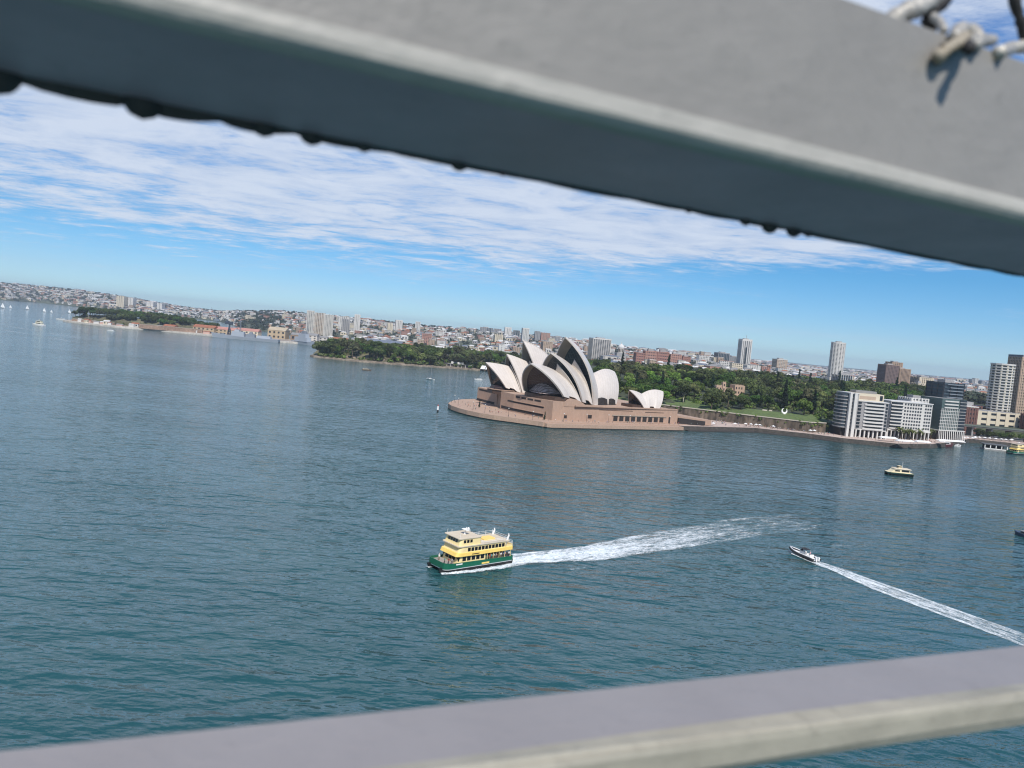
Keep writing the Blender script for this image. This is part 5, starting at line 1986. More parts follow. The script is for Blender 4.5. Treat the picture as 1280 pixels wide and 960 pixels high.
def crown_mesh(name, seed, R_, Hh, z0, lobes, leaf, m, n_leaf=1500, shape='dome'):
    rr = random.Random(seed)
    bb = MB()
    L = []
    for i in range(lobes):
        a = rr.uniform(0, 2 * math.pi)
        q = math.sqrt(rr.random()) * .72
        f = rr.random()
        if shape == 'cone':
            f = i / lobes
            q = (1 - f) * rr.uniform(.2, .8)
            lr = R_ * (.15 + .35 * (1 - f))
        elif shape == 'flat':
            lr = R_ * rr.uniform(.22, .36)
            f = .55 + .4 * f * (1 - q * .5)
        else:
            lr = R_ * rr.uniform(.24, .42)
            f = .22 + f * .62 * (1 - q * .55)
        L.append((Vector((R_ * q * math.cos(a), R_ * q * math.sin(a), z0 + Hh * f)), lr, rr.uniform(.6, .85)))
    tot = sum(l[1] ** 2 for l in L)
    for c, lr, sq in L:
        for k in range(int(n_leaf * lr * lr / tot)):
            d = Vector((rr.gauss(0, 1), rr.gauss(0, 1), rr.gauss(.35, 1))).normalized()
            rad = lr * rr.uniform(.62, 1.08) * (1 + .12 * math.sin(5 * d.x + seed) * math.sin(4 * d.y))
            p = c + Vector((d.x, d.y, d.z * sq)) * rad
            nn = (d + Vector((rr.uniform(-.7, .7), rr.uniform(-.7, .7), rr.uniform(-.3, .7)))).normalized()
            u = nn.orthogonal().normalized()
            v = nn.cross(u)
            ang = rr.uniform(0, 6.28)
            u, v = u * math.cos(ang) + v * math.sin(ang), v * math.cos(ang) - u * math.sin(ang)
            s = leaf * rr.uniform(.55, 1.25)
            bb.add([p + u * s, p + v * s * .7 + nn * s * .2, p - u * s, p - v * s * .7 + nn * s * .2], [(0, 1, 2, 3)], m)
    me = bb.mesh(name)
    return me, L


def trunk_mesh(name, seed, z0, Hh, L, r0, bark, n=6):
    rr = random.Random(seed)
    bb = MB()
    fork = z0 + Hh * .10
    bb.tube([(0, 0, -.6), (.1, 0, z0 * .5), (rr.uniform(-.3, .3), rr.uniform(-.3, .3), fork)], [r0 * 1.3, r0, r0 * .8], bark, 8)
    for c, lr, sq in L[:n]:
        bb.tube([(0, 0, fork - .4), Vector((0, 0, fork)).lerp(c, .5) + Vector((0, 0, -.4)), c], [r0 * .55, r0 * .36, r0 * .12], bark, 6)
    return bb.mesh(name, smooth=True)


def tree_kind(seed, R_, Hh, z0, lobes, leaf, m, n_leaf, r0, bark=BARK, shape='dome', limbs=6):
    cm, L = crown_mesh('crown', seed, R_, Hh, z0, lobes, leaf, m, n_leaf, shape)
    tm = trunk_mesh('trunk', seed, z0, Hh, L, r0, bark, limbs)
    return cm, tm


def plant_tree(name, kind, loc, s, rz, label, group, sz=1.0):
    r = bpy.data.objects.new(name, None)
    COL.objects.link(r)
    r.location, r.rotation_euler, r.scale = loc, (0, 0, rz), (s, s, s * sz)
    for nm, me in (('crown', kind[0]), ('trunk', kind[1])):
        o = bpy.data.objects.new(nm, me)
        COL.objects.link(o)
        o.parent = r
    return tag(r, label, 'tree', group)


trnd = random.Random(23)
FIGS = [tree_kind(s, 8.5, 11, 4.0, 15, .85, LEAF_FIG, 2300, .55) for s in (1, 2, 3)]
GUMS = [tree_kind(s, 6.2, 12, 4.5, 13, .75, LEAF_GUM, 1600, .38) for s in (4, 5)]
BRIGHTS = [tree_kind(s, 6.5, 10, 3.2, 12, .8, LEAF_BRIGHT, 1700, .4) for s in (6, 7)]
PINES = [tree_kind(s, 3.4, 18, 2.2, 26, .65, LEAF_PINE, 1700, .35, shape='cone') for s in (8,)]
FLATS = [tree_kind(9, 9.0, 11, 5.5, 16, .7, LEAF_FIG, 1700, .40, BARKW, 'flat', 9)]
RUSTS = [tree_kind(10, 6.0, 9, 3.5, 11, .8, LEAF_RUST, 1300, .4)]

# garden behind the wall: rows dense in front, wider apart up the slope
garden_g = {'fig_tree': ('broad dark green fig tree in the garden wood above the stone wall', 'fig trees of the garden wood'),
            'gum_tree': ('olive green gum tree in the garden wood above the stone wall', 'gum trees of the garden wood'),
            'broadleaf_tree': ('bright green broadleaf tree in the garden wood above the stone wall', 'bright green trees of the garden wood'),
            'pine_tree': ('dark pointed pine rising out of the garden wood', 'pines of the garden wood')}


def visible_px(p):
    d = p - EYE
    k = d.dot(FWD)
    return 640 + FPX * d.dot(RT) / k, 480 - FPX * d.dot(UP) / k


placed = []
cnt = 0
for tries in range(9000):
    X = trnd.uniform(95, 640)
    w = wall_y(X)
    f = trnd.random() ** 1.1
    Y = w + 9 + f * 405
    px, py = visible_px(Vector((X, Y, 25)))
    if px > 1185 or px < 752:
        continue
    if Y < w + 46 and 150 < X < 176:
        continue                                     # lawns
    if Y < w + 40 and 208 < X < 258:
        continue
    if abs(X - gp.x) < 20 and 762 < Y < 822:
        continue
    if X > 262 and Y < w + 40:
        continue
    sep = 10.5 + 5.5 * f
    if any((X - a) ** 2 + (Y - c) ** 2 < (sep * .5 + s_ * .5) ** 2 for a, c, s_ in placed):
        continue
    placed.append((X, Y, sep))
    u = trnd.random()
    nm, kk = ('fig_tree', FIGS) if u < .55 else ('gum_tree', GUMS) if u < .74 else ('broadleaf_tree', BRIGHTS) if u < .93 else ('pine_tree', PINES)
    if 760 < px < 850 and f > .25 and u < .6:
        nm, kk = 'broadleaf_tree', BRIGHTS
    s = trnd.uniform(.95, 1.4) * (1 + .08 * f)
    if abs(X - gp.x) < 26 and Y < 770:
        s *= .62
    plant_tree(nm, trnd.choice(kk), (X, Y, garden_z(X, Y) - .3), s, trnd.uniform(0, 6.28), *garden_g[nm], sz=trnd.uniform(.88, 1.12))
    cnt += 1
    if cnt >= 330:
        break
for px, py, Y, kind, s, nm, lab in ((853, 512, 715, FLATS[0], .95, 'gum_tree', 'spreading flat topped tree with pale forked trunks on the lawn edge'),
                                    (925, 519, 690, FIGS[1], .92, 'fig_tree', 'low rounded fig overhanging the stone wall beside the lawn'),
                                    (889, 500, 760, PINES[0], 1.25, 'pine_tree', 'tallest dark pine in the middle of the garden wood'),
                                    (1020, 500, 800, RUSTS[0], 1.0, 'maple_tree', 'russet brown tree among the green garden crowns'),
                                    (1003, 496, 830, RUSTS[0], 1.1, 'maple_tree', 'larger russet brown tree higher in the garden wood'),
                                    (1033, 541, 655, BRIGHTS[0], .75, 'broadleaf_tree', 'yellowish green tree at the end of the stone wall by the apartments')):
    q = at(px, py, Y)
    zz = garden_z(q.x, Y) if Y > wall_y(q.x) else 3.6
    plant_tree(nm, kind, (q.x, Y, zz - .2), s, trnd.uniform(0, 6.28), lab, None)
for px, Y, s, lab in ((1140, 800, 1.25, 'dark conifer standing behind the white punched-window block'), (1163, 810, 1.2, 'narrow dark conifer beside the black tower')):
    q = at(px, 520, Y)
    plant_tree('pine_tree', PINES[0], (q.x, Y, 12), s, 1.0, lab, None)

# wooded point across the cove
pp = []
n = 0
for tries in range(6000):
    X = trnd.uniform(-318, 150)
    sh = [(a, c) for a, c in POINT_SHORE]
    yf = table(sh, X)[0]
    Y = yf + 10 + trnd.random() ** 1.7 * 170
    if -262 < X < -175 and Y < yf + 38 and trnd.random() < .8:
        continue
    if -60 < X < 30 and Y < yf + 30:
        continue
    if any((X - a) ** 2 + (Y - c) ** 2 < 11.0 ** 2 for a, c in pp):
        continue
    pp.append((X, Y))
    u = trnd.random()
    nm, kk = ('fig_tree', FIGS) if u < .38 else ('gum_tree', GUMS) if u < .72 else ('broadleaf_tree', BRIGHTS)
    zg = lerp(3, 13, min(1, (Y - yf) / 60))
    plant_tree(nm, trnd.choice(kk), (X, Y, zg - .3), trnd.uniform(1.05, 1.5), trnd.uniform(0, 6.28),
               {'fig_tree': 'dark fig tree on the wooded point across the cove', 'gum_tree': 'olive gum tree on the wooded point across the cove', 'broadleaf_tree': 'light green tree on the wooded point across the cove'}[nm],
               {'fig_tree': 'fig trees on the point', 'gum_tree': 'gum trees on the point', 'broadleaf_tree': 'light green trees on the point'}[nm])
    n += 1
    if n >= 230:
        break
# naval hill
pp = []
n = 0
for tries in range(4000):
    X, Y = trnd.uniform(-1040, -715), trnd.uniform(1740, 1860)
    if (X < -1000 and Y > 1830) or Y < table([(-1040, 1800), (-1010, 1778), (-900, 1745), (-800, 1752), (-735, 1768), (-715, 1790)], X)[0]:
        continue
    if any((X - a) ** 2 + (Y - c) ** 2 < 13 ** 2 for a, c in pp):
        continue
    pp.append((X, Y))
    e = max(.1, min(1, (X + 1060) / 60, (-680 - X) / 150))
    zg = 12 if Y < 1765 else 13 + 7 * e
    plant_tree('fig_tree', trnd.choice(FIGS), (X, Y, zg - 1), trnd.uniform(1.15, 1.6) * (.6 + .4 * e), trnd.uniform(0, 6.28), 'dark fig tree on the wooded naval hill', 'fig trees on the naval hill')
    n += 1
    if n > 95:
        break

# ------------------------------------------------------------------ houses and flats on the hills
def house_mesh(name, wall, roof, w, d, h, gable=2.6):
    bb = MB()
    bb.box(-w / 2, w / 2, -d / 2, d / 2, -4, h, wall)
    bb.add([(-w / 2 - .5, -d / 2 - .5, h), (w / 2 + .5, -d / 2 - .5, h), (w / 2 + .5, d / 2 + .5, h), (-w / 2 - .5, d / 2 + .5, h), (-w / 4, 0, h + gable), (w / 4, 0, h + gable)],
           [(0, 1, 5, 4), (1, 2, 5), (2, 3, 4, 5), (3, 0, 4), (3, 2, 1, 0)], roof)
    for i in range(3):
        for z in (1.0, 4.0):
            if z + 1.5 < h:
                bb.box(-w / 2 + 1 + i * w / 3, -w / 2 + 1 + i * w / 3 + w * .16, -d / 2 - .05, -d / 2 + .3, z, z + 1.5, GLASSD)
    return bb.mesh(name)


def flat_mesh(name, wall, w, d, h, floors, roof=ROOFG):
    bb = MB()
    bb.box(-w / 2, w / 2, -d / 2, d / 2, -5, h, wall)
    bb.box(-w / 2 - .1, w / 2 + .1, -d / 2 - .1, d / 2 + .1, h + .02, h + .7, roof)
    fh = h / floors
    for k in range(floors):
        for i in range(int(w / 4)):
            x = -w / 2 + 1 + i * 4
            bb.box(x, x + 2.2, -d / 2 - .06, -d / 2 + .3, k * fh + fh * .35, k * fh + fh * .8, GLASSD)
    return bb.mesh(name)


WALLS = [(WHITEC, 'white'), (CREAMC, 'cream'), (BRICKL, 'salmon brick'), (TANC, 'tan'), (CONC, 'pale grey')]
ROOFS = [(ROOFT, 'terracotta roofed'), (ROOFG, 'grey roofed'), (ROOFW, 'pale roofed')]
HOUSES = []
for i, (w_, wn) in enumerate(WALLS):
    for j, (r_, rn) in enumerate(ROOFS):
        HOUSES.append((house_mesh('house', w_, r_, 11 + (i * 3 + j) % 4 * 2, 9 + j, 6 + (i + j) % 3 * 1.6), wn, rn))
FLATMESH = [(flat_mesh('flats', w_, 16 + 5 * (i % 3), 13, 12 + 4.5 * ((i * 2) % 4), 4 + (i * 2) % 4, (ROOFW, ROOFG, ROOFT)[i % 3]), wn) for i, (w_, wn) in enumerate(WALLS + [(WHITEC, 'white'), (CONC, 'pale grey')])]

ZONES = [(-120, 100, 'the far bayside hill'), (100, 290, 'the hill behind the naval island'), (290, 470, 'the slope above the naval wharf'), (470, 640, 'the ridge behind the wooded point'), (640, 800, 'the slope behind the opera sails'), (800, 1060, 'the suburb beyond the garden'), (1060, 1320, 'the suburb beyond the brown towers')]


def zone(px):
    for a, c, nm in ZONES:
        if px < c:
            return nm
    return ZONES[-1][2]


hr = random.Random(31)
used = []


def hill_spot(lo, hi, tmin=.03, tmax=1.0, pw=1.0):
    px = hr.uniform(lo, hi)
    ys, yr, zr = hill_row(px)
    t = tmin + (tmax - tmin) * hr.random() ** pw
    Y = lerp(ys, yr, t)
    return px, Y, t


# apartment blocks, singled out first
nf = 0
while nf < 190:
    px, Y, t = hill_spot(290 if hr.random() < .9 else 100, 1310, .04, .95, 1.1)
    X = pxY(px, Y)
    if any((X - a) ** 2 + (Y - c) ** 2 < 34 ** 2 for a, c in used):
        continue
    used.append((X, Y))
    me, wn = hr.choice(FLATMESH)
    o = bpy.data.objects.new('apartment_block', me)
    COL.objects.link(o)
    o.location = (X, Y, hill_z(px, Y) - .5)
    o.rotation_euler = (0, 0, R(hr.uniform(-18, 30)))
    o.scale = (hr.uniform(.8, 1.25), 1, hr.uniform(.65, 1.15) * (.8 if px > 960 else 1))
    tag(o, 'small %s block of flats on %s' % (wn, zone(px)), 'flats', '%s flats on %s' % (wn, zone(px)))
    nf += 1
nh = 0
while nh < 298:
    px, Y, t = hill_spot(290, 1310, .0, .6, 1.2)
    X = pxY(px, Y)
    if any((X - a) ** 2 + (Y - c) ** 2 < 17 ** 2 for a, c in used):
        continue
    used.append((X, Y))
    me, wn, rn = hr.choice(HOUSES)
    o = bpy.data.objects.new('house', me)
    COL.objects.link(o)
    o.location = (X, Y, hill_z(px, Y) - .3)
    o.rotation_euler = (0, 0, R(hr.choice((-12, 10, 80)) + hr.uniform(-10, 10)))
    k = hr.uniform(.9, 1.3)
    o.scale = (k, k, k)
    tag(o, '%s %s house on %s' % (rn, wn, zone(px)), 'house', '%s %s houses on %s' % (rn, wn, zone(px)))
    nh += 1

# everything smaller: one far mass of roofs, one of suburban greenery
bb = MB()
wl = [WHITEC, WHITEC, CREAMC, CREAMC, BRICKL, TANC, CONC, CONC, GREYC]
rf = [ROOFT, ROOFG, ROOFG, ROOFW, SLATE, ROOFG, ROOFW]


def far_house(px, Y, big=1.0):
    X = pxY(px, Y)
    z = hill_z(px, Y)
    if hr.random() < .12:
        big *= 1.8
    w_, d_, h_ = hr.uniform(8, 17) * big, hr.uniform(8, 12) * big, hr.uniform(4.5, 9) * big ** .6
    T = Matrix.Translation((X, Y, z)) @ Matrix.Rotation(R(hr.uniform(-30, 30)), 4, 'Z')
    m1, m2 = hr.choice(wl), hr.choice(rf)
    bb.box(-w_ / 2, w_ / 2, -d_ / 2, d_ / 2, -4, h_, m1, T)
    vs = [T @ Vector(v) for v in ((-w_ / 2 - .4, -d_ / 2 - .4, h_), (w_ / 2 + .4, -d_ / 2 - .4, h_), (w_ / 2 + .4, d_ / 2 + .4, h_), (-w_ / 2 - .4, d_ / 2 + .4, h_), (-w_ / 4, 0, h_ + 2.6), (w_ / 4, 0, h_ + 2.6))]
    bb.add(vs, [(0, 1, 5, 4), (1, 2, 5), (2, 3, 4, 5), (3, 0, 4)], m2)
    k = hr.random()
    for x in (-w_ * .3, w_ * .1):
        bb.box(x, x + w_ * .2, -d_ / 2 - .06, -d_ / 2 + .2, h_ * .35, h_ * .75, GLASSD, T)


for i in range(1550):
    px, Y, t = hill_spot(-150, 300, .0, 1.0, .8)
    far_house(px, Y, 1.35)
for i in range(2000):
    px, Y, t = hill_spot(290, 1330, .02, 1.0, .75)
    if 290 < px < 350 and t < .6 and hr.random() < .8:
        continue
    far_house(px, Y, 1.1)
for i in range(900):                                  # flat suburbs running on to the horizon
    px, Y, t = hill_spot(820, 1340, 1.0, 2.6, 1.3)
    far_house(px, Y, hr.uniform(1.2, 2.6))
stuff(bb.build('suburb_roofs'))


def blob(bb, c, r, m, rr, sq=.8, n1=7, n2=4):
    rings = []
    for j in range(n2 + 1):
        th = math.pi * (.05 + .9 * j / n2)
        rings.append([Vector(c) + Vector((math.sin(th) * math.cos(2 * math.pi * i / n1), math.sin(th) * math.sin(2 * math.pi * i / n1), -math.cos(th) * sq)) * (r * rr.uniform(.65, 1.2)) for i in range(n1)])
    bb.loft(rings, m)


bb = MB()
LEAF_FAR = [mat('far_tree_green', (.035, .05, .028), .95, .35, .08, var2=.3, scale2=.5), mat('far_tree_olive', (.055, .062, .034), .95, .3, .08, var2=.3, scale2=.5), mat('far_tree_dark', (.02, .032, .02), .95, .3, .08, var2=.3, scale2=.5)]


def leafy(bb, c, r, m, rr, n=60):
    for k in range(n):
        d = Vector((rr.gauss(0, 1), rr.gauss(0, 1), rr.gauss(.3, 1))).normalized()
        p = Vector(c) + Vector((d.x, d.y, d.z * .75)) * (r * rr.uniform(.6, 1.1))
        nn = (d + Vector((rr.uniform(-.6, .6), rr.uniform(-.6, .6), rr.uniform(-.2, .6)))).normalized()
        u = nn.orthogonal().normalized()
        v = nn.cross(u)
        s = r * rr.uniform(.22, .42)
        bb.add([p + u * s, p + v * s, p - u * s, p - v * s], [(0, 1, 2, 3)], m)


for i in range(3000):
    px, Y, t = hill_spot(-150, 300, .0, 1.02, .8)
    leafy(bb, (pxY(px, Y), Y, hill_z(px, Y) + 4), hr.uniform(5, 10), hr.choice(LEAF_FAR), hr, 26)
for i in range(3600):
    px, Y, t = hill_spot(290, 1330, .0, 1.02, .8)
    leafy(bb, (pxY(px, Y), Y, hill_z(px, Y) + 3.5), hr.uniform(4, 8), hr.choice(LEAF_FAR), hr, 26)
for i in range(260):                                  # dark bushland above the naval wharf and along the ridge
    px, Y, t = hill_spot(286, 352, .0, 1.02, 1)
    leafy(bb, (pxY(px, Y), Y, hill_z(px, Y) + 5), hr.uniform(7, 12), LEAF_FAR[hr.choice((0, 2))], hr, 36)
for i in range(330):
    px = hr.uniform(-150, 560)
    ys, yr, zr = hill_row(px)
    Y = yr + hr.uniform(-60, 40)
    leafy(bb, (pxY(px, Y), Y, hill_z(px, Y) + 5), hr.uniform(6, 11), LEAF_FAR[hr.choice((0, 2))], hr, 30)
for i in range(700):
    px, Y, t = hill_spot(820, 1340, 1.0, 2.8, 1.3)
    leafy(bb, (pxY(px, Y), Y, hill_z(px, Y) + 4), hr.uniform(7, 13), hr.choice(LEAF_FAR), hr, 22)
# behind the garden: the wood running on to the first suburb streets
for i in range(420):
    px, Y = hr.uniform(770, 1320), hr.uniform(1080, 1230)
    X = pxY(px, Y)
    leafy(bb, (X, Y, max(garden_z(X, Y), 14) + 8), hr.uniform(6, 10), hr.choice(LEAF_FAR), hr, 40)
stuff(bb.build('suburb_foliage'))
# low undergrowth on the banks, under the trees and spilling over the stone wall
bb = MB()
UG = [LEAF_FIG, LEAF_GUM, LEAF_BRIGHT]
for i in range(420):
    X = trnd.uniform(-312, 150)
    yf = table(POINT_SHORE, X)[0]
    d = 5 + trnd.random() ** 1.6 * 60
    if -262 < X < -178 and d < 34 and trnd.random() < .75:
        continue
    leafy(bb, (X, yf + d, lerp(3, 14, min(1, d / 60)) + 1.0), trnd.uniform(2.2, 4.6), trnd.choice(UG), trnd, 34)
for i in range(330):
    X = trnd.uniform(-1035, -725)
    y0 = table([(-1040, 1800), (-1010, 1778), (-900, 1740), (-800, 1750), (-735, 1765), (-715, 1790)], X)[0]
    d = trnd.uniform(-3, 40)
    leafy(bb, (X, y0 + d, 9 + .25 * max(0, d)), trnd.uniform(2.5, 5.5), trnd.choice(UG[:2]), trnd, 34)
for i in range(520):
    X = trnd.uniform(112, 420)
    d = 14 + trnd.random() * 130
    Y = wall_y(X) + d
    if d < 44 and (195 < X < 268 or 138 < X < 178):
        continue
    leafy(bb, (X, Y, garden_z(X, Y) + .8), trnd.uniform(1.6, 3.6), trnd.choice(UG), trnd, 40)
for i in range(46):
    X = trnd.uniform(122, 270)
    leafy(bb, (X, wall_y(X) + trnd.uniform(-.6, 1.5), 11.2 + trnd.uniform(-2.2, 1)), trnd.uniform(.7, 1.8), trnd.choice(UG), trnd, 40)
stuff(bb.build('undergrowth'))
for pa, pb, hh, lab in (((-842, 1716), (-700, 1716), 9.0, 'long pinkish brown retaining wall under the trees at the naval sheds'), ((-1025, 1772), (-905, 1728), 6.0, 'low pale retaining wall at the tip of the naval hill')):
    t_ = thing('retaining_wall', lab, 'wall', (*pa, 3.4))
    d = Vector(pb) - Vector(pa)
    nn = Vector((-d.y, d.x)).normalized() * 3
    b = MB()
    b.prism([(0, 0), tuple(d), tuple(d + nn), tuple(nn)], -.5, hh, mat('retaining_stone', (.30, .20, .145), .95, .25, .08, var2=.3, scale2=.3))
    b.build('face', t_)
    b = MB()
    b.prism([tuple(-nn * .1), tuple(d - nn * .1), tuple(d + nn), tuple(nn)], hh, hh + .6, COPING)
    b.build('coping', t_)
nb = random.Random(41)
for i in range(14):                                   # small stores and huts strung along the sea wall
    X = -1000 + i * 24 + nb.uniform(-6, 6)
    Y = table(ISLAND_SHORE, X)[0] + nb.uniform(9, 13)
    w_, h_ = nb.uniform(7, 16), nb.uniform(3.2, 6)
    t_ = thing('store_hut', 'small %s hut strung along the naval sea wall' % ('pale', 'pinkish')[i % 2], 'hut', (X, Y, 3.9), nb.uniform(-.3, .1), '%s huts along the naval sea wall' % ('pale', 'pinkish')[i % 2])
    b = MB()
    b.box(-w_ / 2, w_ / 2, -3, 3, -.5, h_, (WHITEC, mat('pink_render', (.50, .33, .27), .9, .1, .2))[i % 2])
    b.build('wall', t_)
    b = MB()
    b.loft([[(-w_ / 2 - .4, -3.4, h_), (-w_ / 2 - .4, 3.4, h_), (-w_ / 2 - .4, 0, h_ + 1.6)], [(w_ / 2 + .4, -3.4, h_), (w_ / 2 + .4, 3.4, h_), (w_ / 2 + .4, 0, h_ + 1.6)]], (ROOFW, ROOFT, ROOFG)[i % 3])
    b.build('roof', t_)

# ------------------------------------------------------------------ naval island: sheds, ships, cranes
NAVYG = mat('navy_grey', (.30, .33, .37), .6, .06, .05)
NAVYD = mat('navy_dark_grey', (.17, .19, .22), .6, .08, .05)
SHEDY = mat('ochre_shed', (.40, .31, .20), .85, .1, .05)


def shed(name, label, px, ybase, wpx, h, dep, Y, wall, roof, rz=0.0, floors=2, group=None):
    q = at(px, ybase, Y)
    w = wpx / FPX * Y
    t_ = thing(name, label, 'building', (q.x, Y + dep / 2, 4.2), rz, group)
    b = MB()
    b.box(-w / 2, w / 2, -dep / 2, dep / 2, -1, h, wall)
    sw_ = b.build('wall', t_)
    b = MB()
    b.loft([[(-w / 2 - .5, -dep / 2 - .6, h), (-w / 2 - .5, dep / 2 + .6, h), (-w / 2 - .5, 0, h + dep * .22)], [(w / 2 + .5, -dep / 2 - .6, h), (w / 2 + .5, dep / 2 + .6, h), (w / 2 + .5, 0, h + dep * .22)]], roof)
    b.build('roof', t_)
    for k in range(floors):
        n_ = max(2, min(12, int(w / 9)))
        for i in range(n_):
            b = MB()
            x = -w / 2 + w * (i + .3) / n_
            b.box(x, x + w / n_ * .4, -dep / 2 - .1, -dep / 2 + .3, h * (k + .3) / floors, h * (k + .75) / floors, GLASSD)
            b.build('window', sw_)
    return t_


shed('naval_shed', 'long ochre walled shed with an orange tiled roof on the naval wharf', 254, 417, 27, 13, 26, 1735, SHEDY, ROOFT, -.05)
shed('naval_shed', 'second ochre shed with a pinkish roof behind the grey warship', 281, 420, 25, 12, 26, 1745, SHEDY, mat('pink_roof', (.42, .20, .16), .9, .15, .1), -.05)
shed('naval_shed', 'pink roofed long shed behind the warship mast', 308, 421, 28, 13, 26, 1770, CREAMC, mat('pink_roof', (.42, .20, .16)), 0)
shed('naval_shed', 'big flat yellow ochre hall at the stern of the grey warship', 345, 424, 22, 20, 34, 1790, SHEDY, mat('ochre_roof', (.40, .33, .23), .9, .1, .1), 0, 2)
shed('naval_shed', 'low brown shed between the ochre hall and the second warship', 369, 428, 13, 13, 24, 1800, mat('brown_wall', (.24, .17, .12), .9, .1, .1), ROOFG, 0, 1)
shed('naval_shed', 'white roofed shed among the trees of the naval hill', 182, 398, 14, 7, 18, 1760, WHITEC, ROOFW, 0, 1)
shed('naval_shed', 'red brick shed below the naval hill', 211, 412, 15, 9, 18, 1725, BRICKL, ROOFT, -.1, 1)
shed('naval_shed', 'small cream shed on the seawall below the naval hill', 132, 406, 7, 7, 12, 1725, CREAMC, ROOFW, .2, 1)
shed('naval_shed', 'pale pink shed on the seawall below the naval hill', 168, 409, 9, 7, 14, 1735, WHITEC, ROOFT, 0, 1)
shed('naval_shed', 'long low tan building under the wooded naval hill', 196, 408, 24, 6, 12, 1735, TANC, ROOFG, -.08, 1)
shed('naval_shed', 'cream gatehouse at the tip of the naval island', 107, 402, 5, 6, 10, 1745, CREAMC, ROOFT, .2, 1)
shed('naval_shed', 'pale flat building at the foot of the pale tower trio', 385, 424, 22, 14, 24, 1850, CONC, ROOFG, 0, 3)
shed('wharf_shed', 'slate blue roofed finger wharf behind the wooded point', 600, 441, 26, 12, 30, 1620, mat('bluegrey_wall', (.28, .32, .38), .8, .1, .1), SLATE, .1, 2)
shed('wharf_shed', 'long grey roofed wharf shed over the trees of the wooded point', 480, 422, 44, 12, 30, 1850, GREYC, SLATE, .05, 2)
for i, (px, yb, w_) in enumerate(((400, 428, 16), (425, 425, 18), (450, 425, 14), (507, 426, 16), (545, 430, 20))):
    shed('terrace_row', ['pale terrace row by the second warship bow', 'cream terrace row beneath the pale trio', 'white terrace row above the tip of the wooded point', 'pink terrace row behind the middle of the wooded point', 'white terrace row beneath the salmon pink block'][i], px, yb, w_, 10, 16, 1900 + 15 * i, (CONC, CREAMC, WHITEC, BRICKL, WHITEC)[i], (ROOFG, ROOFT, ROOFG, ROOFT, ROOFW)[i], .1, 2)


def warship(label, bow, stern, blocks, mast_h, name='warship'):
    bow, stern = Vector((*bow, 0)), Vector((*stern, 0))
    d = (bow - stern).normalized()
    L = (bow - stern).length
    t_ = thing(name, label, 'warship', stern, math.atan2(d.y, d.x))
    b = MB()
    rings = []
    for k in range(13):
        f = k / 12
        hw = L * .058 * (1 - max(0, (f - .55) / .45) ** 2) + .1
        sh = 6.5 + 4.0 * max(0, (f - .5) / .5) ** 2
        x = L * f
        ov = L * .03 * max(0, (f - .8) / .2)
        rings.append([(x, -hw * .8, -1.0), (x + ov, -hw, sh), (x + ov, hw, sh), (x, hw * .8, -1.0)])
    b.loft(rings, NAVYG)
    b.build('hull', t_, fix=True)
    b = MB()
    b.loft([[(x, y * 1.01, z) for x, y, z in ((r[0][0], r[0][1] * .98, -1), (r[0][0], r[0][1] * 1.03, 1.2), (r[0][0], -r[0][1] * 1.03, 1.2), (r[0][0], -r[0][1] * .98, -1))] for r in rings], ANTIF)
    b.build('boot_stripe', t_, fix=True)
    for (f0, f1, wf, z0, z1, mm) in blocks:
        b = MB()
        hw = L * .05 * wf
        b.loft([[(L * f0, -hw, z0), (L * f1, -hw, z0), (L * f1, hw, z0), (L * f0, hw, z0)], [(L * (f0 + .01), -hw * .85, z1), (L * (f1 - .015), -hw * .85, z1), (L * (f1 - .015), hw * .85, z1), (L * (f0 + .01), hw * .85, z1)]], mm)
        b.build('superstructure', t_)
    b = MB()
    for k in (-1, 1):
        b.tube([(L * .6, k * 2.4, 16), (L * .6, 0, mast_h)], [.5, .3], NAVYD, 5)
    b.tube([(L * .58, 0, 14), (L * .6, 0, mast_h + 4)], [.7, .3], NAVYD, 5)
    for z in (.6, .75, .9):
        b.box(L * .6 - .3, L * .6 + .3, -4 * (1.2 - z), 4 * (1.2 - z), mast_h * z, mast_h * z + .4, NAVYD)
    b.build('mast', t_)
    b = MB()
    b.box(L * .83, L * .87, -1.6, 1.6, 8, 10.5, NAVYD)
    b.tube([(L * .86, 0, 9.4), (L * .91, 0, 10.2)], .25, NAVYD, 5)
    b.build('gun_turret', t_)
    return t_


warship('long low grey warship with a lattice mast moored at the naval wharf', (-655, 1664), (-512, 1668), [(.12, .34, .9, 6.4, 12, NAVYG), (.36, .50, .8, 6.4, 14, NAVYD), (.52, .72, .95, 6.4, 17, NAVYG), (.60, .68, .7, 17, 21, NAVYG), (.40, .46, .5, 14, 18, NAVYD)], 44)
warship('tall sided grey warship showing its bow beyond the ochre hall', (-432, 1668), (-500, 1730), [(.15, .70, 1.3, 6.4, 16, NAVYG), (.30, .62, 1.1, 16, 24, NAVYG), (.40, .55, .8, 24, 30, NAVYD)], 46)


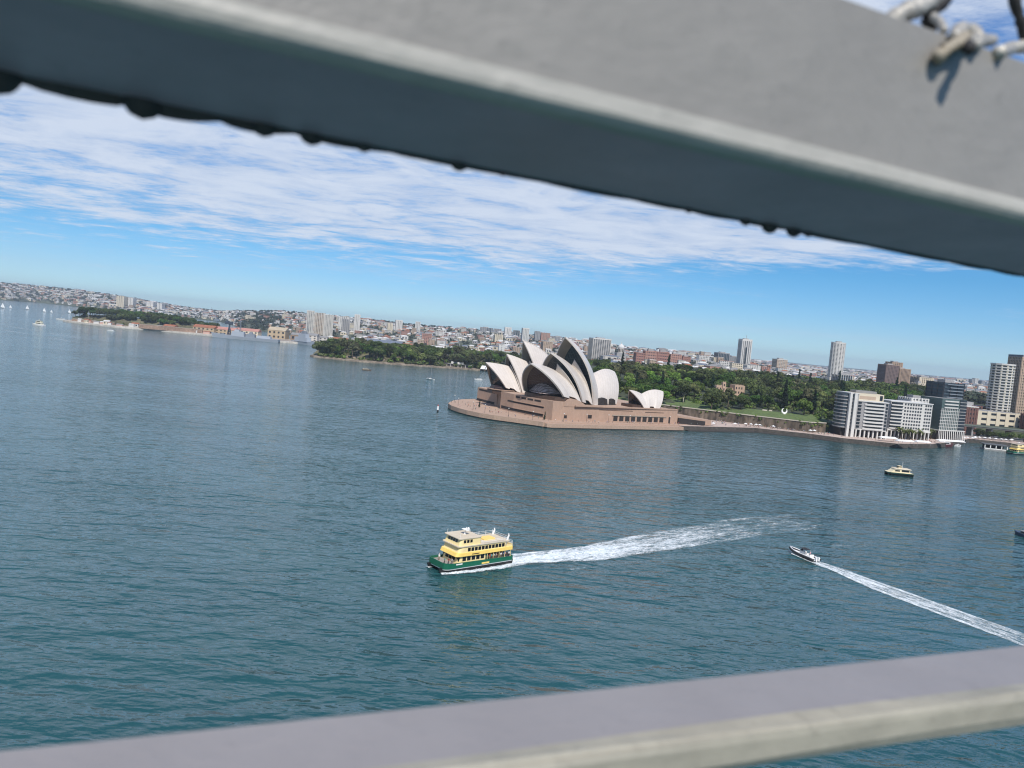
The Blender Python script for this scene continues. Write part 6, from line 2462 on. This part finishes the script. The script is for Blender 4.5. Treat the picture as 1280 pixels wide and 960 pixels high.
def crane(label, px, ybase, Y, h, jib, lean, m):
    q = at(px, ybase, Y)
    t_ = thing('crane', label, 'crane', (q.x, Y, 4.2), 0)
    b = MB()
    for sx in (-3.5, 3.5):
        for sy in (-3.5, 3.5):
            b.tube([(sx, sy, -.5), (sx * .35, sy * .35, h * .55)], .9, m, 5)
    b.tube([(0, 0, h * .45), (0, 0, h)], 2.0, m, 6)
    b.build('tower', t_)
    b = MB()
    b.box(-9.5, 7, -3, 3, h * .82, h * 1.02, m)
    b.build('cab', t_)
    b = MB()
    for k in (-1, 1):
        b.tube([(0, k * 1.3, h), (lean, k * .4, h + jib)], [.6, .35], m, 5)
    for i in range(7):
        f = i / 6
        b.tube([(lean * f, -1.3 + .9 * f, h + jib * f), (lean * min(1, f + .1), 1.3 - .9 * f, h + jib * min(1, f + .1))], .25, m, 4)
    b.build('jib', t_)
    return t_


CRM = mat('crane_blue_grey', (.035, .045, .065), .6, .1, .2)
crane('dark dockside crane with a short head over the grey warship bow', 286, 421, 1672, 32, 6, -13, CRM)
crane('tall slewing crane with a raised jib against the sky behind the island', 271.5, 402, 2300, 26, 34, -20, mat('crane_pale', (.16, .19, .23), .6, .1, .2))
for px, Y, h, lab in ((110, 1770, 26, 'thin grey pole at the tip of the naval hill'), (199, 1745, 24, 'thin pole mast behind the seawall sheds')):
    q = at(px, 405, Y)
    t_ = thing('flag_pole', lab, 'pole', (q.x, Y, 4), 0)
    b = MB()
    b.tube([(0, 0, 0), (0, 0, h)], [.5, .25], GREYC, 5)
    b.build('pole', t_)

# pontoon and restaurant of the wooded point, pale rocks
q = at(569, 459, 1236)
t_ = thing('boat_shed', 'dark open boathouse with a pale roof among trees at the point shore', 'boathouse', (q.x, 1250, 2.4), .05)
b = MB()
b.box(-28, 24, -6, 6, -2, 4.5, mat('boathouse_dark', (.07, .06, .06), .8, .2, .2))
b.build('wall', t_)
b = MB()
b.box(-30, 26, -8, 8, 4.5, 5.2, ROOFG)
b.build('roof', t_)
b = MB()
b.box(-8, 12, -5, 6, 5.3, 8.6, WHITEC)
b.build('upper_room', t_)
for i in range(9):
    b = MB()
    b.box(-27 + i * 6, -26.2 + i * 6, -7.6, -6.8, -2, 4.5, CONC)
    b.build('post', t_)
t_ = thing('pool_terrace', 'row of white tent-like roofs on the shore just before the opera sails', 'shade roof', (-36, 1246, 2.4), .1)
for i in range(6):
    b = MB()
    b.loft([[(-18 + i * 8, -8, 1), (-11 + i * 8, -8, 1), (-8 + i * 8, 6, 5.5), (-15 + i * 8, 6, 5.5)], [(-18 + i * 8, -8, 1.5), (-11 + i * 8, -8, 1.5), (-8 + i * 8, 6, 6.2), (-15 + i * 8, 6, 6.2)]], WHITEP)
    b.build('canopy', t_)
rk = random.Random(3)
for i in range(9):
    X = -258 + i * 9 + rk.uniform(-3, 3)
    Y = table(POINT_SHORE, X)[0] + rk.uniform(14, 30)
    b = MB()
    rings = []
    for z, s in ((-1, 1), (1.5, 1.05), (3.2, .8), (4.2, .4)):
        rings.append([(X + (s * rk.uniform(3, 5)) * math.cos(a), Y + (s * rk.uniform(2, 4)) * math.sin(a), 3 + z + rk.uniform(-.3, .3)) for a in [2 * math.pi * j / 8 for j in range(8)]])
    b.loft(rings, ROCK)
    tag(b.build('boulder'), 'brown sandstone boulder on the bare shore of the wooded point', 'rock', 'boulders on the point shore')

# ------------------------------------------------------------------ small craft
SAILM = mat('white_sailcloth', (.80, .80, .78), .8, .04, .3)


def sailboat(label, x, y, L, sails=True, rz=.3, group=None, mast=1.35):
    t_ = thing('sailing_boat', label, 'sailing boat', (x, y, 0), rz, group)
    b = MB()
    rings = []
    for k in range(9):
        f = k / 8
        hw = L * .15 * math.sin(math.pi * (.18 + .82 * f)) ** .8 + .05
        rings.append([(L * (f - .5), -hw, L * .11 + .02 * L * f), (L * (f - .5) * .94, 0, -.3), (L * (f - .5), hw, L * .11 + .02 * L * f)])
    b.loft(rings, WHITEP)
    b.build('hull', t_, fix=True)
    b = MB()
    b.box(-L * .18, L * .12, -L * .08, L * .08, L * .1, L * .17, WHITEP)
    b.build('cabin', t_)
    b = MB()
    b.tube([(.04 * L, 0, L * .1), (.04 * L, 0, L * mast)], L * .010 + .03, GREYC, 5)
    b.tube([(.04 * L, 0, L * .25), (-.4 * L, 0, L * .24)], L * .012 + .03, GREYC, 5)
    b.build('mast', t_)
    if sails:
        for nm, tri in (('mainsail', [(.02 * L, 0, L * .27), (-.40 * L, .04 * L, L * .27), (.02 * L, 0, L * mast * .98)]), ('headsail', [(.48 * L, 0, L * .16), (.06 * L, -.05 * L, L * .2), (.06 * L, 0, L * mast * .85)])):
            b = MB()
            P = [Vector(p) for p in tri]
            mid = [(P[i] + P[(i + 1) % 3]) / 2 for i in range(3)]
            bow = Vector((0, .05 * L, 0))
            vs = P + [mid[0] + bow * .5, mid[1] + bow * .6, mid[2]]
            vs = vs + [v + Vector((0, .04, 0)) for v in vs]
            f4 = [(0, 3, 5), (3, 1, 4), (3, 4, 5), (5, 4, 2)]
            b.add(vs, f4 + [tuple(6 + i for i in reversed(f)) for f in f4] + [(0, 3, 9, 6), (3, 1, 7, 9), (1, 4, 10, 7), (4, 2, 8, 10), (2, 5, 11, 8), (5, 0, 6, 11)], SAILM)
            b.build(nm, t_)
    return t_


for x, y, L, lab in ((-1700, 2540, 14, 'tallest white sailing boat near the far bayside shore'), (-1740, 2640, 9, 'small sailing boat right beside the tallest white one'), (-1689, 2651, 12, 'lone white sailing boat between two groups on the far bay'),
                     (-1554, 2527, 11, 'slim white sailing boat off the naval island tip, first of its group'), (-1518, 2507, 8, 'smallest sailing boat in the group off the island tip'), (-1560, 2680, 11, 'white sailing boat behind the smallest one off the island tip'), (-1530, 2720, 7, 'faint sailing boat closest to the island trees')):
    sailboat(lab, x, y, L, True, .4 + .2 * math.sin(x))
sailboat('white yacht with bare mast on the open water before the wooded point', -97.7, 917, 10.5, False, .35, None, 1.5)


def cruiser(name, label, x, y, L, rz, cat='motorboat', hullm=None, tall=1.0, cabm=None, decks=1):
    t_ = thing(name, label, cat, (x, y, 0), rz)
    hm = hullm or WHITEP
    cm = cabm or WHITEP
    b = MB()
    rings = []
    for k in range(10):
        f = k / 9
        hw = L * .15 * (1 - max(0, (f - .55) / .45) ** 2) + .05
        rings.append([(L * (f - .5), -hw * .75, -.4), (L * (f - .5) + L * .05 * f, -hw, L * .10 * (1 + .4 * f * f)), (L * (f - .5) + L * .05 * f, hw, L * .10 * (1 + .4 * f * f)), (L * (f - .5), hw * .75, -.4)])
    b.loft(rings, hm)
    b.build('hull', t_, fix=True)
    z = L * .10
    for dk in range(decks):
        k = 1 - .25 * dk
        b = MB()
        b.loft([[(-L * .36 * k, -L * .12 * k, z), (L * .24 * k, -L * .12 * k, z), (L * .24 * k, L * .12 * k, z), (-L * .36 * k, L * .12 * k, z)],
                [(-L * .34 * k, -L * .11 * k, z + L * .10 * tall), (L * .15 * k, -L * .11 * k, z + L * .10 * tall), (L * .15 * k, L * .11 * k, z + L * .10 * tall), (-L * .34 * k, L * .11 * k, z + L * .10 * tall)]], cm)
        cb_ = b.build('cabin', t_)
        for sg in (-1, 1):
            b = MB()
            b.box(-L * .30 * k, L * .13 * k, sg * L * .119 * k - .06, sg * L * .119 * k + .06, z + L * .035 * tall, z + L * .08 * tall, DARKGL)
            b.build('window', cb_)
        b = MB()
        b.box(-L * .38 * k, L * .17 * k, -L * .13 * k, L * .13 * k, z + L * .101 * tall, z + L * .112 * tall, cm)
        b.build('roof', t_)
        z += L * .112 * tall
    b = MB()
    b.tube([(-L * .05, 0, z), (-L * .06, 0, z + L * .12)], L * .008 + .02, cm, 5)
    b.build('mast', t_)
    return t_


cruiser('ferry_boat', 'white double deck ferry crossing before the naval hill', -899.6, 1447.6, 27, R(165), 'ferry', None, 1.1, mat('ferry_cream_far', (.70, .66, .52), .6, .05, .2), 2)
cruiser('motor_cruiser', 'white motor cruiser below the seawall of the naval hill', -784.5, 1487.7, 15, R(170), 'motorboat')
cruiser('motor_cruiser', 'low white motor cruiser off the tip of the naval island', -1108, 1870, 26, R(170), 'motorboat', None, .6)
cruiser('motor_cruiser', 'white motor cruiser just before the far opera sails', -44, 1000, 10, R(175), 'motorboat')
cruiser('work_boat', 'small brown work boat with two masts off the wooded point', -188.8, 989.7, 12, R(8), 'motorboat', mat('brown_hull', (.13, .09, .06), .7, .2, .5), .8, CREAMC)
cruiser('work_boat', 'dark blue grey boat just entering at the edge of the view', 210.5, 304, 11, R(100), 'motorboat', mat('blue_hull', (.03, .05, .09), .5, .1, .5), 1.0, GREYC)

# pale cream catamaran ferry
CATP = mat('cat_cream', (.72, .62, .40), .5, .05, .4)
t_ = thing('catamaran', 'cream catamaran ferry with a dark hull lying off the quay', 'ferry', (233, 452, 0), R(176))
L = 14.5
b = MB()
for sg in (1, -1):
    rings = []
    for k in range(9):
        f = k / 8
        hw = 1.0 * (1 - max(0, (f - .6) / .4) ** 2) + .05
        rings.append([(L * (f - .5), sg * 2.3 - hw, 1.4), (L * (f - .5), sg * 2.3, -.5), (L * (f - .5), sg * 2.3 + hw, 1.4)])
    b.loft(rings, ANTIF)
b.build('float_hull', t_, fix=True)
b = MB()
b.prism([(-L * .5, -3.3), (L * .42, -3.3), (L * .52, -2.2), (L * .52, 2.2), (L * .42, 3.3), (-L * .5, 3.3)], 1.2, 1.9, mat('dark_green_hull', (.01, .05, .035), .5, .1, .5), CATP)
b.build('hull', t_)
b = MB()
b.loft([[(-L * .36, -2.9, 1.9), (L * .40, -2.9, 1.9), (L * .40, 2.9, 1.9), (-L * .36, 2.9, 1.9)], [(-L * .34, -2.7, 4.0), (L * .22, -2.7, 4.0), (L * .22, 2.7, 4.0), (-L * .34, 2.7, 4.0)]], CATP)
b.build('cabin', t_)
for sg in (1, -1):
    b = MB()
    b.box(-L * .32, -L * .02, sg * 2.84 - .06, sg * 2.84 + .06, 2.6, 3.6, DARKGL)
    b.build('window', t_)
    b = MB()
    b.box(L * .05, L * .24, sg * 2.84 - .06, sg * 2.84 + .06, 2.6, 3.4, DARKGL)
    b.build('window', t_)
b = MB()
b.loft([[(-L * .40, -3.1, 4.0), (L * .26, -3.1, 4.0), (L * .26, 3.1, 4.0), (-L * .40, 3.1, 4.0)], [(-L * .38, -2.9, 4.35), (L * .22, -2.9, 4.35), (L * .22, 2.9, 4.35), (-L * .38, 2.9, 4.35)]], OFFWHITE)
b.build('roof', t_)
b = MB()
b.box(-L * .05, L * .08, -1.4, 1.4, 4.35, 5.8, CATP)
b.box(-L * .045, L * .085, -1.42, 1.42, 4.95, 5.55, DARKGL)
b.build('wheelhouse', t_)
b = MB()
b.tube([(-1.5, 0, 4.4), (-1.6, 0, 8.0)], .09, WHITEP, 5)
b.tube([(-1.6, -.8, 7.0), (-1.6, .8, 7.0)], .06, WHITEP, 5)
b.build('mast', t_)

# channel beacon
t_ = thing('beacon', 'white channel beacon with a small red lantern beside the broadwalk tip', 'beacon', (-53.5, 571, 0), 0)
b = MB()
b.tube([(0, 0, -1), (0, 0, 1.6)], .7, ANTIF, 8)
b.build('pile', t_)
b = MB()
b.tube([(0, 0, 1.6), (0, 0, 4.4)], [.75, .5], WHITEP, 8)
b.build('body', t_)
b = MB()
b.tube([(0, 0, 4.4), (0, 0, 5.6)], [.35, .25], REDP, 8)
b.build('lantern', t_)

# a second green ferry at the wharf and the floating wharf itself
dup(ferry, (446, 655, 0), R(200), 'green and cream ferry berthed beside the dark roofed floating wharf')
t_ = thing('floating_wharf', 'dark roofed floating wharf with a white frame at the quay', 'wharf', (424, 668, 0), R(-14))
b = MB()
b.box(-9, 9, -5, 6, -1, .9, GREYC)
b.build('pontoon', t_)
b = MB()
b.box(-9.5, 9.5, -5.5, 7, 4.6, 5.2, mat('wharf_roof', (.09, .095, .10), .8, .1, .2))
b.build('roof', t_)
for i in range(5):
    b = MB()
    b.box(-9 + i * 4.35, -8.4 + i * 4.35, -5.2, -4.6, .9, 4.6, WHITEP)
    b.build('post', t_)
b = MB()
b.box(-9, 9, -5.2, -4.7, .9, 1.7, WHITEP)
b.build('rail', t_)
b = MB()
b.box(-7.5, 7.5, 0, 5, .9, 4.5, DARKVOID)
b.build('waiting_room', t_)
cruiser('tour_boat', 'larger white tour boat moored at the quay before the glass block', 377, 661, 20, R(24), 'tour boat', mat('maroon_hull', (.12, .03, .03), .5, .1, .5), .9, WHITEP)
cruiser('tour_boat', 'small white launch moored next to the tour boat', 394, 670, 9, R(35), 'tour boat')

# white terrace awnings and their palms before the apartments
for i, (px, py, wd, lab) in enumerate(((1110, 547, 15, 'white terrace awning nearest the curved apartments'), (1131, 551, 15, 'white terrace awning in the middle of the quay terrace'), (1153, 552, 13, 'white terrace awning at the end of the quay terrace'), (1188, 551, 26, 'long thin white awning below the slanting columns'))):
    q = ground(px, py, 6.8)
    t_ = thing('awning', lab, 'awning', (q.x, q.y, 3.6), R(12))
    b = MB()
    b.loft([[(-wd / 2, -2.4, 2.8), (wd / 2, -2.4, 2.8), (wd / 2, 2.4, 2.8), (-wd / 2, 2.4, 2.8)], [(-wd / 2, -2.4, 3.05), (wd / 2, -2.4, 3.05), (wd / 2, 2.4, 3.05), (-wd / 2, 2.4, 3.05)], [(-wd / 2 + 1.2, -.4, 4.0), (wd / 2 - 1.2, -.4, 4.0), (wd / 2 - 1.2, .4, 4.0), (-wd / 2 + 1.2, .4, 4.0)]], WHITEP)
    b.build('canopy', t_)
    for sx in (-1, 1):
        for sy in (-1, 1):
            b = MB()
            b.tube([(sx * (wd / 2 - .5), sy * 2.1, 0), (sx * (wd / 2 - .5), sy * 2.1, 2.8)], .09, GREYC, 5)
            b.build('post', t_)
b = MB()
b.prism([(322, 622), (352, 635.6), (366, 648), (360, 652), (345, 640), (322, 628)], 1.0, 3.0, mat('timber_deck', (.30, .23, .16), .9, .2, .4))
structure(b.build('terrace_deck_path'))


def palm_meshes():
    rr = random.Random(2)
    b = MB()
    b.tube([(0, 0, -.3), (.15, 0, 3), (.1, .1, 6.3)], [.32, .24, .2], BARK, 7)
    tm = b.mesh('trunk', True)
    b = MB()
    for k in range(16):
        a = 2 * math.pi * k / 16 + rr.uniform(-.15, .15)
        e = rr.uniform(.1, 1.1)
        pts = []
        for i in range(6):
            f = i / 5
            r_ = 2.9 * f
            z = 6.3 + 1.9 * math.sin(e) * f * 1.6 - 2.6 * f * f
            pts.append(Vector((r_ * math.cos(a), r_ * math.sin(a), z)))
        sd = Vector((-math.sin(a), math.cos(a), 0))
        for i in range(5):
            w0, w1 = .42 * math.sin(math.pi * (i + .3) / 5.6), .42 * math.sin(math.pi * min(1, (i + 1.3) / 5.6))
            b.add([pts[i] - sd * w0 - Vector((0, 0, .2)), pts[i], pts[i] + sd * w0 - Vector((0, 0, .2)), pts[i + 1] + sd * w1 - Vector((0, 0, .2)), pts[i + 1], pts[i + 1] - sd * w1 - Vector((0, 0, .2))], [(0, 1, 4, 5), (1, 2, 3, 4)], LEAF_PALM)
    return b.mesh('crown'), tm


PALM = palm_meshes()
for i in range(13):
    px = 1124 + i * 3.3
    q = ground(px, 549 + (i % 3) * .8, 3.6)
    plant_tree('palm_tree', PALM, (q.x, q.y + .5, 3.6), trnd.uniform(1.1, 1.5), trnd.uniform(0, 6), 'palm tree in the quay terrace row before the white block', 'palms on the quay terrace')
for i in range(14):
    X = 412 + i * 12 + trnd.uniform(-3, 3)
    plant_tree('fig_tree', FIGS[i % 3], (X, 738 + trnd.uniform(-4, 8), 3.5), trnd.uniform(.55, .72), trnd.uniform(0, 6), 'dark street fig on the quay before the elevated road', 'street figs along the quay')

# parasols on the quay
PM = MB()
PM.loft([[(1.7 * math.cos(a), 1.7 * math.sin(a), 2.2) for a in [math.pi / 4 * i for i in range(8)]], [(.1 * math.cos(a), .1 * math.sin(a), 3.0) for a in [math.pi / 4 * i for i in range(8)]]], WHITEP)
pmesh = PM.mesh('canopy')
PM = MB()
PM.tube([(0, 0, 0), (0, 0, 2.9)], .06, GREYC, 5)
ppole = PM.mesh('pole')
ur = random.Random(9)


def parasol(x, y, z, label, group):
    r = thing('parasol', label, 'parasol', (x, y, z), ur.uniform(0, 1), group)
    for nm, me in (('canopy', pmesh), ('pole', ppole)):
        o = bpy.data.objects.new(nm, me)
        COL.objects.link(o)
        o.parent = r


for i in range(16):
    parasol(402 + i * 5.2 + ur.uniform(-1, 1), 702 + 1.5 * i * .6 + ur.uniform(-2, 5) + (12 if i > 6 else 0), 3.64, 'white parasol on the quay below the street figs', 'white parasols on the ferry quay')
for i in range(9):
    f = ur.random()
    X = 142 + 112 * f
    Yq = table([(142, 604), (204, 642), (249, 633)], X)[0]
    parasol(X, Yq + ur.uniform(0, 2), 3.64, 'white parasol in the lower row along the promenade edge', 'parasol row along the promenade edge')

# ------------------------------------------------------------------ people strolling
def crowd(n_, fn, label, group):
    for i in range(n_):
        x, y, z = fn()
        person((x, y, z), prnd.uniform(0, 6.28), label, group)


def on_promenade():
    while True:
        x = prnd.uniform(140, 300)
        y0 = table([(133, 597), (204, 638), (249, 629), (268, 618), (310, 612)], x)[0]
        y1 = min(wall_y(x) - 2.5, 690)
        y = y0 + 3 + (y1 - y0 - 4) * prnd.random()
        if x < 270 or y < 628:
            return x, y, 3.65


crowd(150, on_promenade, 'tiny visitor strolling on the pale promenade below the stone wall', 'visitors on the promenade')


def on_broadwalk():
    while True:
        s, e = prnd.uniform(-28, 14), prnd.uniform(4, 118)
        edge_ = table([(0, 0), (3.6, -1.7), (19.5, -13.2), (43, -27.5), (70, -31), (101, -25), (118, -14)], e)[0]
        if s > edge_ + 2 and s < (6 if 40 < e < 76 else 14):
            x, y = bw_world(s, e)
            return x, y, 3.91


def on_terrace():
    x = prnd.uniform(318, 362)
    y0 = table([(310, 612), (351, 635.5), (372, 654)], x)[0]
    return x, y0 + prnd.uniform(3, 16), 3.65


crowd(36, on_terrace, 'tiny visitor on the quay terrace before the white block', 'visitors on the quay terrace')
crowd(46, on_broadwalk, 'tiny visitor on the granite broadwalk at the tip of the point', 'visitors on the broadwalk')


def on_west():
    s = prnd.uniform(18, 150)
    x, y = bw_world(s, prnd.uniform(1, 7))
    return x, y, 3.91


crowd(30, on_west, 'tiny visitor walking along the podium wall by the water', 'visitors beside the podium')
# bare lamp posts on the broadwalk and promenade
LM = MB()
LM.tube([(0, 0, 0), (0, 0, 5.6)], [.10, .07], ANTIF, 6)
lpost = LM.mesh('post')
LM = MB()
LM.ball((0, 0, 5.9), .38, mat('lamp_globe', (.62, .60, .55), .4, .05, 1), 8, 6)
lglobe = LM.mesh('globe')
for s, e in ((-24, 60), (-22, 45), (-13, 26), (-3, 9), (-24, 85), (-16, 108), (20, 4), (40, 4), (60, 4), (80, 4), (100, 4), (120, 4)):
    x, y = bw_world(s, e)
    r = thing('street_lamp', 'slender dark lamp post with a pale globe on the granite broadwalk', 'street lamp', (x, y, 3.9), 0, 'lamps on the broadwalk')
    for nm, me in (('post', lpost), ('globe', lglobe)):
        o = bpy.data.objects.new(nm, me)
        COL.objects.link(o)
        o.parent = r
# dark sculptures: two tall dark figures of trees in tubs by the podium (seen as black marks)
for s, e, lab in ((-9, 78, 'dark narrow potted tree on the broadwalk before the far foyer'), (9, 12, 'dark narrow potted tree at the corner of the podium')):
    x, y = bw_world(s, e)
    plant_tree('potted_tree', PINES[0], (x, y, 3.9), .30, 0, lab, None)
# faint old wakes across the open water
foam_sheet('wake_foam', [(-862, 1440), (-960, 1440), (-1150, 1500)], [5, 7, 9], foam_mat('ferry_far_wake', 1.0, .08, .3, .5, 5), z=.12)
foam_sheet('wake_foam', [(-1100, 1500), (-700, 1180), (-430, 1000)], [10, 9, 7], foam_mat('old_wake', .42, .03, .25, .1, 7), z=.12, nu=90)
foam_sheet('wake_foam', [(-900, 1260), (-560, 1010), (-330, 880)], [7, 6, 5], foam_mat('old_wake_b', .36, .03, .25, .1, 8), z=.12, nu=90)
